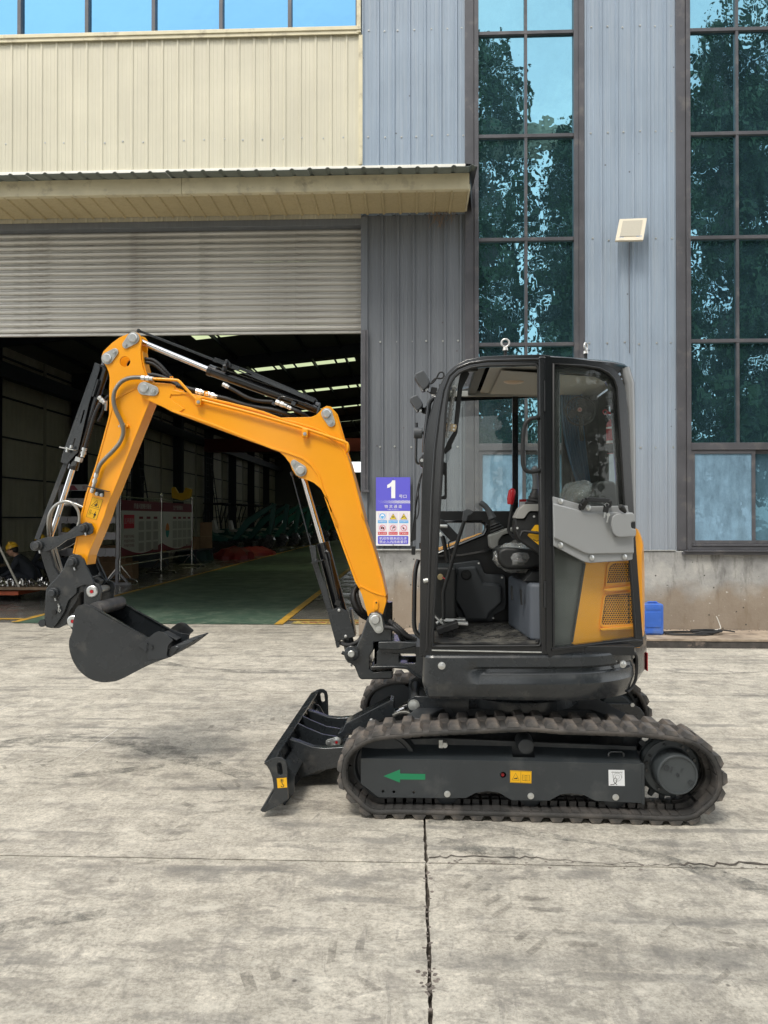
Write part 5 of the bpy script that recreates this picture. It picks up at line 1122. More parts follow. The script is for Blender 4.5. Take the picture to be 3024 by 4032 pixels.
b = MB(); b.cyl(E3(cB, 930, 1275, 4.55), E3(cD, 412, 590, 4.55), .0035, n=6); b.cyl(E3(cB, 926, 1262, 4.55), E3(cB, 934, 1290, 4.55), .009, n=6); b.cyl(E3(cD, 455, 600, 4.55), E3(cD, 460, 720, 4.55), .003, n=6); b.cyl(E3(cD, 500, 740, 4.55), E3(cD, 605, 1180, 4.55), .004, n=6); Bd(b, 'guide_rod', 'char', lc)
b = MB(); b.bar(E3(cD, 418, 748, 4.545), E3(cD, 530, 722, 4.545), .006, .05); b.cyl(E3(cD, 465, 735, 4.53), E3(cD, 470, 710, 4.53), .012, n=6); Bd(b, 'clamp', 'charm', lc)
b = MB(); b.tube(P3v(cD, [(545, 650, 4.565), (560, 640, 4.56), (580, 655, 4.56), (590, 700, 4.56), (600, 720, 4.56)]), .010, 8); b.cyl(E3(cD, 590, 720, 4.562), E3(cD, 670, 1120, 4.562), .006, n=6); b.obox(E3(cD, 665, 1120, 4.56), (.03, .03, .03), (0, .3, 0)); Bd(b, 'oil_pipe', 'black', lc, ang=70)
b = MB(); b.cyl(E3(cD, 705, 1260, VB), c2, .034, n=18); b.cyl(c2+Vector((0, -.09, 0)), c2+Vector((0, .07, 0)), .030, n=20); b.cyl(E3(cD, 700, 1585, 4.56), E3(cD, 740, 1600, 4.56), .012, n=6); Bd(b, 'base_eye', 'char', lc, .003)
# ---------------------------------------------------------------- swing post and hoses
sp = P_('swing_post')
po = EP(cS, [cD(*p) for p in [(1085, 1235), (1110, 1330), (1172, 1368), (1172, 1482), (1000, 1492), (1000, 1560), (962, 1620), (962, 1742), (1000, 1770), (1176, 1752), (1176, 1822), (1160, 1835), (880, 1840), (860, 1820), (820, 1720), (790, 1690), (752, 1682), (728, 1625), (738, 1570), (780, 1540), (830, 1545), (858, 1480), (885, 1420), (940, 1262), (965, 1218), (1030, 1205)]], 4.50)
b = MB(); b.prism(po, 4.50, 4.76); Bd(b, 'casting', 'char', sp, .008, seg=3)
b = MB(); q = EP(cD, [(1090, 1640)], 4.63)[0]; b.cyl((q[0], 4.63, .62), (q[0], 4.63, 1.0), .055, n=24); Bd(b, 'king_pin', 'char', sp)
pinplate(cD, (1015, 1278), (1047, 1362), 62, 44, 45, 4.50, sp)
b = MB(); q = EP(cD, [(790, 1600)], 4.47)[0]; b.lathe((q[0], 4.50, q[1]), (0, -1, 0), [(0, .044), (.022, .044), (.026, .038)], 24); Bd(b, 'boss', 'char', sp); b = MB(); b.lathe((q[0], 4.474, q[1]), (0, -1, 0), [(0, .020), (.006, .020), (.009, .016)], 20); Bd(b, 'pin', 'zinc', sp)
b = MB(); b.cyl(E3(cD, 790, 1685, 4.53), E3(cD, 788, 1715, 4.53), .009, n=6); Bd(b, 'grease_bolt', 'bolt', sp)
for k, (dx, dy, dv) in enumerate(((0, 0, 0), (28, -6, .05), (-16, 10, .08), (40, 14, .02))):
    hose(P3v(cD, [(850+dx*.3, 960, 4.60+dv), (815+dx*.6, 1020, 4.58+dv), (812+dx, 1090, 4.56+dv), (850+dx, 1180+dy, 4.56+dv), (910+dx, 1240+dy, 4.60+dv), (980, 1290, 4.64+dv)]), .0125, sp)
    hose(P3v(cD, [(1085, 1235+dy, 4.64+dv*.5), (1130+dx*.4, 1290+dy, 4.6), (1190+dx*.5, 1340+dy*2, 4.56+dv*.5), (1245+dx*.6, 1390+dy*2, 4.54+dv*.5), (1310+dx*.5, 1440+dy, 4.54+dv*.5), (1400, 1475, 4.56)]), .0125, sp)
hose(P3v(cD, [(1100, 1350, 4.5), (1170, 1360, 4.48), (1230, 1400, 4.48), (1260, 1460, 4.5), (1310, 1500, 4.55)]), .0125, sp)
hose(P3v(cD, [(690, 1495, 4.57), (740, 1515, 4.54), (800, 1510, 4.52), (860, 1475, 4.52), (890, 1430, 4.56)]), .0125, sp, amp=.05)
b = MB(); b.tube(P3v(cD, [(1165, 1345, 4.5), (1195, 1265, 4.5)]), .002, 5); b.tube(P3v(cD, [(815, 1010, 4.54), (845, 955, 4.54)]), .002, 5); Bd(b, 'cable_tie', 'blackm', sp)
# mounting bracket from the upper frame
mb_ = EP(cS, [cD(*p) for p in [(1048, 1487), (1440, 1490), (1490, 1830), (1400, 1810), (1310, 1735), (1175, 1722), (975, 1745), (968, 1705), (1030, 1690), (1030, 1575), (1048, 1555)]], 4.53)
hole = rnd(EP(cD, [(1237, 1590), (1395, 1590), (1395, 1680), (1237, 1680)], 4.53), .014, 5)
for a in (4.50, 4.73): b = MB(); b.prism(mb_, a, a+.03, [hole]); Bd(b, 'mount_web', 'char', ex, .004)
b = MB(); b.prism(EP(cD, [(1042, 1482), (1232, 1478), (1420, 1490), (1422, 1520), (1230, 1560), (1045, 1552)], 4.49), 4.47, 4.79); b.ribbon(EP(cD, [(972, 1722), (1180, 1718), (1300, 1722), (1395, 1800), (1470, 1835)], 4.49), .014, 4.48, 4.78); Bd(b, 'mount_lug', 'char', ex, .008)

# ---------------------------------------------------------------- linkage, coupler, bucket
lk = P_('bucket_linkage')
def pinhead(c, x, y, r, v, part, collar='charm', n=20):
    q = EP(c, [(x, y)], v)[0]; rm = mm(c, r, v); b = MB(); b.lathe((q[0], v, q[1]), (0, -1, 0), [(0, rm*1.45), (.016, rm*1.45), (.019, rm*1.3)], n); o = Bd(b, 'collar', collar, part)
    b = MB(); b.lathe((q[0], v-.018, q[1]), (0, -1, 0), [(0, rm), (.022, rm), (.025, rm*.85)], n); k = SUB(b, 'pin', 'charm', o); k.location = (0, 0, 0)
    b = MB(); p = (q[0]+rm*.5, v-.012, q[1]-rm*1.45); b.cyl(p, (p[0]+.006, v-.016, p[2]-.016), .0045, n=6); k = SUB(b, 'split_pin', 'bolt', o); k.location = (0, 0, 0)
li = EP(cK, [(760, 505), (800, 487), (850, 500), (872, 545), (862, 590), (830, 608), (790, 605), (700, 625), (620, 655), (540, 715), (440, 760), (390, 768), (345, 745), (320, 700), (335, 660), (370, 648), (430, 630), (540, 618), (620, 590), (700, 530)], 4.54)
for a in (4.54, 4.71):
    b = MB(); b.prism(li, a, a+.014); Bd(b, 'side_link', 'char', lk, .0015)
pinhead(cK, 790, 545, 30, 4.54, lk); pinhead(cK, 362, 707, 32, 4.54, lk)
b = MB(); q = EP(cK, [(362, 707)], 4.6)[0]; b.cyl((q[0], 4.55, q[1]), (q[0], 4.72, q[1]), .03, n=18); q = EP(cK, [(790, 545)], 4.6)[0]; b.cyl((q[0], 4.55, q[1]), (q[0], 4.72, q[1]), .028, n=18); Bd(b, 'cross_pin', 'charm', lk)
b = MB(); b.prism(EP(cK, [(375, 760), (455, 740), (500, 900), (550, 985), (500, 1080), (468, 1060), (400, 860)], 4.575), 4.575, 4.60); b.prism(EP(cK, [(375, 760), (455, 740), (500, 900), (550, 985), (500, 1080), (468, 1060), (400, 860)], 4.66), 4.66, 4.685); Bd(b, 'drag_link', 'char', lk, .002)
cp = P_('quick_coupler')
co = EP(cK, [(640, 830), (660, 800), (700, 787), (745, 795), (780, 830), (800, 890), (855, 1000), (875, 1050), (880, 1080), (790, 1070), (720, 1100), (715, 1150), (640, 1220), (600, 1330), (530, 1440), (490, 1475), (440, 1465), (425, 1400), (430, 1250), (440, 1110), (465, 1075), (520, 1025), (590, 940)], 4.53)
co2 = EP(cK, [(640, 830), (660, 800), (700, 787), (745, 795), (780, 830), (800, 890), (855, 1000), (905, 1060), (850, 1110), (760, 1140), (720, 1230), (650, 1330), (630, 1440), (560, 1475), (490, 1475), (440, 1465), (425, 1400), (430, 1250), (440, 1110), (465, 1075), (520, 1025), (590, 940)], 4.56)
b = MB(); b.prism(co, 4.525, 4.545); Bd(b, 'side_plate', 'char', cp, .002)
b = MB(); b.prism(co2, 4.546, 4.562); Bd(b, 'inner_plate', 'char', cp, .002)
b = MB(); b.prism(co2, 4.70, 4.716); b.prism(co, 4.717, 4.735); Bd(b, 'side_plate', 'char', cp, .002)
b = MB(); b.prism(EP(cK, [(450, 1380), (470, 1290), (560, 1300), (640, 1180), (720, 1130), (850, 1080), (850, 1120), (740, 1150), (640, 1420), (520, 1460)], 4.6), 4.565, 4.70); Bd(b, 'body_block', 'charm', cp, .004)
pinhead(cK, 685, 862, 34, 4.525, cp); pinhead(cK, 508, 1148, 34, 4.525, cp)
for (x, y, r) in ((506, 1328, 24), (486, 1373, 9)):
    q = EP(cK, [(x, y)], 4.525)[0]; b = MB(); b.cyl((q[0], 4.526, q[1]), (q[0], 4.518 if r > 10 else 4.5235, q[1]), mm(cK, r, 4.5), n=16); Bd(b, 'plug', 'blackm', cp, .001)
q = E3(cK, 550, 1280, 4.515); b = MB(); b.tube([E3(cK, 542, 1250, 4.512), E3(cK, 550, 1275, 4.512), E3(cK, 548, 1295, 4.512), E3(cK, 545, 1315, 4.512), E3(cK, 556, 1328, 4.512), E3(cK, 566, 1312, 4.512), E3(cK, 552, 1292, 4.512)], .0032, 6); b.cyl(E3(cK, 550, 1275, 4.53), E3(cK, 550, 1275, 4.505), .006, n=8); Bd(b, 'r_clip', 'bolt', cp)
q = EP(cK, [(430, 1420)], 4.6)[0]; b = MB(); b.cyl((q[0]+.004, 4.54, q[1]), (q[0]+.004, 4.72, q[1]), .022, n=16); Bd(b, 'lock_pin', 'charm', cp)
b = MB(); b.tube(P3v(cK, [(865, 1010, 4.56), (905, 990, 4.56), (930, 985, 4.6), (925, 965, 4.64)]), .006, 6); b.obox(E3(cK, 905, 1030, 4.60), (.06, .05, .03), (0, .5, 0)); b.obox(E3(cK, 800, 1075, 4.62), (.05, .06, .02), (0, .3, 0)); b.cyl(E3(cK, 785, 1085, 4.555), E3(cK, 785, 1085, 4.535), .016, n=16); Bd(b, 'latch', 'charm', cp, .003)
b = MB(); b.prism(EP(cK, [(880, 830), (930, 970), (915, 985), (830, 870)], 4.70), 4.70, 4.716); Bd(b, 'ear_plate', 'char', cp, .001)
bk = P_('bucket'); B0, B1 = 4.44, 4.83
side_s = [cC(*p) for p in [(400, 980), (405, 935), (430, 905), (480, 888), (530, 905), (620, 965), (900, 1120), (1080, 1200), (1165, 1215), (1155, 1290), (1150, 1320), (985, 1395), (860, 1460), (780, 1500), (700, 1522), (620, 1525), (530, 1500), (450, 1440), (395, 1360), (365, 1270), (362, 1190), (385, 1115)]]
so = EP(cS, side_s, B0)
for a in (B0, B1-.012):
    b = MB(); b.prism(so, a, a+.012); Bd(b, 'side_wall', 'char', bk, .0012)
shell = EP(cS, [cC(*p) for p in [(470, 935), (405, 1000), (385, 1120), (362, 1190), (365, 1270), (395, 1360), (450, 1440), (530, 1500), (620, 1525), (700, 1522), (780, 1500), (985, 1395), (1150, 1325)]], B0)
shell = [tuple(p) for p in spl(shell, 5)]; b = MB(); b.ribbon([(p[0]*1, p[1]+.003) for p in shell], .009, B0+.002, B1-.002); Bd(b, 'shell', 'char', bk)
b = MB(); b.ribbon(EP(cC, [(530, 900), (700, 1000), (990, 1165)], B0), .006, B0-.001, B0+.020); b.ribbon(EP(cC, [(530, 900), (700, 1000), (990, 1165)], B0), .006, B1-.022, B1+.001); Bd(b, 'rim', 'char', bk, .001)
b = MB(); q = EP(cC, [(560, 935)], B0)[0]; b.cyl((q[0], B0+.012, q[1]), (q[0], B1-.012, q[1]), .042, n=28); Bd(b, 'torque_tube', pbr('worn_grey', (.065, .065, .068), .4, var=.3, vscale=14, dirt=(.16, .15, .14), dscale=9), bk, ang=60)
ear = EP(cC, [(455, 960), (480, 900), (480, 770), (505, 722), (560, 708), (605, 728), (625, 775), (612, 850), (600, 940), (560, 1000)], 4.54)
ear2 = EP(cC, [(345, 1010), (370, 975), (430, 940), (450, 1050), (385, 1110), (350, 1060)], 4.50)
for v in (4.535, 4.735):
    b = MB(); b.prism(ear, v, v+.016); Bd(b, 'ear', 'char', bk, .002)
    b = MB(); b.prism(ear2, v-.03, v-.014); Bd(b, 'ear', 'char', bk, .002)
for (x, y, v) in ((548, 785, 4.535), (393, 1028, 4.505)):
    q = EP(cC, [(x, y)], v)[0]; b = MB(); b.lathe((q[0], v, q[1]), (0, -1, 0), [(0, .0355), (.008, .0355), (.012, .030), (.012, .013), (.006, .012)], 24); o = Bd(b, 'pin_end', 'bolt', bk); b = MB(); b.cyl((q[0], v-.012, q[1]), (q[0], v-.0135, q[1]), .011, n=6); k = SUB(b, 'red_mark', 'redp', o); k.location = (0, 0, 0)
    b = MB(); b.cyl((q[0], v, q[1]), (q[0], 9.27-v, q[1]), .024, n=20); Bd(b, 'bucket_pin', 'spring', bk)
# side cutters
for v, s_ in ((B0-.008, 1), (B1, -1)):
    b = MB(); sc_p = rnd(EP(cC, [(920, 1230), (1055, 1125), (1085, 1112), (1130, 1120), (1205, 1185), (1165, 1225), (1150, 1330), (1000, 1345), (980, 1270)], B0-.008), .006, 3)
    b.prism(sc_p, v, v+.008); o = Bd(b, 'side_cutter', 'charm', bk, .0015)
    if s_ == 1:
        for (x, y) in ((990, 1213), (1033, 1238), (985, 1260)):
            q = EP(cC, [(x, y)], v)[0]; b = MB(); hexbolt(b, q[0], v, q[1], .0085, .007); k = SUB(b, 'bolt', 'charm', o); k.location = (0, 0, 0)
# lip and far wing
b = MB(); b.prism(EP(cC, [(975, 1370), (1150, 1295), (1170, 1325), (1000, 1385), (978, 1385)], B0), B0-.006, B1+.006); Bd(b, 'cutting_lip', 'char', bk, .002)
b = MB(); w0 = EP(cC, [(1165, 1235), (1240, 1240)], B0)
for k in range(4):
    v = B0+.02+k*.105; b = MB(); a = EP(cC, [(1095, 1340), (1130, 1285), (1175, 1252), (1240, 1228), (1335, 1200), (1345, 1206), (1290, 1250), (1220, 1300), (1165, 1330), (1105, 1350)], B0); b.prism(a, v, v+.05); o = Bd(b, 'tooth', 'charm', bk, .004)
    b = MB(); a = EP(cC, [(1130, 1270), (1220, 1235), (1250, 1245), (1180, 1325), (1140, 1335)], B0); b.prism(a, v-.006, v+.056); k_ = SUB(b, 'tooth_adapter', 'char', o, .003); k_.location = (0, 0, 0)
b = MB(); a = EP(cC, [(1165, 1105), (1245, 1042), (1265, 1045), (1360, 1105), (1275, 1165)], 4.83); b.prism(a, 4.83, 4.838); b.bar((a[0][0]-.0, 4.78, a[0][1]), (a[4][0], 4.78, a[4][1]), .008, .09); Bd(b, 'far_cutter', 'charm', bk, .002)
b = MB()
for (x, y) in ((1155, 1135), (1195, 1155)): q = EP(cC, [(x, y)], B1-.012)[0]; hexbolt(b, q[0], B1-.012, q[1], .010)
tag(Bd(b, 'cutter_bolts', 'charm', bk), kind='stuff')
# ---------------------------------------------------------------- undercarriage
T0, T1, S0, S1 = 3.86, 4.12, 5.14, 5.40
tp = [(1461, 3208), (1600, 3213), (2000, 3223), (2400, 3232), (2701, 3240), (2798, 3208), (2853, 3145), (2869, 3068), (2842, 2981), (2784, 2921), (2704, 2886), (2560, 2866), (2417, 2858), (2224, 2852), (2100, 2842), (1980, 2845), (1841, 2852), (1678, 2860), (1591, 2868), (1472, 2880), (1390, 2915), (1345, 2960), (1325, 3022), (1333, 3105), (1385, 3170)]
tp = [(q.x, q.z) for q in (E(x, y, T0) for x, y in tp)]
for i in range(5): tp[i] = (tp[i][0], max(.0, 0))
loop = resample([Vector((p[0], p[1])) for p in spl(tp, 8, True)], .005, True)
def offset(loop, d):
    n = len(loop); out = []
    for i in range(n):
        t = (loop[(i+4) % n]-loop[i-4]).normalized(); out.append(loop[i]+Vector((-t.y, t.x))*d)
    return out
area = sum(loop[i-1].x*loop[i].y-loop[i].x*loop[i-1].y for i in range(len(loop))); IN = 1 if area > 0 else -1
LUGH = .024; belt = resample([p for p in offset(loop, IN*LUGH)], .02, True)
def track(v0, v1, label):
    t = P_('track'); n = len(belt); b = MB()
    # rubber band cross-section with an inner groove for the sprocket teeth
    sec = [(v0+.006, 0), (v0, .006), (v0, .018), (v0+.004, .024), (v0+.09, .026), (v0+.095, .020), (v1-.095, .020), (v1-.09, .026), (v1-.004, .024), (v1, .018), (v1, .006), (v1-.006, 0)]
    outl = belt
    for (y, d) in sec:
        for i in range(n):
            tt = (outl[(i+1) % n]-outl[i-1]).normalized(); p = outl[i]+Vector((-tt.y, tt.x))*d*IN; b.v.append((p.x, y, p.y))
    m_ = len(sec)
    for k in range(m_):
        for i in range(n): b.f.append((k*n+i, k*n+(i+1) % n, ((k+1) % m_)*n+(i+1) % n, ((k+1) % m_)*n+i))
    Bd(b, 'rubber_band', 'track', t, ang=50)
    N_ = round(sum((loop[i]-loop[i-1]).length for i in range(len(loop)))/.0965); step = len(loop)/N_
    # tread lugs
    def lugmesh():
        b = MB(); w = v1-v0
        def blk(x0, y0, y1):
            L, l = .036, .021
            b.add([(x0-L, y0, 0), (x0+L, y0, 0), (x0+L, y1, 0), (x0-L, y1, 0), (x0-l, y0+.004, LUGH), (x0+l, y0+.004, LUGH), (x0+l, y1-.004, LUGH), (x0-l, y1-.004, LUGH)], [(3, 2, 1, 0), (4, 5, 6, 7), (0, 1, 5, 4), (1, 2, 6, 5), (2, 3, 7, 6), (3, 0, 4, 7)])
        blk(0, -w*.5+.0, -w*.02); return b
    b = lugmesh(); L0 = None
    for row in (0, 1):
        for k in range(N_):
            i = (k+.5*row)*step; j = int(i); tt = (loop[(j+5) % len(loop)]-loop[(j-5) % len(loop)]).normalized(); nn = Vector((tt.y, -tt.x))*IN; p = loop[j % len(loop)]-nn*(LUGH+.003)
            yc = (v0+v1)/2; sg = 1 if row == 0 else -1
            X = Vector((tt.x, 0, tt.y))*(-1 if IN < 0 else 1); Z = Vector((nn.x, 0, nn.y)); Y = Z.cross(X)
            if row: X, Y = -X, -Y
            mat = Matrix(((X.x, Y.x, Z.x, p.x+OFF[0]), (X.y, Y.y, Z.y, yc+OFF[1]), (X.z, Y.z, Z.z, p.y), (0, 0, 0, 1)))
            if L0 is None: L0 = b.build('tread_lug', M['lug'], t, .0014, seg=1); o = L0
            else: o = L0.copy(); sc.collection.objects.link(o); o.parent = t
            o.matrix_basis = mat
    # steel core teeth on the inside
    b = MB(); n2 = int(N_*2); inner = offset(loop, IN*(LUGH+.024)); st2 = len(loop)/n2
    for k in range(n2):
        j = int(k*st2) % len(loop); tt = (loop[(j+4) % len(loop)]-loop[j-4]).normalized(); nn = Vector((-tt.y, tt.x))*IN; p = inner[j]
        for (ya, yb, hh) in ((v0+.012, v0+.085, .006), (v0+.095, v0+.115, .028), (v1-.115, v1-.095, .028), (v1-.085, v1-.012, .006)):
            w = .017; a0 = p-tt*w; a1 = p+tt*w; c0 = a0+nn*hh; c1 = a1+nn*hh
            b.add([(a0.x, ya, a0.y), (a1.x, ya, a1.y), (a1.x, yb, a1.y), (a0.x, yb, a0.y), (c0.x, ya, c0.y), (c1.x, ya, c1.y), (c1.x, yb, c1.y), (c0.x, yb, c0.y)], [(3, 2, 1, 0), (4, 5, 6, 7), (0, 1, 5, 4), (1, 2, 6, 5), (2, 3, 7, 6), (3, 0, 4, 7)])
    tag(Bd(b, 'core_teeth', 'track', t), kind='stuff')
    t['label'] = label; return t
track(T0, T1, 'dusty near side rubber track'); track(S0, S1, 'far side rubber track')
FS = pbr('frame_side', (.030, .036, .041), .36, var=.12, vscale=5, coat=.15, dirt=(.09, .095, .095), dscale=6, dth=(.55, .85), bmp=.04, bscale=150)
def gearframe(v, near):
    """track frame, idler, rollers and sprocket; v = outer face"""
    s_ = 1 if near else -1; f = P_('track_frame'); D = (lambda a: v+a) if near else (lambda a: v-a)
    def pz(pts, a, c): b = MB(); b.prism(pts, min(D(a), D(c)), max(D(a), D(c))); return b
    vv = 3.905
    side = EP(cS, [cH(775, 712), cH(1352, 720), cI(225, 815), cI(1520, 843), cI(1540, 836), cI(1548, 1100), cI(1520, 1098), cI(1240, 1085), cI(1200, 1068), cI(1160, 1045), cI(1080, 1034), cI(1010, 1042), cI(960, 1068), cI(935, 1083), cI(690, 1080), cI(650, 1058), cI(605, 1030), cI(530, 1021), cI(450, 1033), cI(390, 1066), cI(180, 1066), cH(905, 995), cH(775, 895)], vv)
    hl = [circ(*EP(cH, [(x, y)], vv)[0], .0075, 12) for x, y in ((937, 951), (1015, 955), (1160, 958))]+[circ(*EP(cI, [(633, 915)], vv)[0], .0155, 18)]
    b = MB(); b.prism(side, min(D(0), D(.008)), max(D(0), D(.008)), hl); Bd(b, 'side_plate', FS, f, .002)
    b = MB(); b.prism(EP(cI, [(195, 1064), (227, 1010), (227, 818), (215, 818), (212, 1005), (172, 1062)], vv), min(D(-.001), D(.004)), max(D(-.001), D(.004))); Bd(b, 'weld_seam', FS, f, .001)
    zt = EP(cI, [(800, 832)], vv)[0][1]; xa, xb = side[0][0], side[4][0]; xm = EP(cI, [(228, 820)], vv)[0][0]
    # top deck slopes up to the inner rib, with a cut-out for the carrier roller
    dz = .05; b = MB(); xr = EP(cI, [(700, 800), (845, 800)], vv); b.add([(xa, D(.001), zt), (xr[0][0], D(.001), zt), (xr[0][0], D(.10), zt+dz), (xa, D(.10), zt+dz)], [(0, 1, 2, 3)]); b.add([(xr[1][0], D(.001), zt-.004), (xb, D(.001), zt-.004), (xb, D(.10), zt+dz-.01), (xr[1][0], D(.10), zt+dz)], [(0, 1, 2, 3)]); b.add([(xr[0][0], D(.001), zt), (xr[1][0], D(.001), zt-.002), (xr[1][0], D(.035), zt+.014), (xr[0][0], D(.035), zt+.014)], [(0, 1, 2, 3)])
    Bd(b, 'top_plate', FS, f, recalc=False)
    b = pz([(xa+.1, .12), (xb, .12), (xb, zt+.06), (xm, zt+.085), (xa+.1, zt+.07)], .10, .12); Bd(b, 'inner_plate', 'charm', f, .003)
    b = pz([(xb-.001, .085), (xb+.012, .085), (xb+.012, zt+.0), (xb-.001, zt+.01)], -.004, .18); Bd(b, 'end_plate', FS, f, .003)
    if near:
        b = MB(); q = [E3(cI, x, y, vv+.06) for x, y in ((1322, 815), (1322, 775), (1335, 762), (1405, 762), (1418, 775), (1418, 815))]; b.tube(q, .007, 8); Bd(b, 'lift_handle', 'char', f, ang=70)
        for (c, x, y) in ((cH, 1403, 970), (cI, 813, 1052), (cI, 1367, 1060)):
            q = EP(c, [(x, y)], vv)[0]; b = MB(); hexbolt(b, q[0], vv, q[1], .011, .010); Bd(b, 'bolt', 'bolt', f)
        b = MB(); q = E3(cH, 1385, 605, vv+.05); b.cyl(q, q+Vector((0, -.03, 0)), .014, n=8); b.obox(q+Vector((-.02, 0, 0)), (.02, .02, .04)); Bd(b, 'tension_bolt', 'zinc', f)
        q = EP(cI, [(628, 910)], vv+.02)[0]; b = MB(); b.cyl((q[0], vv+.012, q[1]), (q[0], vv+.03, q[1]), .009, n=8); Bd(b, 'grease_nipple', 'redp', f)
    for (c, x, y) in ((cI, 267, 1050), (cI, 812, 1062), (cI, 1365, 1072)):
        q = EP(c, [(x, y)], 3.93)[0]; b = MB(); b.lathe((q[0], D(.03), .049+.062), (0, s_, 0), [(0, .02), (0, .048), (.01, .062), (.06, .062), (.065, .045), (.09, .045), (.095, .062), (.145, .062), (.155, .045), (.155, .02)], 28); Bd(b, 'track_roller', 'charm', f, ang=50)
    q = EP(cI, [(778, 722)], 3.95)[0]; b = MB(); b.lathe((q[0], D(.02), q[1]), (0, s_, 0), [(0, .032), (.004, .038), (.05, .038), (.06, .045), (.12, .045), (.12, .01)], 28); Bd(b, 'carrier_roller', 'charm', f, ang=50)
    # idler and sprocket centres from the loop itself
    xs_ = [p.x for p in loop]; xi = min(xs_); xo = max(xs_); zc_ = .245
    b = MB(); b.lathe((xi+.048+.185, D(.055), .235), (0, s_, 0), [(0, .03), (0, .06), (.012, .07), (.02, .14), (.0, .15), (.0, .168), (.03, .175), (.05, .185), (.10, .185), (.12, .175), (.15, .168), (.15, .06), (.15, .03)], 40); Bd(b, 'idler', 'charm', f, ang=40)
    xc = xo-.048-.19; b = MB(); prf = []
    for k in range(18):
        a = 2*math.pi*k/18
        for da, r_ in ((-.10, .155), (-.06, .183), (.06, .183), (.10, .155)): prf.append((xc+r_*math.cos(a+da), .245+r_*math.sin(a+da)))
    b.prism(prf, D(.125), D(.145)) if near else b.prism(prf, D(.145), D(.125)); Bd(b, 'sprocket', 'charm', f, .004)
    b = MB(); b.lathe((xc, D(.12), .245), (0, -s_, 0), [(-.1, .1), (0, .150), (.02, .150), (.03, .143), (.033, .139), (.040, .137), (.045, .108), (.05, .102), (.150, .098), (.156, .094), (.156, .088), (.151, .087), (.151, .001)], 48); o = Bd(b, 'travel_motor', pbr('motor_paint', (.050, .058, .062), .5, var=.1) if 'motor_paint' not in bpy.data.materials else bpy.data.materials['motor_paint'], f, ang=30)
    if near:
        b = MB()
        for a in (20, 48, 62, 105, 150, 168, 185, 240, 285, 330):
            x, z = xc+.121*math.cos(R(a)), .245+.121*math.sin(R(a)); b.cyl((x, D(.082), z), (x, D(.068), z), .008, n=6)
        tag(Bd(b, 'flange_bolts', 'char', f), kind='stuff')
        for (dx, dz) in ((-.055, .035), (.062, -.038), (0, 0)):
            b = MB(); x, z = xc+dx, .245+dz; R_ = .015 if dx else .008; b.prism(circ(x, z, R_, 20), D(-.0345), D(-.031), [circ(x, z, R_*.55, 16)]); Bd(b, 'drain_plug', 'charm', f)
        text('MADE', xc-.03, .27, .03, .010, D(-.0325), M['charm'], f, 'cast_lettering', ang=1.3); text('OIL', xc+.02, .27, .022, .010, D(-.0325), M['charm'], f, 'cast_lettering', ang=1.2)
    return f
tf = gearframe(3.905, True); gearframe(5.355, False)
# decals on the near frame
vd = 3.905
b = MB(); b.prism(EP(cH, [(940, 840), (1060, 792), (1060, 821), (1243, 825), (1243, 866), (1060, 864), (1060, 887)], vd), vd-.0014, vd-.0004); Bd(b, 'green_arrow_decal', 'decal_g', tf)
dy = EP(cI, [(678, 884), (818, 890), (817, 970), (677, 964)], vd); b = MB(); b.prism(dy, vd-.0014, vd-.0004); o = Bd(b, 'warning_decal', 'decal_y', tf)
L2 = lambda u, w: lerp2(u, w, dy); y_ = vd-.0018; b = MB(); b.ribbon([L2(.02, .04), L2(.98, .04), L2(.98, .96), L2(.02, .96)], .0012, y_-.0003, y_, closed=True); b.ribbon([L2(.5, .04), L2(.5, .96)], .0012, y_-.0003, y_)
b.ribbon([L2(.26, .2), L2(.43, .78), L2(.09, .78)], .0022, y_-.0003, y_, closed=True); b.prism([L2(.18, .68), L2(.34, .68), L2(.34, .56), L2(.26, .6), L2(.18, .62)], y_-.0003, y_)
b.ribbon([L2(.58, .32), L2(.74, .36), L2(.9, .32), L2(.92, .78), L2(.74, .8), L2(.57, .76)], .0016, y_-.0003, y_, closed=True); b.ribbon([L2(.74, .36), L2(.74, .8)], .0016, y_-.0003, y_)
for w_ in (.45, .55, .65): b.ribbon([L2(.62, w_), L2(.71, w_+.02)], .0008, y_-.0003, y_); b.ribbon([L2(.77, w_+.02), L2(.87, w_)], .0008, y_-.0003, y_)
k = SUB(b, 'symbol', 'ink', o); k.location = (0, 0, 0)
dw = EP(cI, [(1320, 881), (1424, 882), (1427, 986), (1322, 984)], vd); b = MB(); b.prism(dw, vd-.0014, vd-.0004); o = Bd(b, 'tie_down_decal', 'decal_w', tf); L2 = lambda u, w: lerp2(u, w, dw); b = MB(); c_ = L2(.55, .45)
b.ribbon(circ(c_[0], c_[1], .020, 20), .0009, y_-.0003, y_, closed=True); b.ribbon(circ(c_[0], c_[1], .010, 16), .0008, y_-.0003, y_, closed=True); b.ribbon([L2(.18, .16), L2(.88, .16)], .0011, y_-.0003, y_)
for k in range(7): b.ribbon([L2(.2+k*.1, .15), L2(.25+k*.1, .09)], .0008, y_-.0003, y_)
b.ribbon([L2(.25, .17), L2(.27, .5)], .0008, y_-.0003, y_); b.ribbon([L2(.83, .17), L2(.83, .5)], .0008, y_-.0003, y_)
b.ribbon([L2(.10, .93), L2(.3, .92), L2(.46, .8), L2(.52, .62), L2(.44, .5), L2(.32, .55), L2(.3, .7), L2(.4, .84), L2(.52, .95)], .0028, y_-.0003, y_); k = SUB(b, 'symbol', 'ink', o); k.location = (0, 0, 0)

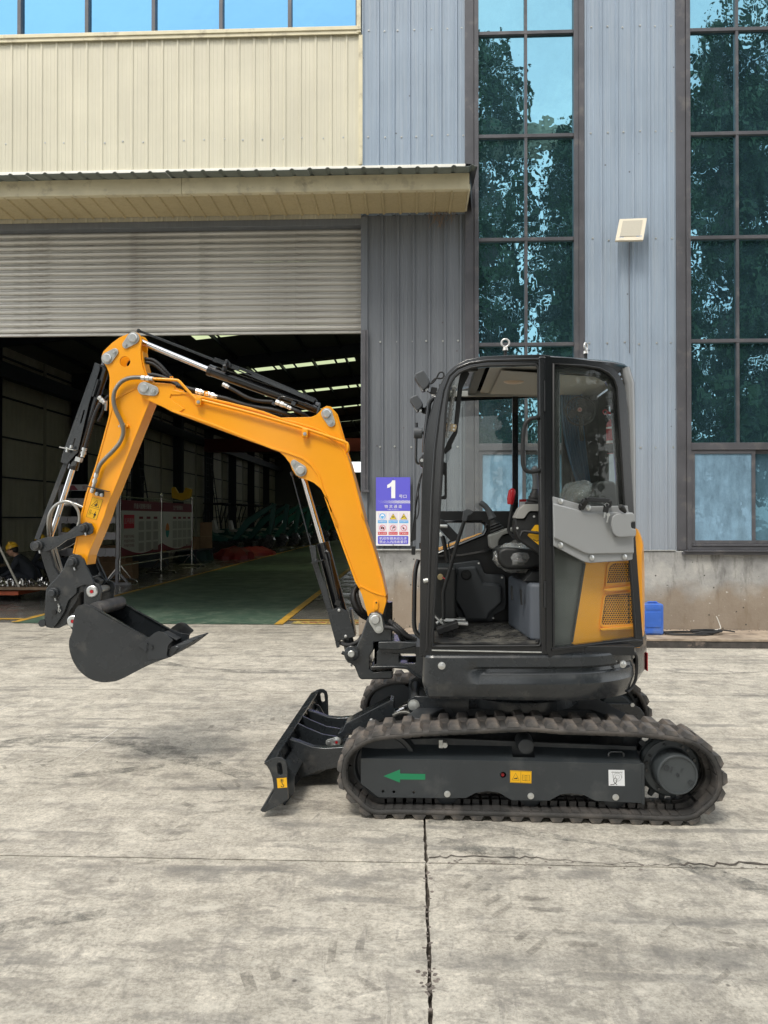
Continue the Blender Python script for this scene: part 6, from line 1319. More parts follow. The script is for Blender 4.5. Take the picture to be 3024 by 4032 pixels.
# centre frame and slew ring
cf = P_('centre_frame'); zt = .40
def planprism(b, pts, z0, z1):
    n = len(pts); k = len(b.v); b.v += [(p[0], p[1], z0) for p in pts]+[(p[0], p[1], z1) for p in pts]; b.f += [tuple(k+i for i in range(n)), tuple(k+n+i for i in reversed(range(n)))]+[(k+i, k+(i+1) % n, k+n+(i+1) % n, k+n+i) for i in range(n)]; return b
b = MB(); planprism(b, [(UC-.42, 4.35), (UC+.38, 4.35), (UC+.50, 4.12), (UC+.60, 4.12), (UC+.48, 4.63), (UC+.60, 5.14), (UC+.5, 5.14), (UC+.38, 4.91), (UC-.42, 4.91), (UC-.55, 5.14), (UC-.65, 5.14), (UC-.5, 4.63), (UC-.65, 4.12), (UC-.55, 4.12)], .22, .44); Bd(b, 'x_beam', 'charm', cf, .01)
b = MB(); b.lathe((UC, 4.63, .44), (0, 0, 1), [(0, .36), (.05, .36), (.06, .34), (.10, .34), (.105, .37), (.14, .37)], 48); o = Bd(b, 'slew_ring', 'char', cf, ang=40)
b = MB()
for k in range(24): a = 2*math.pi*k/24; b.cyl((UC+.355*math.cos(a), 4.63+.355*math.sin(a), .535), (UC+.355*math.cos(a), 4.63+.355*math.sin(a), .548), .011, n=6)
tag(Bd(b, 'ring_bolts', 'bolt', cf), kind='stuff')
for a in (4.34, 4.88): b = MB(); b.prism(EP(cH, [(1110, 330), (1120, 285), (1165, 255), (1230, 258), (1560, 265), (1560, 440), (1500, 440), (1200, 425), (1170, 385), (1130, 375)], 4.36), a, a+.02); Bd(b, 'blade_lug', 'char', cf, .003)
q = EP(cH, [(1160, 325)], 4.34)[0]; b = MB(); b.lathe((q[0], 4.34, q[1]), (0, -1, 0), [(0, .032), (.004, .032), (.004, .024), (.016, .024), (.018, .018)], 24); Bd(b, 'pin', 'zinc', cf); b = MB(); b.cyl((q[0], 4.36, q[1]), (q[0], 4.9, q[1]), .022, n=16); Bd(b, 'cross_pin', 'charm', cf)
b = MB(); b.prism(EP(cJ, [(280, 350), (310, 345), (600, 350), (660, 385), (690, 430), (705, 500), (690, 560), (280, 560)], 5.12), 5.10, 5.13); Bd(b, 'motor_cover', 'char', cf, .004)
b = MB()
for (x, y) in ((363, 367), (600, 362)): q = EP(cJ, [(x, y)], 5.10)[0]; b.cyl((q[0], 5.10, q[1]), (q[0], 5.09, q[1]), .014, n=6)
tag(Bd(b, 'cover_bolts', 'bolt', cf), kind='stuff')

# ---------------------------------------------------------------- dozer blade
db = P_('dozer_blade'); Z0, Z1 = 3.84, 5.40
prof = EP(cS, [cH(*p) for p in [(75, 745), (100, 768), (128, 820), (143, 880), (148, 950), (135, 985), (100, 1040), (58, 1100)]], Z0); prof = [(p.x, p.y) for p in spl(prof, 3)]
b = MB(); b.ribbon(prof, .009, Z0+.004, Z1-.004); Bd(b, 'mould_board', 'char', db)
endp = EP(cS, [cH(*p) for p in [(75, 745), (130, 712), (165, 703), (200, 708), (228, 730), (240, 770), (242, 850), (247, 1010), (190, 1048), (80, 1104), (58, 1100), (100, 1040), (133, 985), (146, 950), (143, 880), (128, 820), (100, 768)]], Z0)
slot = hull2(EP(cH, [(183, 760)], Z0)[0], .013, EP(cH, [(190, 815)], Z0)[0], .013, 8)
for a in (Z0, Z1-.014):
    b = MB(); b.prism(endp, a, a+.014, [slot]); Bd(b, 'end_plate', 'char', db, .002)
b = MB(); c0_ = prof[-1]; b.ribbon([(c0_[0]+.028, c0_[1]+.045), (c0_[0]-.002, c0_[1]+.004)], .016, Z0-.004, Z1+.004); Bd(b, 'cutting_edge', 'charm', db, .002)
xb_, zt_ = prof[0]; px0 = max(p[0] for p in prof)
b = MB(); b.ribbon([(xb_-.002, zt_-.002), (xb_+.05, zt_+.014)], .010, Z0+.015, Z1-.015); Bd(b, 'top_lip', 'char', db, .002)
for v in (4.02, 4.30, 4.62, 4.95, 5.24):
    b = MB(); b.prism([(px0-.03, zt_-.03), (px0+.025, zt_-.05), (px0+.07, zt_-.13), (px0+.07, zt_-.21), (px0+.015, zt_-.28), (px0-.02, zt_-.2), (px0-.004, zt_-.12)], v, v+.012); Bd(b, 'rib', 'char', db, .002)
for (va, vb) in ((4.035, 4.29), (4.33, 4.61), (4.65, 4.94), (4.97, 5.23)):
    b = MB(); b.add([(px0+.01, va, zt_-.06), (px0+.07, va, zt_-.13), (px0+.01, va, zt_-.22), (px0+.01, vb, zt_-.06), (px0+.07, vb, zt_-.13), (px0+.01, vb, zt_-.22)], [(0, 1, 2), (5, 4, 3), (0, 3, 4, 1), (1, 4, 5, 2), (2, 5, 3, 0)]); Bd(b, 'stiffener_box', 'char', db, .003)
for v in (4.28, 4.93):
    a_ = EP(cH, [(250, 560), (330, 585), (430, 622), (520, 630), (640, 622), (800, 600), (1100, 590), (1100, 720), (900, 760), (590, 775), (470, 800), (340, 850), (280, 700)], 4.30)
    b = MB(); b.prism(a_, v, v+.05); Bd(b, 'lift_arm', 'char', db, .006)
b = MB(); a_ = EP(cH, [(300, 620), (430, 650), (560, 660), (640, 690), (500, 760), (340, 800)], 4.5); b.prism(a_, 4.34, 4.92); Bd(b, 'cross_box', 'char', db, .006)
for v in (4.53, 4.70):
    b = MB(); a_ = EP(cH, [(320, 450), (380, 480), (500, 530), (590, 545), (640, 560), (650, 600), (630, 625), (470, 612), (320, 600), (270, 520)], 4.55); b.prism(a_, v, v+.016); Bd(b, 'cylinder_lug', 'char', db, .002)
def zplate(c, A, B, r1, r2, v, parent): q1 = EP(c, [A], v)[0]; q2 = EP(c, [B], v)[0]; b = MB(); b.prism(hull2(q1, r1, q2, r2), v-.007, v); return Bd(b, 'pin_plate', 'zinc', parent, .001), q1, q2
o, q1, q2 = zplate(cH, (602, 588), (543, 595), .026, .018, 4.52, db); b = MB(); b.lathe((q1[0], 4.513, q1[1]), (0, -1, 0), [(0, .022), (.010, .022), (.013, .016), (.013, .008), (.008, .007)], 18); k = SUB(b, 'pin', 'bolt', o); k.location = (0, 0, 0); b = MB(); hexbolt(b, q2[0], 4.513, q2[1], .008); k = SUB(b, 'bolt', 'bolt', o); k.location = (0, 0, 0)
b = MB(); b.cyl((q1[0], 4.501, q1[1]), (q1[0], 4.4985, q1[1]), .008, n=8); k = SUB(b, 'red_mark', 'redp', o); k.location = (0, 0, 0)
b = MB(); b.prism(EP(cH, [(608, 532), (640, 512), (665, 460), (740, 418), (990, 290), (1012, 300), (1020, 395), (880, 450), (700, 530), (650, 560)], 4.56), 4.555, 4.70); Bd(b, 'cylinder_cover', 'char', db, .004)
q = EP(cH, [(853, 437)], 4.555)[0]; b = MB(); b.lathe((q[0], 4.555, q[1]), (0, -1, 0), [(0, .013), (.005, .012), (.009, .008)], 14); Bd(b, 'bolt', 'bolt', db)
b = MB(); b.cyl(E3(cH, 1000, 385, 4.62), E3(cH, 1110, 338, 4.62), .017, n=18); Bd(b, 'rod', 'rod', db); b = MB(); b.cyl(E3(cH, 1090, 340, 4.62), E3(cH, 1165, 318, 4.62), .026, n=18); Bd(b, 'rod_eye', 'black', db)
hose(P3v(cH, [(1010, 400, 4.56), (1055, 380, 4.55), (1110, 378, 4.55), (1155, 400, 4.55), (1190, 445, 4.56), (1215, 500, 4.58)]), .011, db, 'spring_hose', 'spring', .006, .17); hose(P3v(cH, [(1160, 385, 4.62), (1210, 400, 4.62), (1240, 435, 4.62), (1270, 480, 4.62)]), .011, db, 'spring_hose', 'rubber', .006, .17)
de = EP(cH, [(166, 856), (237, 851), (242, 922), (172, 927)], Z0); b = MB(); b.prism(de, Z0-.0014, Z0-.0004); o = Bd(b, 'hook_decal', 'decal_y', db); L2 = lambda u, w: lerp2(u, w, de); y_ = Z0-.0018; b = MB(); c_ = L2(.5, .27)
b.ribbon(circ(c_[0], c_[1], .0085, 16), .001, y_-.0003, y_, closed=True); b.prism([L2(.5, .12), L2(.62, .26), L2(.55, .26), L2(.55, .42), L2(.45, .42), L2(.45, .26), L2(.38, .26)], y_-.0003, y_)
b.ribbon([L2(.5, .48), L2(.52, .62), L2(.66, .74), L2(.62, .9), L2(.44, .9), L2(.36, .78)], .0032, y_-.0003, y_); k = SUB(b, 'symbol', 'ink', o); k.location = (0, 0, 0)

# ---------------------------------------------------------------- upper structure
def U(px, v): return E(px, 2040, v).x
def loft(path, secfn, zs, cap=True):
    """path: list of (u, v); outward normals; secfn(i, k) -> (inset, z)"""
    n = len(path); b = MB()
    for k in range(zs):
        for i in range(n):
            t = (Vector(path[min(i+1, n-1)])-Vector(path[max(i-1, 0)])).normalized(); nn = Vector((t.y, -t.x)); ins, z = secfn(i/(n-1), k, path[i]); p = Vector(path[i])-nn*ins; b.v.append((p.x, p.y, z))
    for k in range(zs-1):
        for i in range(n-1): b.f.append((k*n+i, k*n+i+1, (k+1)*n+i+1, (k+1)*n+i))
    if cap: b.f.append(tuple(range(n))[::-1]); b.f.append(tuple((zs-1)*n+i for i in range(n)))
    return b
uf = U(1662, 3.92); sk = [(uf+.02, 4.35), (uf, 4.2), (uf, 4.0), (uf+.006, 3.945), (uf+.03, 3.915), (uf+.08, 3.91), (U(1900, 3.905), 3.905), (U(2200, 3.905), 3.905), (U(2330, 3.93), 3.93), (U(2420, 3.99), 3.99), (U(2478, 4.08), 4.08), (U(2500, 4.17), 4.17), (U(2498, 4.24), 4.24)]
skp = [tuple(p) for p in resample(spl([Vector(p) for p in sk], 6), .02)]
SZ = [.586, .600, .664, .668, .712, .722, .738, .746, .752, .796, .806, .808]; SI = [.030, .016, .0, -.0, .0, .0, .0, .0, .0, .0, .006, .014]
u_a, u_b = U(1830, 3.9), U(2470, 4.05)
def sec(t, k, p):
    g = max(0, min(1, (p[0]-u_a)/.10)); ins = SI[k]
    if p[1] > 4.10: g *= .6
    ins += g*(0, 0, 0, .002, .006, .016, .020, .008, 0, 0, 0, 0)[k]
    lift = .014*max(0, (p[0]-U(1700, 3.9))/1.0); return ins, SZ[k]+(lift if k >= 1 else 0)
b = loft(skp, sec, len(SZ), True); o = Bd(b, 'side_skirt', 'char', ex, ang=28)
for (x, y, v) in ((231, 202, 3.904), (1415, 192, 4.0)):
    q = EP(cI, [(x, y)], v)[0]; b = MB(); b.lathe((q[0], v+.004, q[1]), (.0 if x < 900 else .35, -1, 0), [(0, .019), (.004, .019), (.005, .012), (.012, .011), (.014, .007)], 16); k = SUB(b, 'bolt', 'bolt', o); k.location = (0, 0, 0)
b = MB(); planprism(b, [(uf+.06, 4.0), (U(2300, 4), 4.0), (U(2440, 4.1), 4.12), (U(2470, 4.2), 4.3), (UC+.66, 4.63), (UC+.6, 5.1), (UC+.2, 5.32), (uf+.2, 5.32), (uf+.06, 5.2)], .575, .79); Bd(b, 'deck_frame', 'charm', ex, .01)
# swept counterweight
cw = [(U(2500, 4.185), 4.185), (U(2514, 4.23), 4.23), (U(2535, 4.34), 4.34), (U(2543, 4.5), 4.5), (U(2540, 4.7), 4.7), (U(2500, 4.95), 4.95), (U(2420, 5.15), 5.15), (U(2330, 5.28), 5.28), (U(2200, 5.34), 5.34)]; cwp = [tuple(p) for p in resample(spl([Vector(p) for p in cw], 6), .03)]
CZ = [.580, .598, .665, .80, .835, .845]; CI = [.06, .04, .0, .0, .008, .03]; b = loft(cwp, lambda t, k, p: (CI[k], CZ[k]), 6, True); o = Bd(b, 'counterweight', 'char', ex, ang=30)
b = MB(); b.ribbon([(p[0], .59+.0) for p in [(0, 0)]]*0 or [(0, 0), (1e-4, 0)], 1e-5, 0, 1e-5) if False else None
b = MB(); b.obox((U(2541, 4.42)+.001, 4.42, .70), (.006, .06, .10), (0, 0, 0)); Bd(b, 'tail_reflector', 'redp', ex, .001)
b = MB()
for k in range(2): pth = [E3(cG, 1175+k*18, 1800+k*6, 4.1), E3(cI, 1500-k*4, 130+k*3, 4.12), E3(cI, 1508-k*5, 200, 4.14), E3(cI, 1500-k*6, 290, 4.14), E3(cI, 1470-k*6, 350, 4.12), E3(cI, 1445-k*6, 372, 4.10)]; b.tube(resample(spl(pth, 6), .01), .006, 6)
Bd(b, 'rubber_seal', 'rubber', ex, ang=80)
# far side body
b = MB(); planprism(b, [(uf+.02, 4.93), (U(2300, 4.93), 4.93), (U(2300, 4.93), 5.33), (uf+.25, 5.33), (uf+.04, 5.2)], .60, 1.02); o = Bd(b, 'far_cover', 'char', ex, .03, seg=3)
b = MB(); b.prism([(E3(cF, 345, 622, 5.0).x-.02, E3(cF, 345, 622, 5.0).z-.25), (E3(cF, 345, 605, 5.0).x-.02, E3(cF, 345, 605, 5.0).z), (E3(cF, 830, 422, 5.0).x, E3(cF, 830, 422, 5.0).z), (E3(cF, 830, 422, 5.0).x+.5, E3(cF, 830, 422, 5.0).z), (E3(cF, 830, 422, 5.0).x+.5, .8), (uf+.05, .8)], 4.96, 5.33); Bd(b, 'far_hood', 'yellow', ex, .03, seg=3)
# yellow engine hood behind the open door
UH = U(2160, 3.9); SL = .42
SP = dict(s=SL, u0=UH)
def onS(pts, c, v): return EP(c, pts, v, SL, UH)
def sfn(dv=0): return lambda x, y, z: (x, y+SL*(x-UH), z)
def Sprism(pts, c, v0, th, holes=(), b=None): b = b or MB(); return b.prism(onS(pts, c, v0), v0, v0+th, [onS(h, c, v0) for h in holes], fn=lambda x, y, z: (x, y+SL*(x-UH), z))
VH = 3.965
vent1 = [(960, 940), (985, 900), (1030, 880), (1190, 876), (1200, 1080), (940, 1096), (940, 1050)]; vent2 = [(925, 1245), (945, 1228), (1215, 1205), (1228, 1530), (1215, 1536), (900, 1552), (884, 1530)]
hd = [(700, 880), (735, 780), (760, 560), (1100, 400), (1270, 505), (1310, 590), (1332, 680), (1318, 770), (1330, 1500), (1300, 1800), (1180, 1800), (560, 1885), (556, 1745)]
b = Sprism(hd, cG, VH, .012, [vent1, vent2]); hood = Bd(b, 'engine_hood', 'yellow', ex, .003)
# raised vent surrounds
for (p_, nm) in (([(905, 1160), (925, 1120), (945, 905), (970, 870), (1000, 858), (1200, 855), (1190, 876), (1030, 880), (985, 900), (960, 940), (940, 1096), (1200, 1080), (1203, 1110), (930, 1125)], 0), ([(865, 1560), (905, 1240), (930, 1215), (1212, 1180), (1215, 1205), (945, 1228), (925, 1245), (884, 1530), (900, 1552), (1230, 1535), (1235, 1565), (905, 1585)], 1)):
    b = Sprism(p_, cG, VH-.010, .0098); k = SUB(b, 'vent_surround', 'yellow', hood, .004); k.location = (0, 0, 0)
for p_ in ([(905, 1160), (1203, 1125), (1206, 1165), (960, 1190), (905, 1175)], [(870, 1590), (1235, 1560), (1240, 1600), (890, 1620), (868, 1608)]):
    b = Sprism(p_, cG, VH-.022, .0218); k = SUB(b, 'moulded_step', 'yellow', hood, .008, seg=3); k.location = (0, 0, 0)
def inside(p, poly):
    c = False; n = len(poly)
    for i in range(n):
        a, d = poly[i], poly[i-1]
        if (a[1] > p[1]) != (d[1] > p[1]) and p[0] < (d[0]-a[0])*(p[1]-a[1])/(d[1]-a[1])+a[0]: c = not c
    return c
for vt in (vent1, vent2):
    b = MB(); s_ = 25.5; ys = [p[1] for p in vt]; xs_ = [p[0] for p in vt]; r_ = 0; y = min(ys)-10
    fnS = lambda q, vv: (q[0], vv+SL*(q[0]-UH), q[1])
    while y < max(ys)+10:
        x = min(xs_)-20+(s_/2 if r_ % 2 else 0)
        while x < max(xs_)+20:
            if inside((x, y), vt):
                o_ = onS([(x+s_*.5774*math.cos(R(60*k+30)), y+s_*.5774*1.04*math.sin(R(60*k+30))) for k in range(6)], cG, VH+.002); i_ = onS([(x+s_*.42*math.cos(R(60*k+30)), y+s_*.42*1.04*math.sin(R(60*k+30))) for k in range(6)], cG, VH+.002); k0_ = len(b.v)
                b.v += [fnS(q, VH+.002) for q in o_]+[fnS(q, VH+.002) for q in i_]+[fnS(q, VH+.008) for q in i_]
                for k in range(6): j = (k+1) % 6; b.f += [(k0_+k, k0_+j, k0_+6+j, k0_+6+k), (k0_+6+k, k0_+6+j, k0_+12+j, k0_+12+k)]
            x += s_
        y += s_*.866*1.04; r_ += 1
    me_ = SUB(b, 'vent_grille', 'yellow', hood, recalc=False); me_.location = (0, 0, 0)
    b = Sprism([(min(xs_)-20, min(ys)-20), (max(xs_)+10, min(ys)-20), (max(xs_)+10, max(ys)+20), (min(xs_)-20, max(ys)+20)], cG, VH+.03, .004); k = SUB(b, 'vent_backing', pbr('vent_dark', (.045, .026, .012), .8, var=.5, vscale=20) if vt is vent1 else bpy.data.materials['vent_dark'], hood); k.location = (0, 0, 0)
b = MB(); q0 = E(2531, 2300, 4.3); b.v = []
hb = [(U(2506, 4.22), 4.22), (U(2527, 4.32), 4.32), (U(2536, 4.5), 4.5), (U(2532, 4.7), 4.7), (U(2490, 4.9), 4.93), (U(2400, 5.1), 5.12), (U(2300, 5.3), 5.25)]; hbp = [tuple(p) for p in resample(spl([Vector(p) for p in hb], 6), .03)]
b = loft(hbp, lambda t, k, p: ((.0, .846), (.0, 1.2), (.006, 1.36), (.03, 1.43), (.07, 1.455))[k], 5, True); Bd(b, 'rear_hood', 'yellow', ex, ang=40)

# ---------------------------------------------------------------- cab
cab = P_('cab'); N0 = 3.93; FV = 4.86
outer = [(1652, 2585), (1655, 2200), (1660, 1900), (1670, 1760), (1686, 1655), (1712, 1565), (1733, 1515), (1757, 1472), (1790, 1440), (1835, 1416), (1900, 1403), (2000, 1398), (2122, 1395), (2168, 1400), (2168, 2590)]
inner = [(1700, 2546), (1715, 2300), (1732, 1990), (1744, 1790), (1757, 1600), (1768, 1528), (1785, 1489), (1812, 1464), (1860, 1446), (1920, 1440), (2119, 1435), (2131, 2543)]
b = MB(); b.prism(EP(cS, outer, N0), N0, N0+.05, [EP(cS, inner, N0)]); Bd(b, 'door_frame', 'black', cab, .012, seg=3)
# second bead inside the opening
inn2 = EP(cS, inner, N0+.02); b = MB(); b.tube([Vector((p[0], N0-.001, p[1])) for p in resample([Vector(p) for p in EP(cS, [(x, y) for x, y in inner], N0)], .03, True)], .007, 6, closed=True); Bd(b, 'door_seal', 'blackm', cab, ang=80)
mid = [(1680, 2560), (1692, 2200), (1700, 1950), (1712, 1770), (1728, 1640), (1745, 1540), (1768, 1480), (1800, 1450), (1850, 1430), (1920, 1420), (2140, 1415)]
b = MB(); b.tube([Vector((q.x, N0-.004, q.z)) for q in (E(x, y, N0) for x, y in mid)], .0075, 8); Bd(b, 'frame_bead', 'black', cab, ang=80)
# far side wall with window openings
fo = [(E(x, y, N0).x, E(x, y, N0).z) for x, y in outer[:-2]]
ur = U(2478, 4.2); zr0 = .82; ztop = E(2122, 1395, N0).z
farout = fo+[(ur-.05, ztop-.02), (ur, ztop-.09), (ur, zr0)]
wz0, wz1 = E(1900, 2012, FV).z, E(1900, 1562, FV).z
win = [(E(1738, 2012, FV).x-.06, wz0), (E(1738, 2012, FV).x-.04, wz1-.1), (E(1738, 2012, FV).x+.0, wz1), (U(2215, FV), wz1), (U(2215, FV), wz0)]
tri_ = EP(cF, [(345, 300), (820, 300), (850, 330), (850, 370), (830, 415), (345, 610)], FV)
b = MB(); b.prism(farout, FV, FV+.04, [win, tri_]); Bd(b, 'far_wall', 'blackm', cab, .006)
b = MB(); b.tube([Vector((p[0], FV-.004, p[1])) for p in EP(cF, [(345, 285), (810, 285), (868, 320), (868, 380), (842, 430), (345, 632)], FV)], .010, 6, closed=True); b.box(U(2018, FV), U(2040, FV), FV-.01, FV+.02, wz0, wz1); b.ribbon(EP(cF, [(340, 660), (600, 650), (940, 590)], FV), .012, FV-.012, FV); Bd(b, 'window_divider', 'black', cab)
b = MB(); b.box(win[0][0], win[3][0], FV-.02, FV-.001, wz1-.002, wz1+.035); Bd(b, 'blind_rail', 'liner', cab, .004)
b = MB(); b.prism(win, FV+.018, FV+.022); Bd(b, 'window_pane', 'glass', cab); b = MB(); b.prism(tri_, FV+.018, FV+.022); Bd(b, 'window_pane', 'glass', cab)
# roof shell: lofted over the side profile, tapering at the rear
rt = [(p.x, p.y) for p in spl([Vector((q.x, q.z)) for q in (E(x, y, N0) for x, y in [(1686, 1655), (1712, 1565), (1757, 1472), (1835, 1416), (1950, 1400), (2122, 1395)])], 4)]
ue = U(2478, 4.2); rt2 = rt+[(ue-.12, ztop-.004), (ue-.045, ztop-.015), (ue-.02, ztop-.030)]
def nearv(u): return N0+.0+max(0, SL*(u-UH))*1.0
b = MB(); n = len(rt2)
for (dv, dz) in ((.0, -.012), (.010, -.002), (.04, .006)):
    for (u, z) in rt2: b.v.append((u, nearv(u)+dv, z+dz))
for (u, z) in rt2: b.v.append((u, FV+.03, z+.006))
for (u, z) in rt2: b.v.append((u, FV+.04, z-.012))
hi = [i for i in range(n-1) if U(1785, N0) < rt2[i][0] < U(1880, N0)]
for r_ in range(4): b.f += [(r_*n+i, r_*n+i+1, (r_+1)*n+i+1, (r_+1)*n+i) for i in range(n-1) if r_ < 2 or i not in hi]
b2 = MB(); b2.v = list(b.v); b2.f = [(r_*n+i, r_*n+i+1, (r_+1)*n+i+1, (r_+1)*n+i) for r_ in (2,) for i in hi]; Bd(b2, 'roof_hatch', 'glass', cab, ang=60)
Bd(b, 'roof_shell', pbr('roof_paint', (.035, .037, .04), .18, coat=.6), cab, recalc=False, ang=60)
il = [q for q in rt if q[0] > U(1850, N0)]; b = MB(); zl_ = E(1900, 1448, N0).z; zsl = E(2000, 1540, FV).z
u0_ = U(1885, N0); b.add([(U(1935, N0), N0+.05, ztop-.045), (U(2168, N0), N0+.05, ztop-.045), (ur-.03, nearv(ur)+.05, ztop-.07), (ur-.03, FV-.01, ztop-.07), (U(1935, N0), FV-.01, ztop-.045)], [(0, 4, 3, 2, 1)])
b.add([(U(1935, N0)+.06, N0+.10, ztop-.06), (ur-.15, N0+.25, ztop-.075), (ur-.15, FV-.06, ztop-.075), (U(1935, N0)+.06, FV-.06, ztop-.06)], [(0, 3, 2, 1)]); Bd(b, 'roof_lining', 'liner', cab, recalc=False)
q = E3(cE, 713, 290, 4.35); b = MB(); b.ball((q.x+.02, 4.35, ztop-.06), .06, 16, (1.0, .75, .28)); Bd(b, 'dome_lamp', pbr('warm_lens', (.62, .48, .36), .3), cab)
# sun hatch glass beams over the front
b = MB(); x_ = U(1885, N0); b.box(x_-.01, x_+.04, N0+.03, FV, ztop-.055, ztop-.02); b.box(U(1800, N0), x_, N0+.05, N0+.08, ztop-.07, ztop-.045); b.bar((U(1745, N0), N0+.05, E(1745, 1500, N0).z-.02), (U(1745, N0), FV, E(1745, 1500, N0).z-.02), .04, .03, (0, 0, 1)); Bd(b, 'roof_beam', 'blackm', cab, .005)
# hatch: the pale patches seen through it are sky and soffit
# B pillar doubled, rear quarter frame on the slanted side
b = MB(); b.prism(EP(cS, [(2119, 1405), (2166, 1405), (2180, 2580), (2131, 2580)], N0), N0-.012, N0+.06); Bd(b, 'door_pillar', 'black', cab, .008, seg=3)
b = MB()
for (y0, y1) in ((1500, 1620), (2290, 2392)): b = MB(); b.cyl(E(2148, y0, N0-.02), E(2148, y1, N0-.02), .0085, n=12); Bd(b, 'hinge', 'blackm', cab, .001)
b = Sprism([(350, 0), (350, 1800), (1300, 1690), (1210, 0)], cG, 3.955, .03, [[(385, 20), (385, 880), (700, 880), (556, 1745), (410, 1760), (410, 900), (385, 900)]][:0]) if False else MB()
rq = [(2172, 1415), (2380, 1440), (2425, 1468), (2450, 1510), (2462, 1575), (2490, 2100), (2172, 2100)]; rqi = [(2205, 1470), (2345, 1478), (2385, 1500), (2402, 1540), (2408, 1600), (2436, 2010), (2205, 2010)]
b = MB(); b.prism(EP(cS, rq, 3.955, SL, UH), 3.955, 3.99, [EP(cS, rqi, 3.955, SL, UH)], fn=lambda x, y, z: (x, y+SL*(x-UH), z)); Bd(b, 'rear_quarter_frame', 'black', cab, .006)
b = Sprism([(355, 560), (760, 560), (735, 780), (700, 880), (560, 1740), (540, 1790), (355, 1810)], cG, 3.972, .02); Bd(b, 'rear_quarter_panel', pbr('cab_side_grey', (.075, .078, .078), .3, coat=.4), cab, .004)
b = Sprism([(690, 880), (712, 880), (572, 1740), (550, 1740)], cG, 3.960, .012); Bd(b, 'panel_edge', 'blackm', cab, .003)
# rear posts and rear wall
vr = nearv(ur)+.0; b = MB()
for (x, y, z0, z1) in ((ur-.008, vr+.012, 1.45, ztop-.035), (ur-.02, FV-.01, .84, ztop-.06)): b.tube([(x+.0, y, z0), (x, y, (z0+z1)/2), (x-.006, y, z1-.08), (x-.03, y, z1)], .027, 10)
Bd(b, 'rear_post', pbr('silver_grey_paint', (.30, .31, .32), .25, coat=.4), cab, ang=60)
b = MB(); b.box(ur-.03, ur-.01, vr+.03, FV-.03, .84, 1.42); b.box(ur-.03, ur-.01, vr+.03, FV-.03, ztop-.17, ztop-.08); b.box(ur-.03, ur-.01, 4.62, FV-.03, 1.42, ztop-.17); Bd(b, 'rear_wall', 'blackm', cab, .004)
b = MB(); b.box(ur-.022, ur-.018, vr+.03, 4.62, 1.42, ztop-.17); Bd(b, 'window_pane', 'glass', cab)
b = MB(); b.box(U(2245, FV), U(2245, FV)+.17, FV-.05, FV-.001, .9, ztop-.1); Bd(b, 'far_pillar', 'blackm', cab, .01)
# front screen
b = MB()
for v in (FV+.01,):
    b.tube([Vector((q.x, v, q.z)) for q in (E(x, y, N0) for x, y in [(1665, 2560), (1668, 2200), (1675, 1900), (1690, 1740), (1706, 1640), (1730, 1560), (1760, 1500)])], .022, 10)
b.bar((E(1662, 2150, N0).x, N0+.03, E(1662, 2150, N0).z), (E(1662, 2150, N0).x, FV, E(1662, 2150, N0).z), .03, .03, (0, 0, 1)); b.bar((E(1658, 2570, N0).x, N0+.03, E(1658, 2570, N0).z), (E(1658, 2570, N0).x, FV, E(1658, 2570, N0).z), .05, .05, (0, 0, 1)); Bd(b, 'front_frame', 'black', cab, ang=60)
fr_ = [E(x, y, N0) for x, y in [(1662, 2560), (1668, 1950), (1682, 1750), (1696, 1660), (1722, 1570), (1760, 1490), (1800, 1455)]]; b = MB(); n = len(fr_)
for v in (N0+.05, FV):
    for q in fr_: b.v.append((q.x, v, q.z))
b.f = [(i, i+1, n+i+1, n+i) for i in range(n-1)]; Bd(b, 'front_screen', 'glass', cab, recalc=False, ang=80)
b = MB(); zf_ = E(1900, 2543, N0).z; b.box(E(1658, 2570, N0).x, ur-.03, N0+.05, FV, zf_-.05, zf_-.004); b.box(uf+.03, U(2168, N0), N0+.0, N0+.05, .81, zf_-.06); Bd(b, 'floor_pan', 'blackm', cab, .004)
b = MB(); x0, x1 = U(1712, 3.99), U(2125, 3.99); planprism(b, rnd([(x0, 3.985), (x1, 3.985), (x1, FV-.02), (x0, FV-.02)], .05, 5), zf_-.003, zf_+.006)
mat_ = Bd(b, 'floor_mat', pbr('dusty_mat', (.020, .020, .020), .6, var=.3, vscale=8, dirt=(.13, .125, .11), dscale=7, dth=(.46, .66)), cab, .002)
b = MB()
for i in range(5):
    for j in range(12): b.obox((x0+.10+i*.085+j*.018, 4.07+j*.055, zf_+.009), (.055, .026, .008))
tag(SUB(b, 'mat_studs', mat_.data.materials[0], mat_), kind='stuff'); mat_.children[0].location = (0, 0, 0)
b = MB(); q = E3(cF, 1438, 1605, 4.02); b.lathe((q.x, 4.03, zf_+.006), (0, 0, 1), [(0, .014), (.012, .013), (.014, .01)], 16); Bd(b, 'rubber_stop', 'rubber', cab)
b = MB(); b.ribbon([(E(1700, 2560, N0).x, E(1700, 2560, N0).z), (E(2140, 2568, N0).x, E(2140, 2568, N0).z)], .006, N0-.008, N0); Bd(b, 'sill_strip', 'zinc', cab, .001)

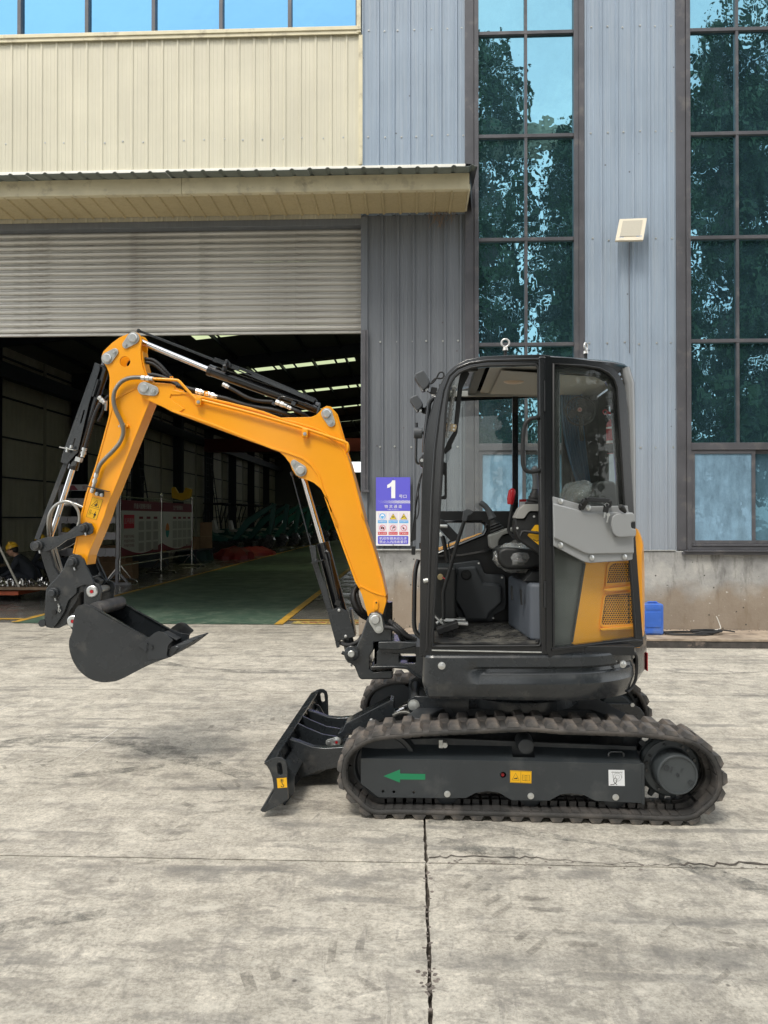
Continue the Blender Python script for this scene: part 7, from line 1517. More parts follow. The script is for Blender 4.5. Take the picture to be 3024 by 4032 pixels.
# ---- the open door folded back along the side
door = P_('door'); VD = 3.90; door['label'] = 'glazed cab door swung open and folded back over the engine side'
def D_(pts, c, dv, th, holes=()): b = MB(); return b.prism(EP(c, pts, VD+dv, SL, UH), VD+dv, VD+dv+th, [EP(c, h, VD+dv, SL, UH) for h in holes], fn=lambda x, y, z: (x, y+SL*(x-UH), z))
do = [(2146, 1404), (2250, 1410), (2362, 1425), (2400, 1440), (2430, 1464), (2452, 1500), (2465, 1545), (2474, 1640), (2482, 1800), (2496, 2020), (2508, 2200), (2530, 2500), (2533, 2535), (2520, 2548), (2300, 2572), (2180, 2590), (2160, 2584), (2153, 2560)]
di = [(2180, 1432), (2260, 1435), (2360, 1450), (2392, 1466), (2414, 1490), (2428, 1525), (2434, 1570), (2441, 1700), (2456, 1950), (2470, 2060), (2487, 2300), (2500, 2508), (2350, 2528), (2180, 2549), (2178, 2000)]
b = D_(do, cS, 0, .032, [di]); Bd(b, 'frame', 'black', door, .010, seg=3)
b = D_(di, cS, .014, .005); Bd(b, 'window_pane', 'glass', door)
pth = [E(x, y, VD-.003, SL, UH) for x, y in [(2181, 2549), (2179, 2000), (2180, 1432), (2300, 1440), (2360, 1450), (2395, 1468), (2418, 1492), (2430, 1525), (2441, 1700), (2456, 1950), (2487, 2300), (2502, 2512)]]
b = MB(); b.tube(pth, .006, 6); Bd(b, 'seal', 'blackm', door, ang=80)
b = D_([(2172, 2553), (2500, 2518), (2530, 2520), (2530, 2526), (2300, 2552), (2175, 2566)], cS, -.006, .008); Bd(b, 'lower_bead', 'black', door, .003)
pn = [(352, 150), (640, 235), (720, 258), (1168, 252), (1175, 320), (1225, 330), (1240, 420), (1235, 600), (1220, 605), (1226, 700), (1220, 838), (1180, 848), (760, 876), (700, 868), (660, 850), (360, 690)]
b = D_(pn, cG, -.022, .03); dp_ = Bd(b, 'inner_panel', 'plas', door, .006, seg=3)
pn2 = [(354, 222), (660, 305), (720, 322), (1010, 320), (1200, 330), (1232, 600), (1238, 775), (745, 785), (690, 770), (362, 605)]
b = D_(pn2, cG, -.034, .02); k = SUB(b, 'raised_pad', 'plas', dp_, .010, seg=4); k.location = (0, 0, 0)
lt = rnd([(985, 470), (1000, 370), (1060, 335), (1240, 332), (1248, 430), (1205, 430), (1205, 500), (1262, 505), (1258, 590), (1060, 600), (1010, 560)], [.0]*11 if False else 30)
b = D_(lt, cG, -.058, .05); k = SUB(b, 'latch_housing', 'plas', dp_, .014, seg=4); k.location = (0, 0, 0)
b = D_([(1205, 425), (1248, 425), (1250, 505), (1205, 505)], cG, -.045, .02); k = SUB(b, 'latch', 'blackm', dp_); k.location = (0, 0, 0)
for (x, y) in ((430, 205), (735, 275), (430, 680), (770, 820), (1127, 810)):
    q = E(*cG(x, y), VD-.022, SL, UH); b = MB(); b.lathe(tuple(q), (SL, -1, 0), [(0, .0145), (.006, .014), (.009, .009)], 18); k = SUB(b, 'rivet', 'bolt', dp_); k.location = (0, 0, 0)
gp = [E(*cG(x, y), v, SL, UH) for x, y, v in ((652, 285, VD-.02), (672, 235, VD-.05), (708, 188, VD-.06), (730, 182, VD-.06), (960, 198, VD-.06), (972, 215, VD-.055), (960, 262, VD-.02))]
b = MB(); [b.bar(gp[i], gp[i+1], .021, .02, (SL, -1, 0)) for i in range(len(gp)-1)]; b.bar(gp[0], gp[2], .03, .022, (SL, -1, 0)); k = SUB(b, 'grab_handle', 'blackm', dp_, .004); k.location = (0, 0, 0)
a, c_ = E(*cG(1085, 255), VD-.06, SL, UH), E(*cG(1140, 320), VD-.045, SL, UH); b = MB(); b.tube([a, a.lerp(c_, .3), a.lerp(c_, .75), c_], [.012, .016, .012, .008], 12); k = SUB(b, 'latch_knob', 'blackm', dp_, ang=60); k.location = (0, 0, 0)
b = MB(); b.obox(E(*cG(930, 285), VD-.055, SL, UH), (.028, .014, .04), (0, .2, 0)); kk = SUB(b, 'key_fob', 'blackm', dp_, .005); kk.location = (0, 0, 0)
for (x, y, x2, y2) in ((955, 350, 940, 435), (922, 310, 910, 385)):
    a, c_ = E(*cG(x, y), VD-.055, SL, UH), E(*cG(x2, y2), VD-.055, SL, UH); b = MB(); b.cyl(a+Vector((0, .002, 0)), a-Vector((0, .002, 0)), .009, n=14); b.bar(a, c_, .008, .002, (0, 1, 0)); k = SUB(b, 'key', 'bolt', dp_); k.location = (0, 0, 0)
b = MB(); b.tube([E(*cG(x, y), VD-.06, SL, UH) for x, y in ((930, 265), (915, 240), (935, 222), (962, 235), (955, 262))], .0015, 5, closed=True); k = SUB(b, 'key_ring', 'bolt', dp_); k.location = (0, 0, 0)
# door pull on the pillar
b = MB(); b.tube(resample(spl([E(x, y, v) for x, y, v in ((2122, 1645, 3.92), (2100, 1646, 3.90), (2078, 1656, 3.89), (2065, 1680, 3.89), (2060, 1720, 3.89), (2058, 1800, 3.89), (2062, 1838, 3.89), (2075, 1855, 3.89), (2098, 1857, 3.90), (2124, 1853, 3.92))], 4), .012), .0105, 10); Bd(b, 'grab_rail', 'blackm', cab, ang=70)

# ---------------------------------------------------------------- front details
ft = P_('front_fittings'); v1_ = 4.05
def wl(c, pts, v, r, name, mat='black', par=None): b = MB(); b.tube(resample(spl([E3(c, x, y, v+(p[2] if len(p) > 2 else 0)) for p in pts for x, y in [p[:2]]], 5), .012), r, 8); return Bd(b, name, mat, par or ft, ang=75)
wl(cM, [(590, 720), (500, 730), (430, 780), (395, 860), (380, 1000), (345, 1300), (320, 1500), (310, 1690)], 4.02, .012, 'guard_rail')
wl(cM, [(600, 760), (560, 800), (500, 830)], 3.97, .011, 'guard_rail'); wl(cM, [(560, 990), (440, 1000), (425, 1080), (430, 1600), (420, 2200)], 4.1, .010, 'guard_rail')
wl(cF, [(130, 700, 0), (95, 850), (85, 1200), (90, 1450), (150, 1540), (205, 1560)], 4.0, .012, 'step_rail')
wl(cM, [(180, 1170), (175, 1500), (170, 1800), (195, 1880), (240, 1870)], 4.3, .007, 'mirror_arm')
b = MB(); b.cyl(E3(cM, 130, 1350, 4.3), E3(cM, 280, 1350, 4.3), .031, n=20); b.cyl(E3(cM, 280, 1350, 4.3), E3(cM, 310, 1350, 4.3), .011, n=10); Bd(b, 'mirror_knob', 'plasd', ft, .005)
b = MB(); b.prism(EP(cM, [(290, 1705), (370, 1705), (430, 1790), (430, 1850), (395, 1950), (250, 1950), (222, 1850), (230, 1800)], 3.98), 3.97, 4.05); Bd(b, 'mirror_bracket', 'black', ft, .008, seg=3)
for (x, y) in ((272, 1825), (418, 1835)): q = EP(cM, [(x, y)], 3.97)[0]; b = MB(); hexbolt(b, q[0], 3.97, q[1], .006, .006); Bd(b, 'bolt', 'bolt', ft)
# work lamps
for (pts, v, br_) in (([(150, 330), (280, 270), (310, 275), (385, 400), (410, 470), (400, 530), (330, 600), (290, 625), (145, 400)], 4.08, [(320, 590), (420, 640), (440, 540), (540, 560), (520, 680), (420, 660)]), ([(65, 745), (180, 690), (205, 700), (270, 810), (290, 860), (280, 900), (190, 985), (65, 800)], 4.35, [(220, 960), (310, 1010), (340, 870), (360, 900), (340, 1020)])):
    pr = EP(cM, pts, v); b = MB(); b.prism(pr, v-.03, v+.06); o = Bd(b, 'work_lamp', 'plasd', ft, .008, seg=3)
    a, c_ = Vector(pr[0] if v < 4.2 else pr[0]), Vector(pr[-2] if v < 4.2 else pr[-2]); b = MB(); d = (c_-a); nn = Vector((-d.y, d.x)).normalized()*.004
    if nn.x > 0: nn = -nn
    b.prism([tuple(a+nn+d*.05), tuple(c_+nn-d*.02), tuple(c_-nn-d*.02), tuple(a-nn+d*.05)], v-.022, v+.052); k = SUB(b, 'lens', pbr('lamp_glass', (.45, .45, .44), .2, .3) if v < 4.2 else bpy.data.materials['lamp_glass'], o); k.location = (0, 0, 0)
    b = MB(); b.prism(EP(cM, br_[:3]+br_[3:], v), v, v+.02); Bd(b, 'lamp_bracket', 'blackm', ft, .002); q = EP(cM, [br_[0]], v)[0]; b = MB(); hexbolt(b, q[0]+.008, v-.002, q[1]-.0, .006, .006); Bd(b, 'bolt', 'bolt', ft)
wl(cM, [(410, 490), (450, 480), (500, 430), (540, 360), (570, 300), (620, 285), (655, 320), (640, 385), (580, 400), (520, 390), (470, 430), (440, 470)], 4.08, .0045, 'lamp_cable', 'rubber')
wl(cE, [(135, 900), (110, 980), (95, 1080), (88, 1160)], 4.2, .003, 'washer_hose', 'rubber')
b = MB(); b.prism(EP(cP, [(1150, 280), (1165, 290), (1060, 800), (1050, 1440), (960, 1480), (950, 1420), (1000, 1150), (1090, 600)], 4.3), 4.3, 4.315); b.prism(EP(cP, [(975, 1550), (1045, 1550), (1040, 1700), (975, 1695)], 4.3), 4.27, 4.33); Bd(b, 'wiper_arm', 'blackm', ft, .003)
wl(cP, [(1110, 460), (1095, 600), (1105, 850), (1090, 1000), (1060, 1080)], 4.3, .0035, 'washer_hose', 'rubber')
b = MB(); b.ribbon(EP(cP, [(1052, 1990), (1035, 2080), (1028, 2212)], 4.4), .006, 4.2, 4.8); Bd(b, 'lower_front_panel', 'yellow', ft); wl(cP, [(1060, 1950), (1045, 2100), (1040, 2212)], 4.2, .008, 'guard_rail')
b = MB(); b.cyl(E3(cF, 185, 935, 3.93), E3(cF, 240, 925, 3.93), .012, n=12); Bd(b, 'striker', 'zinc', ft, .003)
# gas strut in film and inner latch arm of the front screen
b = MB(); a_ = [(960, 240), (1060, 250), (1100, 320), (980, 560), (890, 1350), (790, 1560), (790, 1620), (670, 1725), (655, 1650), (720, 1490), (820, 1330), (870, 780), (900, 500)]; b.prism(EP(cM, a_, 4.02), 4.015, 4.035); Bd(b, 'screen_arm', 'blackm', ft, .004)
b = MB(); p_ = [E3(cM, x, y, 3.99) for x, y in ((835, 560), (830, 640), (800, 760), (770, 950), (745, 1150), (735, 1250), (710, 1350), (700, 1430))]; b.tube(resample(p_, .008), [.012+.003*math.sin(i*1.9)+.002*random.random() for i in range(len(resample(p_, .008)))], 10); Bd(b, 'gas_strut', 'wrap', ft, ang=80); b = MB(); b.tube(p_, .006, 8); b.cyl(p_[0]+Vector((0, -.01, 0)), p_[0]+Vector((0, .01, 0)), .012, n=12); Bd(b, 'strut_rod', 'spring', ft)
b = MB(); b.prism(EP(cM, [(690, 1170), (870, 1200), (880, 1240), (850, 1325), (780, 1320), (690, 1300)], 3.99), 3.99, 3.995); Bd(b, 'latch_plate', pbr('brass_plate', (.42, .33, .20), .35, .6), ft, .001)
for (x, y) in ((830, 1228), (825, 1290)): q = EP(cM, [(x, y)], 3.99)[0]; b = MB(); b.cyl((q[0], 3.99, q[1]), (q[0], 3.983, q[1]), .005, n=10); Bd(b, 'screw', 'bolt', ft)
b = MB(); b.prism(EP(cE, [(272, 828), (298, 835), (298, 1060), (290, 1072), (260, 1072), (260, 1055), (282, 1045), (282, 915), (272, 910)], 3.99), 3.985, 4.0); Bd(b, 'door_catch', 'blackm', ft, .002)

# ---------------------------------------------------------------- inside the cab
ins = P_('cab_interior')
q_ = EP(cF, [(470, 765), (530, 742), (770, 708), (800, 720), (850, 850), (880, 862), (1050, 868), (1080, 890), (1085, 1180), (1070, 1240), (960, 1300), (930, 1375), (620, 1378), (560, 1310), (440, 1130), (440, 1050), (470, 900)], 4.80)
b = MB(); b.prism(q_, 4.79, 4.84); tm = Bd(b, 'side_trim', 'plasd', ins, .006, seg=3)
b = MB(); b.prism(EP(cF, [(525, 960), (560, 785), (755, 768), (835, 948), (1010, 965), (1038, 990), (1042, 1160), (905, 1285), (880, 1355), (640, 1355), (600, 1260), (520, 1130)], 4.78), 4.74, 4.795); k = SUB(b, 'trim_bulge', 'plasd', tm, .018, seg=4); k.location = (0, 0, 0)
q = EP(cF, [(650, 865)], 4.75)[0]; b = MB(); b.lathe((q[0], 4.742, q[1]), (0, -1, 0), [(0, .032), (.008, .032), (.010, .026), (.006, .024)], 24); b.obox((q[0], 4.73, q[1]), (.045, .006, .006), (0, .5, 0)); k = SUB(b, 'air_vent', 'blackm', tm); k.location = (0, 0, 0)
for (x, y) in ((787, 740), (1040, 895), (462, 1098), (580, 1335), (945, 1337)): q = EP(cF, [(x, y)], 4.79)[0]; b = MB(); b.cyl((q[0], 4.79, q[1]), (q[0], 4.783, q[1]), .006, n=10); k = SUB(b, 'screw', 'bolt', tm); k.location = (0, 0, 0)
# seat pedestal
un = U(2086, 4.09); uf2 = U(2002, 4.62); z1_ = E3(cF, 1400, 960, 4.10).z; zb_ = E3(cF, 1400, 1555, 4.05).z
b = MB(); planprism(b, [(un, 4.09), (U(2200, 4.09), 4.02), (ur-.1, 4.25), (ur-.1, 4.7), (uf2, 4.66)], zf_+.002, z1_+.0); o = Bd(b, 'seat_pedestal', 'plasb', ins, .02, seg=4)
b = MB()
for (x, y0, y1) in ((1145, 985, 1135), (1248, 1030, 1190)): b.bar(E3(cF, x, y0, 4.30 if x < 1200 else 4.2), E3(cF, x+5, y1, 4.30 if x < 1200 else 4.2), .008, .03)
k = SUB(b, 'slot', 'blackm', o); k.location = (0, 0, 0)
b = MB(); b.prism(EP(cF, [(1260, 930), (1360, 830), (1460, 835), (1460, 935)], 4.2), 4.15, 4.55); Bd(b, 'seat_slide', 'blackm', ins, .003)
st = P_('seat')
b = MB(); b.prism(rnd(EP(cF, [(985, 600), (1060, 560), (1600, 600), (1650, 740), (1300, 800), (1060, 800), (985, 720)], 4.3), .03, 4), 4.22, 4.66); Bd(b, 'cushion', 'blackm', st, .03, seg=4)
b = MB(); b.prism(rnd([(U(2235, 4.4), 1.42), (U(2300, 4.4), 1.60), (U(2310, 4.4)+.02, 1.70), (U(2400, 4.4), 1.70), (U(2430, 4.4), 1.30), (U(2250, 4.4), 1.20)], .03, 4), 4.24, 4.64); Bd(b, 'backrest', 'blackm', st, .03, seg=4)
def wrapped(c, r, sx, sy, sz, seed, name, mat):
    rg = random.Random(seed); b = MB(); b.ball(c, r, 26, (sx, sy, sz)); out = []
    for p in b.v:
        d = Vector(p)-Vector(c); k = 1+.07*math.sin(d.x*60+seed)*math.cos(d.z*45)+.05*rg.uniform(-1, 1)+.05*math.sin(d.y*80); out.append(tuple(Vector(c)+d*k))
    b.v = out; return Bd(b, name, mat, st, ang=25)
q = E(2300, 1945, 4.3); b = MB(); b.ball((q.x, 4.42, q.z-.02), .085, 16, (1, 1.1, .95)); Bd(b, 'headrest', pbr('seat_vinyl', (.13, .135, .12), .6), st); wrapped((q.x, 4.40, q.z-.02), .112, 1.0, 1.2, .85, 3, 'plastic_wrap', 'wrap')
q = E3(cF, 1160, 690, 4.3); wrapped((q.x+.03, 4.36, q.z), .115, 1.15, 1.3, .72, 8, 'plastic_wrap', 'wrap')
b = MB(); wv = [E3(cF, x, y, 4.27) for x, y in ((1180, 480), (1230, 520), (1330, 600), (1290, 790), (1080, 800), (990, 740), (1050, 560))]; b.v = [tuple(p+Vector((0, random.uniform(-.03, .03), 0))) for p in wv]; b.f = [(0, 1, 2, 6), (2, 3, 4, 6), (4, 5, 6)]; Bd(b, 'plastic_sheet', 'wrap', st, recalc=False)
# consoles and levers
def console(v, pg, pk, name):
    b = MB(); b.prism(EP(cF, pk, v+.01), v+.012, v+.15); o = Bd(b, name, 'blackm', ins, .010, seg=3); b = MB(); b.prism(rnd(EP(cF, pg, v), .01, 3), v, v+.16); k = SUB(b, 'top_cover', pbr('warm_grey', (.30, .30, .285), .5) if 'warm_grey' not in bpy.data.materials else bpy.data.materials['warm_grey'], o, .010, seg=3); k.location = (0, 0, 0)
    return o
o = console(4.02, [(1183, 252), (1240, 140), (1300, 96), (1520, 100), (1520, 172), (1350, 172), (1325, 190), (1280, 255)], [(1185, 255), (1290, 260), (1330, 180), (1520, 172), (1520, 690), (1440, 640), (1330, 560), (1215, 480), (1180, 380)], 'near_console')
b = MB(); b.prism(EP(cF, [(1318, 438), (1400, 325), (1430, 322), (1520, 360), (1520, 600), (1455, 553)], 4.03), 4.030, 4.0315); k = SUB(b, 'triangle_decal', 'decal_y', o); k.location = (0, 0, 0)
b = MB(); b.tube([E3(cF, x, y, 4.015) for x, y in ((1240, 445), (1262, 395), (1290, 392), (1520, 425))], .008, 8); k = SUB(b, 'lift_handle', 'blackm', o); k.location = (0, 0, 0)
b = MB()
for (x, y) in ((1390, 232), (1208, 357)): q = EP(cF, [(x, y)], 4.03)[0]; b.cyl((q[0], 4.033, q[1]), (q[0], 4.026, q[1]), .006, n=10)
k = SUB(b, 'screws', 'bolt', o); k.location = (0, 0, 0); tag(k, kind='stuff')
q = EP(cF, [(1420, 480)], 4.03)[0]; b = MB(); b.ribbon([(q[0]-.02, q[1]), (q[0], q[1]-.01), (q[0]+.02, q[1])], .004, 4.0290, 4.0298); b.ribbon(circ(q[0], q[1]+.035, .007, 10), .002, 4.0290, 4.0298, closed=True); k = SUB(b, 'symbol', 'ink', o); k.location = (0, 0, 0)
console(4.60, [(905, 440), (1080, 372), (1195, 345), (1330, 345), (1330, 400), (1190, 388), (1045, 440), (1005, 500), (1002, 560), (935, 592), (912, 560)], [(1005, 440), (1330, 380), (1330, 560), (1240, 560), (1100, 590), (1000, 640), (940, 595)], 'far_console')
def joystick(v, base, top_, grip, name, c):
    js = P_(name) if False else ins; a, d = E3(c, *base, v), E3(c, *top_, v); b = MB(); n = 11
    P = [a.lerp(d, i/(n-1)) for i in range(n)]; rs = [(.042*(1-i/(n-1))+.016*(i/(n-1)))*(1.12 if i % 2 else .9) for i in range(n)]; b.tube(P, rs, 18); o = Bd(b, 'joystick', 'rubber', ins, ang=70)
    b = MB(); b.tube([E3(c, x, y, v) for x, y, r_ in grip], [r_ for *_, r_ in grip], 14); k = SUB(b, 'grip', 'plasd', o, ang=60); k.location = (0, 0, 0)
joystick(4.66, (990, 385), (935, 250), [(935, 250, .026), (925, 225, .022), (900, 170, .017), (860, 120, .017), (825, 92, .017), (800, 78, .013)], 'j', cF)
joystick(4.12, (858, 1115), (878, 1005), [(878, 1005, .02), (880, 975, .018), (878, 930, .017), (872, 895, .019), (872, 868, .017), (876, 855, .008)], 'j', cE)
b = MB(); b.tube(resample(spl([E3(cF, x, y, 4.25) for x, y in ((640, 250), (560, 500), (470, 820), (405, 1040), (405, 1150), (405, 1350))], 5), .02), .011, 10); lv = Bd(b, 'travel_lever', 'blackm', ins, ang=70)
b = MB(); b.prism(rnd(EP(cF, [(603, 275), (622, 170), (655, 150), (700, 160), (728, 185), (700, 212), (665, 225), (655, 283)], 4.25), .005, 2), 4.23, 4.27); k = SUB(b, 'grip', 'plasd', lv, .008, seg=3); k.location = (0, 0, 0)
b = MB(); b.tube([E3(cF, 1155, 90, 4.3), E3(cF, 1130, 250, 4.3), E3(cF, 1110, 380, 4.3), E3(cF, 1140, 430, 4.3), E3(cF, 1250, 510, 4.3)], .009, 8); o = Bd(b, 'control_lever', 'blackm', ins, ang=70); b = MB(); b.tube([E3(cE, 712, 1105, 4.3), E3(cE, 715, 1070, 4.3), E3(cE, 725, 1020, 4.3), E3(cE, 732, 1003, 4.3)], [.016, .021, .021, .010], 14); k = SUB(b, 'red_grip', 'redp', o, ang=60); k.location = (0, 0, 0)
b = MB(); b.prism(EP(cF, [(365, 262), (405, 268), (570, 440), (552, 480), (490, 505), (365, 375)], 4.5), 4.42, 4.62); b.tube([E3(cF, 395, 440, 4.5), E3(cF, 455, 740, 4.5)], .013, 10); Bd(b, 'monitor', 'blackm', ins, .008, seg=3)
b = MB(); b.cyl(E3(cF, 360, 335, 4.4), E3(cF, 448, 338, 4.4), .010, n=14); b.cyl(E3(cF, 374, 430, 4.42), E3(cF, 374, 430, 4.40), .011, n=14); Bd(b, 'ball_mount', 'bolt', ins, .002)
b = MB(); b.tube(spl([E3(cF, x, y, 4.45) for x, y in ((490, 500), (460, 520), (470, 620), (475, 740))], 5), .005, 6); Bd(b, 'cable', 'rubber', ins)
q = E3(cF, 370, 888, 4.4); b = MB(); b.cyl(q, q+Vector((0, -.02, 0)), .017, n=16); Bd(b, 'ignition_lock', pbr('brass', (.45, .36, .2), .35, .8), ins, .002); b = MB(); b.tube([q+Vector((.01, -.02, 0)), q+Vector((.04, -.03, -.018))], .003, 6); Bd(b, 'key', 'redp', ins)
b = MB(); b.box(E3(cF, 345, 700, 4.5).x-.1, E3(cF, 480, 700, 4.6).x+.03, 4.42, 4.84, zf_, E3(cF, 400, 770, 4.5).z); Bd(b, 'front_console', 'blackm', ins, .02, seg=3)
b = MB()
for (x, y, v, w, d_) in ((520, 1348, 4.45, .13, .012), (545, 1388, 4.35, .13, .016), (340, 1340, 4.3, .10, .012)): q = E3(cF, x, y, v); b.obox(q, (w, .07, d_), (0, .05 if x > 400 else .75, 0))
for (x0_, y0_, x1_, y1_) in ((400, 1350, 330, 1400), (410, 1370, 520, 1370)): b.cyl(E3(cF, x0_, y0_, 4.3), E3(cF, x1_, y1_, 4.3), .012, n=8)
Bd(b, 'pedal', 'bolt', ins, .003)
b = MB(); q = E3(cF, 450, 1440, 4.2); b.obox(q, (.12, .10, .035), (0, -.35, 0)); b.obox(q+Vector((.0, 0, -.06)), (.06, .06, .09)); b.lathe(q+Vector((.0, 0, -.05)), (0, 0, 1), [(0, .035), (.01, .028), (.02, .034), (.03, .026), (.04, .03)], 16); Bd(b, 'foot_rocker', 'rubber', ins, .006)
b = MB(); b.prism(EP(cF, [(1228, 45), (1310, 42), (1300, 95), (1240, 140), (1228, 140)], 4.7), 4.70, 4.702); Bd(b, 'red_warning_label', 'redp', ins); b = MB(); b.prism(EP(cF, [(1235, 72), (1300, 70), (1298, 90), (1245, 130), (1235, 130)], 4.698), 4.697, 4.699); Bd(b, 'label_text_field', 'decal_w', ins)
# fan, curtain
b = MB(); q = E(2285, 1618, 4.55); ax = Vector((-.25, -1, 0)).normalized(); x_, y_2, _ = basis(ax)
for rr in (.082, .066, .05, .034): b.tube([q+(x_*math.cos(t)+y_2*math.sin(t))*rr+ax*(.05-(rr/.082)**2*.03) for t in [k*math.pi/14 for k in range(28)]], .0016, 5, closed=True)
b.tube([q+(x_*math.cos(t)+y_2*math.sin(t))*.083 for t in [k*math.pi/14 for k in range(28)]], .006, 6, closed=True)
for k in range(24): t = k*math.pi/12; b.tube([q+ax*.05, q+(x_*math.cos(t)+y_2*math.sin(t))*.05+ax*.038, q+(x_*math.cos(t)+y_2*math.sin(t))*.082+ax*.01], .0011, 4)
fan = Bd(b, 'cab_fan', 'blackm', ins, ang=80)
b = MB()
for k in range(3): t = k*2*math.pi/3; p0 = q+(x_*math.cos(t)+y_2*math.sin(t))*.03; p1 = q+(x_*math.cos(t+.5)+y_2*math.sin(t+.5))*.07; b.bar(p0, p1, .04, .003, ax)
k = SUB(b, 'fan_blade', 'plasd', fan); k.location = (0, 0, 0); b = MB(); b.cyl(q+ax*.05, q+ax*.054, .013, n=18); k = SUB(b, 'hub_badge', pbr('badge_pink', (.55, .35, .33), .4), fan); k.location = (0, 0, 0)
b = MB()
for k in range(3): t = k*2*math.pi/3+.5; b.tube([q+ax*.056, q+ax*.056+(x_*math.cos(t)+y_2*math.sin(t))*.009], .0018, 6)
k = SUB(b, 'hub_symbol', 'redp', fan); k.location = (0, 0, 0); b = MB(); b.cyl(q-ax*.0, q-ax*.06, .03, n=16); b.tube([q-ax*.05, q-ax*.07+Vector((0, 0, -.1)), q+Vector((.03, .1, -.16))], .012, 8); k = SUB(b, 'fan_motor', 'blackm', fan); k.location = (0, 0, 0)
b = MB(); n = 40
for j in range(9):
    t = j/8; z = E(2220, 1550+380*t, 4.75).z; w = .14*(1-.45*t)+.02*math.sin(t*3)
    for i in range(n): s_ = i/(n-1); b.v.append((U(2208+25*t**2*2, 4.75)+s_*w+.04*t*t, 4.78+.012*math.sin(s_*52), z))
for j in range(8):
    for i in range(n-1): b.f.append((j*n+i, j*n+i+1, (j+1)*n+i+1, (j+1)*n+i))
Bd(b, 'curtain', pbr('blue_curtain', (.06, .16, .28), .75), ins, recalc=False, ang=70)
# lifting eyes
for (x, y, v) in ((680, 122, 4.15), (1205, 143, 4.35)):
    q = E3(cE, x, y, v); b = MB(); b.cyl(q-Vector((0, 0, .01)), q+Vector((0, 0, .024)), .0085, n=10); o = Bd(b, 'lifting_eye', 'blackm', cab)
    b = MB(); b.cyl(q+Vector((0, 0, .018)), q+Vector((0, 0, .034)), .015, .012, 16); a_ = .0 if x < 900 else 1.0
    b.tube([q+Vector((math.cos(t)*.0205*math.cos(a_), math.cos(t)*.0205*math.sin(a_), .058+math.sin(t)*.0205)) for t in [k*math.pi/12 for k in range(24)]], .0052, 8, closed=True); k = SUB(b, 'eye_ring', pbr('bright_ring', (.72, .71, .68), .3, .6), o, ang=70); k.location = (0, 0, 0)

# ================================================================ fire extinguisher standing on a bracket behind the seat: a thing of its own
qf = E(2408, 1690, 4.30); wx = qf.x*CA+4.30*SA; wy = -qf.x*SA+4.30*CA; zb = E(2408, 1786, 4.30).z; hgt = E(2408, 1640, 4.30).z-zb
fe = empty('fire_extinguisher', (wx, wy, zb)); tag(fe, 'small red fire extinguisher strapped at the rear window of the cab', 'fire extinguisher')
b = MB(); b.lathe((0, 0, 0), (0, 0, 1), [(0, .024), (.004, .029), (hgt*.72, .029), (hgt*.84, .023), (hgt*.9, .011), (hgt*.93, .011)], 24); b.build('cylinder', M['redp'], fe)
b = MB(); b.lathe((0, 0, hgt*.0), (0, 0, 1), [(.001, .0), (.001, .0296), (hgt*.26, .0296)], 24); b.build('black_band', M['blackm'], fe)
b = MB(); b.lathe((0, 0, 0), (0, 0, 1), [(hgt*.27, .0292), (hgt*.34, .0295), (hgt*.34, .0292)], 24); b.lathe((0, 0, 0), (0, 0, 1), [(hgt*.66, .0292), (hgt*.71, .0295), (hgt*.71, .0292)], 24); b.build('label_band', M['decal_w'], fe)
b = MB(); b.obox((0, 0, hgt*.97), (.03, .02, .022)); b.tube([(.012, 0, hgt*1.0), (-.03, 0, hgt*1.02), (-.035, 0, hgt*.9)], .005, 8); b.build('valve', M['blackm'], fe)
b = MB(); b.tube([(-.035+.012*math.cos(t), -.003, hgt*1.12+.012*math.sin(t)) for t in [k*math.pi/8 for k in range(16)]], .003, 6, closed=True); b.bar((-.02, -.003, hgt*1.11), (.02, -.003, hgt*1.03), .012, .004); b.build('handle', M['redp'], fe)
# ================================================================ THINGS AROUND
# blue jerrycan on the kerb
YJc = 9.36; a = W(2531, 2493, YJc); c_ = W(2614, 2374, YJc); wj = c_.x-a.x; hj = c_.z-.106
jc = empty('jerrycan', ((a.x+c_.x)/2, YJc+.09, .106)); tag(jc, 'blue plastic jerrycan standing on the kerb against the wall', 'jerrycan')
M['canblue'] = pbr('can_blue', (.035, .125, .50), .38, var=.12, vscale=7, dirt=(.10, .17, .38), dscale=6, dth=(.5, .7), bmp=.1, bscale=30)
b = MB(); b.prism(rnd([(-wj/2, 0), (wj/2, 0), (wj/2, hj*.97), (-wj/2+.02, hj*.97), (-wj/2, hj*.9)], .03, 5), -.09, .09); b.build('body', M['canblue'], jc, .022, seg=4)
b = MB()
for (x0, x1, z0, z1) in ((-wj*.36, wj*.36, hj*.24, hj*.72),): b.prism(rnd(rect(x0, x1, z0, z1), .02, 4), -.097, -.085)
b.prism(rnd(rect(-wj*.36, wj*.36, hj*.78, hj*.88), .01, 4), -.095, -.085); b.prism(rnd(rect(-wj*.36, wj*.36, hj*.06, hj*.16), .01, 4), -.095, -.085); b.build('moulded_panel', M['canblue'], jc, .004)
b = MB(); b.tube([(-wj*.2, 0, hj*.96), (-wj*.15, 0, hj*1.0), (wj*.25, 0, hj*1.0), (wj*.32, 0, hj*.96)], .011, 8); b.build('handle', M['canblue'], jc)
b = MB(); b.cyl((-wj*.40, 0, hj*.93), (-wj*.44, 0, hj*1.0), .026, n=16); b.build('cap', M['print_white'], jc, .003)
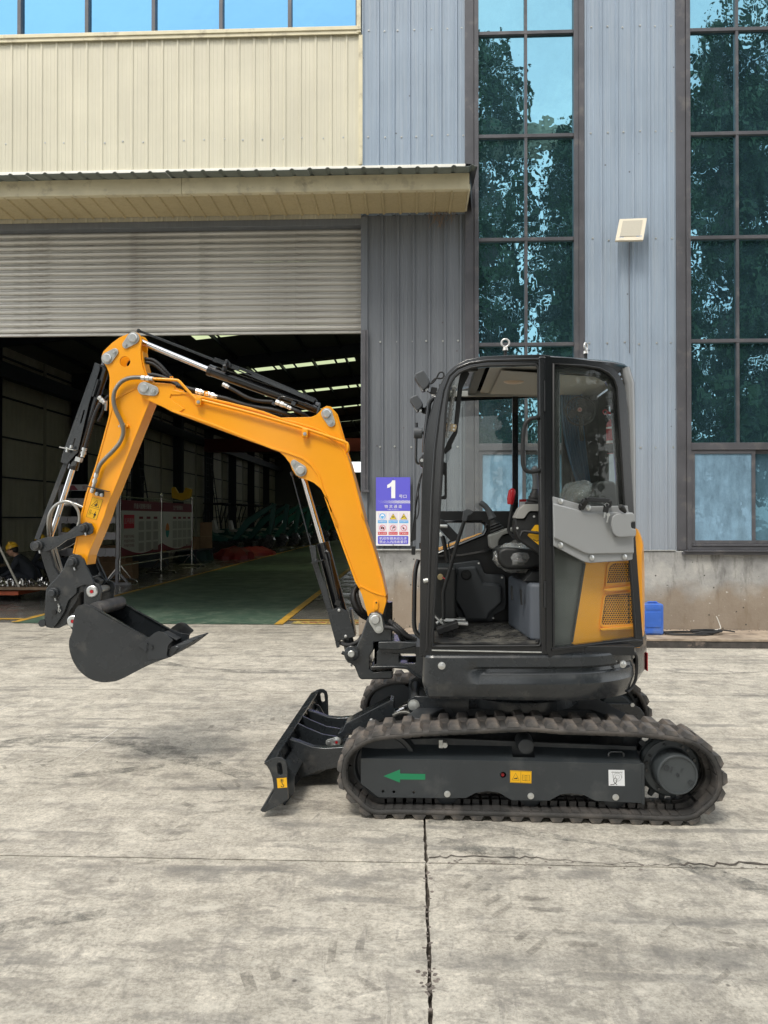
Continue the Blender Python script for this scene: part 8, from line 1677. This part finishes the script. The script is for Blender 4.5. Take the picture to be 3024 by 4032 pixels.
# hose coil
b = MB(); rg = random.Random(4); pts = []; cx, cy = W(2740, 2480, 9.45).x, 9.42
for i in range(170):
    t = i*.19; r_ = (.30, .10) if i < 70 else (.17, .07); ox = -.10 if i < 70 else .12; pts.append(Vector((cx+ox+math.cos(t)*(r_[0]+.03*math.sin(i*.31)), cy+math.sin(t)*r_[1]+.02*math.sin(i*.2), .118+.016*(i//34)*.6)))
e_ = pts[-1]; pts += [e_+Vector((.1, .03, -.01)), e_+Vector((.22, .05, -.03))]
b.tube(resample(spl(pts, 3), .02), .0085, 7); o = b.build('hose_coil', M['rubber'], ang=80); tag(o, 'loose coil of thin black hose lying on the kerb', 'hose')
b = MB(); q = Vector((cx+.28, 9.52, .11)); pts = [q, q+Vector((-.02, 0, .03)), q+Vector((-.12, -.02, .03)), q+Vector((-.18, .0, .02)), q+Vector((-.1, .03, .035)), q+Vector((.03, .0, .05)), q+Vector((.03, .02, .12)), q+Vector((.0, .03, .20))]
b.tube(spl(pts, 4), .006, 6); o = b.build('white_cord', flat('cord_white', (.62, .60, .55))); tag(o, 'short pale cord tangled with the black hose coil', 'cord')
# litter at the wall foot
b = MB(); rg = random.Random(21)
for k in range(300): x = rg.uniform(JX+.3, 6); b.ball((x, YF-.06-abs(rg.gauss(0, .05)), .108), rg.uniform(.003, .012), 6, (1, 1, .5))
tag(b.build('wall_foot_grit', M['rubble']), kind='stuff')

# ---- teal mini excavators parked in the hall
M['teal'] = pbr('teal_paint', (.006, .085, .078), .4, var=.1)
te = empty('small_teal_excavator', (-8.6, 34.0, 0)); GRP = 'teal mini excavators parked in a row in the hall'
def tb(b, n, m, bv=.01): return b.build(n, M[m], te, bv)
for s_ in (-1, 1):
    b = MB(); b.prism(rnd([(-.72, 0), (.72, 0), (.80, .2), (.70, .36), (-.70, .36), (-.80, .2)], .06, 3), s_*.45-.10, s_*.45+.10); tb(b, 'track', 'rubber')
b = MB(); b.prism(rnd([(-.75, .48), (.45, .48), (.5, .62), (.2, .72), (-.2, .74), (-.35, 1.02), (-.72, 1.0), (-.78, .7)], .06, 4), -.5, .5); tb(b, 'body', 'teal', .04)
b = MB(); b.box(-.75, .5, -.48, .48, .38, .48); tb(b, 'deck', 'char')
b = MB(); b.prism(rnd([(-.2, .85), (.1, .85), (.12, .95), (-.16, .98), (-.26, 1.4), (-.36, 1.4), (-.32, .9)], .03, 3), -.22, .22); tb(b, 'seat', 'spring', .02)
b = MB()
for s_ in (-.42, .42):
    b.tube([(-.62, s_, .95), (-.68, s_, 1.6), (-.60, s_, 2.1), (.2, s_, 2.13), (.32, s_, 2.0), (.12, s_, 1.3)], .028, 6)
tb(b, 'roll_frame', 'blackm', 0)
b = MB(); b.box(-.68, .34, -.48, .48, 2.12, 2.17); tb(b, 'roof', 'blackm')
b = MB(); b.prism(rnd([(.5, .55), (.75, .55), (1.35, 1.25), (2.3, 1.95), (2.42, 2.02), (2.35, 2.12), (2.1, 2.02), (1.1, 1.45)], .04, 3), -.09, .09); tb(b, 'boom', 'teal')
b = MB(); b.prism([(2.28, 2.18), (2.46, 2.12), (2.40, 1.5), (2.25, .78), (2.15, .8), (2.18, 1.6)], -.06, .06); tb(b, 'arm', 'teal')
b = MB(); b.cyl((1.2, 0, 1.5), (2.25, 0, 2.15), .035, n=8); b.cyl((.75, 0, .75), (1.5, 0, 1.3), .035, n=8); b.cyl((2.42, 0, 2.05), (2.36, 0, 1.1), .03, n=8); tb(b, 'cylinder', 'blackm', 0)
b = MB(); b.prism(rnd([(2.05, .78), (2.3, .78), (2.42, .5), (2.3, .2), (1.95, .15), (1.85, .4), (2.0, .5)], .05, 3), -.2, .2); tb(b, 'bucket', 'char')
b = MB(); b.prism([(.82, .02), (.95, .08), (.92, .42), (.86, .42)], -.6, .6); tb(b, 'blade', 'char')
names = ['nearest of the teal mini excavators, closest to the hall door']+[f'{w_} teal mini excavator in the row, counting from the hall door' for w_ in ('second', 'third', 'fourth', 'fifth', 'sixth', 'seventh', 'eighth')]+['farthest teal mini excavator at the dark end of the row']
tag(te, names[0], 'excavator', GRP)
for k in range(1, 9): o = copy_tree(te); o.location.y = 34+1.85*k; o.location.x = -8.6+.28*k; o['label'] = names[k]
# ---- red tarpaulin heaps, boxes, crates
def heap(name, c, sx, sy, sz, seed, mat, label, cat):
    rg = random.Random(seed); b = MB(); b.ball((0, 0, 0), 1, 20, (sx, sy, sz), z0=0); out = []
    for p in b.v: k = 1+.10*math.sin(p[0]*9+seed)*math.cos(p[1]*11)+.06*rg.uniform(-1, 1); out.append((p[0]*k, p[1]*k, p[2]*k))
    b.v = out; o = b.build(name, mat, ang=25); o.location = c; tag(o, label, cat); return o
RT = pbr('red_tarp', (.20, .012, .016), .5)
heap('tarpaulin', (-6.75, 28.6, 0), .75, .9, .42, 2, RT, 'crumpled red tarpaulin heap on the floor before the teal excavators', 'tarpaulin')
heap('tarpaulin', (-6.5, 31.3, 0), .8, .7, .34, 5, RT, 'second red tarpaulin heap, right under the teal excavator booms', 'tarpaulin')
heap('sheet_cover', (-7.9, 27.4, 0), .7, .7, .75, 7, pbr('dark_green_cover', (.01, .05, .045), .5), 'dark green cover draped over goods beside the red tarpaulin', 'cover')
M['card'] = pbr('cardboard', (.22, .135, .075), .8, var=.12)
def carton(x, y, z, w, d, h, label, rz=0):
    o = empty('cardboard_box', (x, y, z), rz); tag(o, label, 'box'); b = MB(); b.box(-w/2, w/2, -d/2, d/2, 0, h); b.build('carton', M['card'], o, .006)
    b = MB(); b.box(-w/2-.002, w/2+.002, -d/2-.002, -d/2+.05, h*.45, h*.47); b.box(-.03, .03, -d/2-.002, d/2, h, h+.002); b.build('tape', pbr('tape', (.30, .22, .12), .4) if 'tape' not in bpy.data.materials else bpy.data.materials['tape'], o); return o
carton(W(438, 2250, 18.6).x, 18.9, 0, .95, .6, .42, 'wide brown cardboard box on the floor behind the white rack', .1)
carton(W(425, 2250, 18.6).x, 18.9, .422, .8, .55, .40, 'brown cardboard box stacked on the wide box behind the rack', .05)
carton(-7.55, 25.8, .45, .5, .4, .42, 'small brown carton on the workbench past the notice board')
carton(-7.3, 26.8, .45, .4, .35, .9, 'tall narrow carton leaning by the workbench', .2)
wb2 = empty('workbench', (-7.9, 26.4, 0)); tag(wb2, 'dark steel workbench beyond the notice boards', 'bench'); b = MB(); b.box(-.7, .75, -1.2, 1.0, .40, .45); b.build('top', M['steel_dark'], wb2, .006)
for (x, y) in ((-.6, -1.1), (.65, -1.1), (-.6, .9), (.65, .9)): b = MB(); b.box(x-.03, x+.03, y-.03, y+.03, 0, .4); b.build('leg', M['steel_dark'], wb2)
bins = [(-8.3, 18.6, .7, .5, .55), (-7.9, 20.2, .8, .9, .6), (-7.8, 22.6, .8, .8, .55), (-9.6, 16.3, 1.1, .8, .8), (-8.8, 15.6, .7, .6, .5)]
bl_ = ['dark parts bin behind the first notice board', 'dark parts bin between the notice board feet', 'dark parts bin behind the second notice board', 'large dark bin behind the crouching worker', 'dark bin beside the parts trolley']
for (x, y, w, d, h), lb in zip(bins, bl_):
    o = empty('parts_bin', (x, y, 0)); tag(o, lb, 'bin', 'dark parts bins in the hall'); b = MB(); b.box(-w/2, w/2, -d/2, d/2, .06, .09); b.box(-w/2, -w/2+.02, -d/2, d/2, .09, h); b.box(w/2-.02, w/2, -d/2, d/2, .09, h); b.box(-w/2+.02, w/2-.02, -d/2, -d/2+.02, .09, h); b.box(-w/2+.02, w/2-.02, d/2-.02, d/2, .09, h); b.build('tub', M['steel_dark'], o, .004)
    b = MB(); rg = random.Random(int(x*10))
    for k in range(60): b.obox((rg.uniform(-w*.4, w*.4), rg.uniform(-d*.4, d*.4), h-.05+abs(rg.gauss(0, .05))), (rg.uniform(.04, .16), .03, .03), (rg.uniform(0, 3), rg.uniform(0, 3), rg.uniform(0, 3)))
    tag(b.build('contents', M['chrome'] if x > -8.5 else M['wood'], o), kind='stuff')
wc = empty('wire_cage', (-9.6, 32.5, 0)); tag(wc, 'open wire mesh cage on the floor left of the teal excavators', 'cage'); b = MB()
for i in range(9): b.bar((-.7+i*.175, -.5, 0), (-.7+i*.175, -.5, .95), .012, .012); b.bar((-.7, -.5, i*.115), (.7, -.5, i*.115), .012, .012, (0, 0, 1))
tag(b.build('mesh_front', M['steel_pale'], wc), kind='stuff'); b = MB()
for (x, y) in ((-.7, -.5), (.7, -.5), (-.7, .5), (.7, .5)): b.box(x-.025, x+.025, y-.025, y+.025, 0, 1)
b.build('frame', M['steel_pale'], wc)
hp_ = empty('hoist', (-9.3, 30.6, 2.3)); tag(hp_, 'yellow lifting clamp hanging above the second notice board', 'hoist'); b = MB(); b.prism([(-.4, 0), (.0, -.1), (.35, 0), (.4, .35), (.15, .42), (.05, .2), (-.15, .2), (-.3, .45), (-.42, .4)], -.1, .1); b.build('clamp', M['hat'], hp_, .02); b = MB(); b.cyl((0, 0, .3), (0, 0, 5.5), .015, n=6); b.build('chain', M['steel_dark'], hp_)

# ---- two crouching workers in hard hats
M['skin'] = pbr('skin', (.42, .24, .16), .55); M['cloth'] = pbr('dark_work_clothes', (.018, .022, .03), .85, var=.3, vscale=8); M['glove'] = pbr('pale_gloves', (.42, .40, .36), .9); M['hair'] = flat('black_hair', (.01, .01, .01))
def skinmesh(name, verts, edges, radii, mat, parent, sub=2):
    me = bpy.data.meshes.new(name); me.from_pydata(verts, edges, []); o = bpy.data.objects.new(name, me); sc.collection.objects.link(o); o.parent = parent
    sm = o.modifiers.new('skin', 'SKIN'); sm.use_smooth_shade = True
    for i, r_ in enumerate(radii): me.skin_vertices[0].data[i].radius = (r_, r_) if not isinstance(r_, tuple) else r_
    me.skin_vertices[0].data[0].use_root = True; ss = o.modifiers.new('sub', 'SUBSURF'); ss.levels = ss.render_levels = sub; me.materials.append(mat); return o
def worker(loc, rz, label):
    """crouching figure, facing -x, looking down at its hands"""
    p = empty('person', loc, rz); tag(p, label, 'person', 'workers crouching in the hall')
    V = [(0, 0, .30), (-.04, 0, .48), (-.16, 0, .66), (-.24, 0, .76),                 # pelvis, waist, chest, neck base
         (.02, -.10, .28), (-.40, -.17, .44), (-.22, -.15, .09), (-.34, -.15, .04),  # right leg
         (.02, .10, .28), (-.42, .17, .46), (-.24, .15, .09), (-.36, .15, .04),
         (-.20, -.18, .68), (-.30, -.25, .46), (-.50, -.14, .36),                     # right arm
         (-.20, .18, .68), (-.30, .25, .46), (-.50, .10, .34)]
    Ed = [(0, 1), (1, 2), (2, 3), (0, 4), (4, 5), (5, 6), (6, 7), (0, 8), (8, 9), (9, 10), (10, 11), (2, 12), (12, 13), (13, 14), (2, 15), (15, 16), (16, 17)]
    r_ = [.15, .15, (.17, .14), .075, .115, .075, .05, .045, .115, .075, .05, .045, .075, .052, .036, .075, .052, .036]
    skinmesh('clothed_body', V, Ed, r_, M['cloth'], p)
    H = Vector((-.34, 0, .86)); b = MB(); b.ball(H, .098, 20, (1.0, .78, 1.18)); k0 = len(b.v)
    b.tube([(-.25, 0, .74), (-.31, 0, .82)], [.055, .05], 12); b.add([(H.x-.085, -.018, H.z+.0), (H.x-.085, .018, H.z+.0), (H.x-.125, 0, H.z-.03), (H.x-.085, 0, H.z-.045), (H.x-.08, 0, H.z+.03)], [(0, 2, 4), (2, 1, 4), (0, 3, 2), (3, 1, 2)])
    for s_ in (-1, 1): b.ball((H.x+.01, s_*.078, H.z-.01), .026, 8, (.8, .35, 1.2))
    hd = b.build('head', M['skin'], p, ang=60)
    b = MB()
    for s_ in (-1, 1): b.ball((H.x-.083, s_*.032, H.z+.012), .010, 8)
    b.ball((H.x-.078, 0, H.z-.068), .02, 8, (.4, 1, .25)); b.build('face_features', M['hair'], hd)
    b = MB(); b.ball((H.x+.02, 0, H.z+.02), .096, 16, (1, .84, 1.0)); b.build('hair', M['hair'], hd)
    hm = hat_mesh(.115).build('hard_hat', M['hat'], p); hm.location = (H.x+.0, 0, H.z+.045); hm.rotation_euler = (0, -.35, math.pi/2*0+0)
    for s_, (hx, hy, hz) in ((-1, (-.50, -.14, .36)), (1, (-.50, .10, .34))):
        vs = [(hx, hy, hz), (hx-.06, hy+.01, hz-.03)]; es = [(0, 1)]; rr = [.03, (.036, .018)]
        for k in range(4):
            L = (.055, .065, .062, .048)[k]; y = hy-.03+k*.02; a0 = len(vs); vs += [(hx-.09, y, hz-.05), (hx-.09-L*.5, y, hz-.075), (hx-.09-L*.7, y, hz-.11)]; es += [(1, a0), (a0, a0+1), (a0+1, a0+2)]; rr += [.011, .010, .008]
        a0 = len(vs); vs += [(hx-.05, hy-.045*s_, hz-.045), (hx-.08, hy-.055*s_, hz-.075)]; es += [(0, a0), (a0, a0+1)]; rr += [.012, .009]; skinmesh('gloved_hand', vs, es, rr, M['glove'], p, 1)
    for s_ in (-1, 1): b = MB(); b.prism(rnd([(-.46, 0), (-.17, 0), (-.17, .08), (-.28, .09), (-.46, .04)], .02, 3), s_*.15-.05, s_*.15+.05); b.build('boot', M['hair'], p, .015)
    return p
q = W(50, 2190, 15.0); worker((q.x+.36, 15.0, 0), .2, 'worker in dark clothes and yellow hard hat crouching at the far left by the trolley')
q = W(132, 2142, 16.4); worker((q.x+.36, 16.6, .12), -.2, 'worker in yellow hard hat partly hidden behind the bucket linkage')
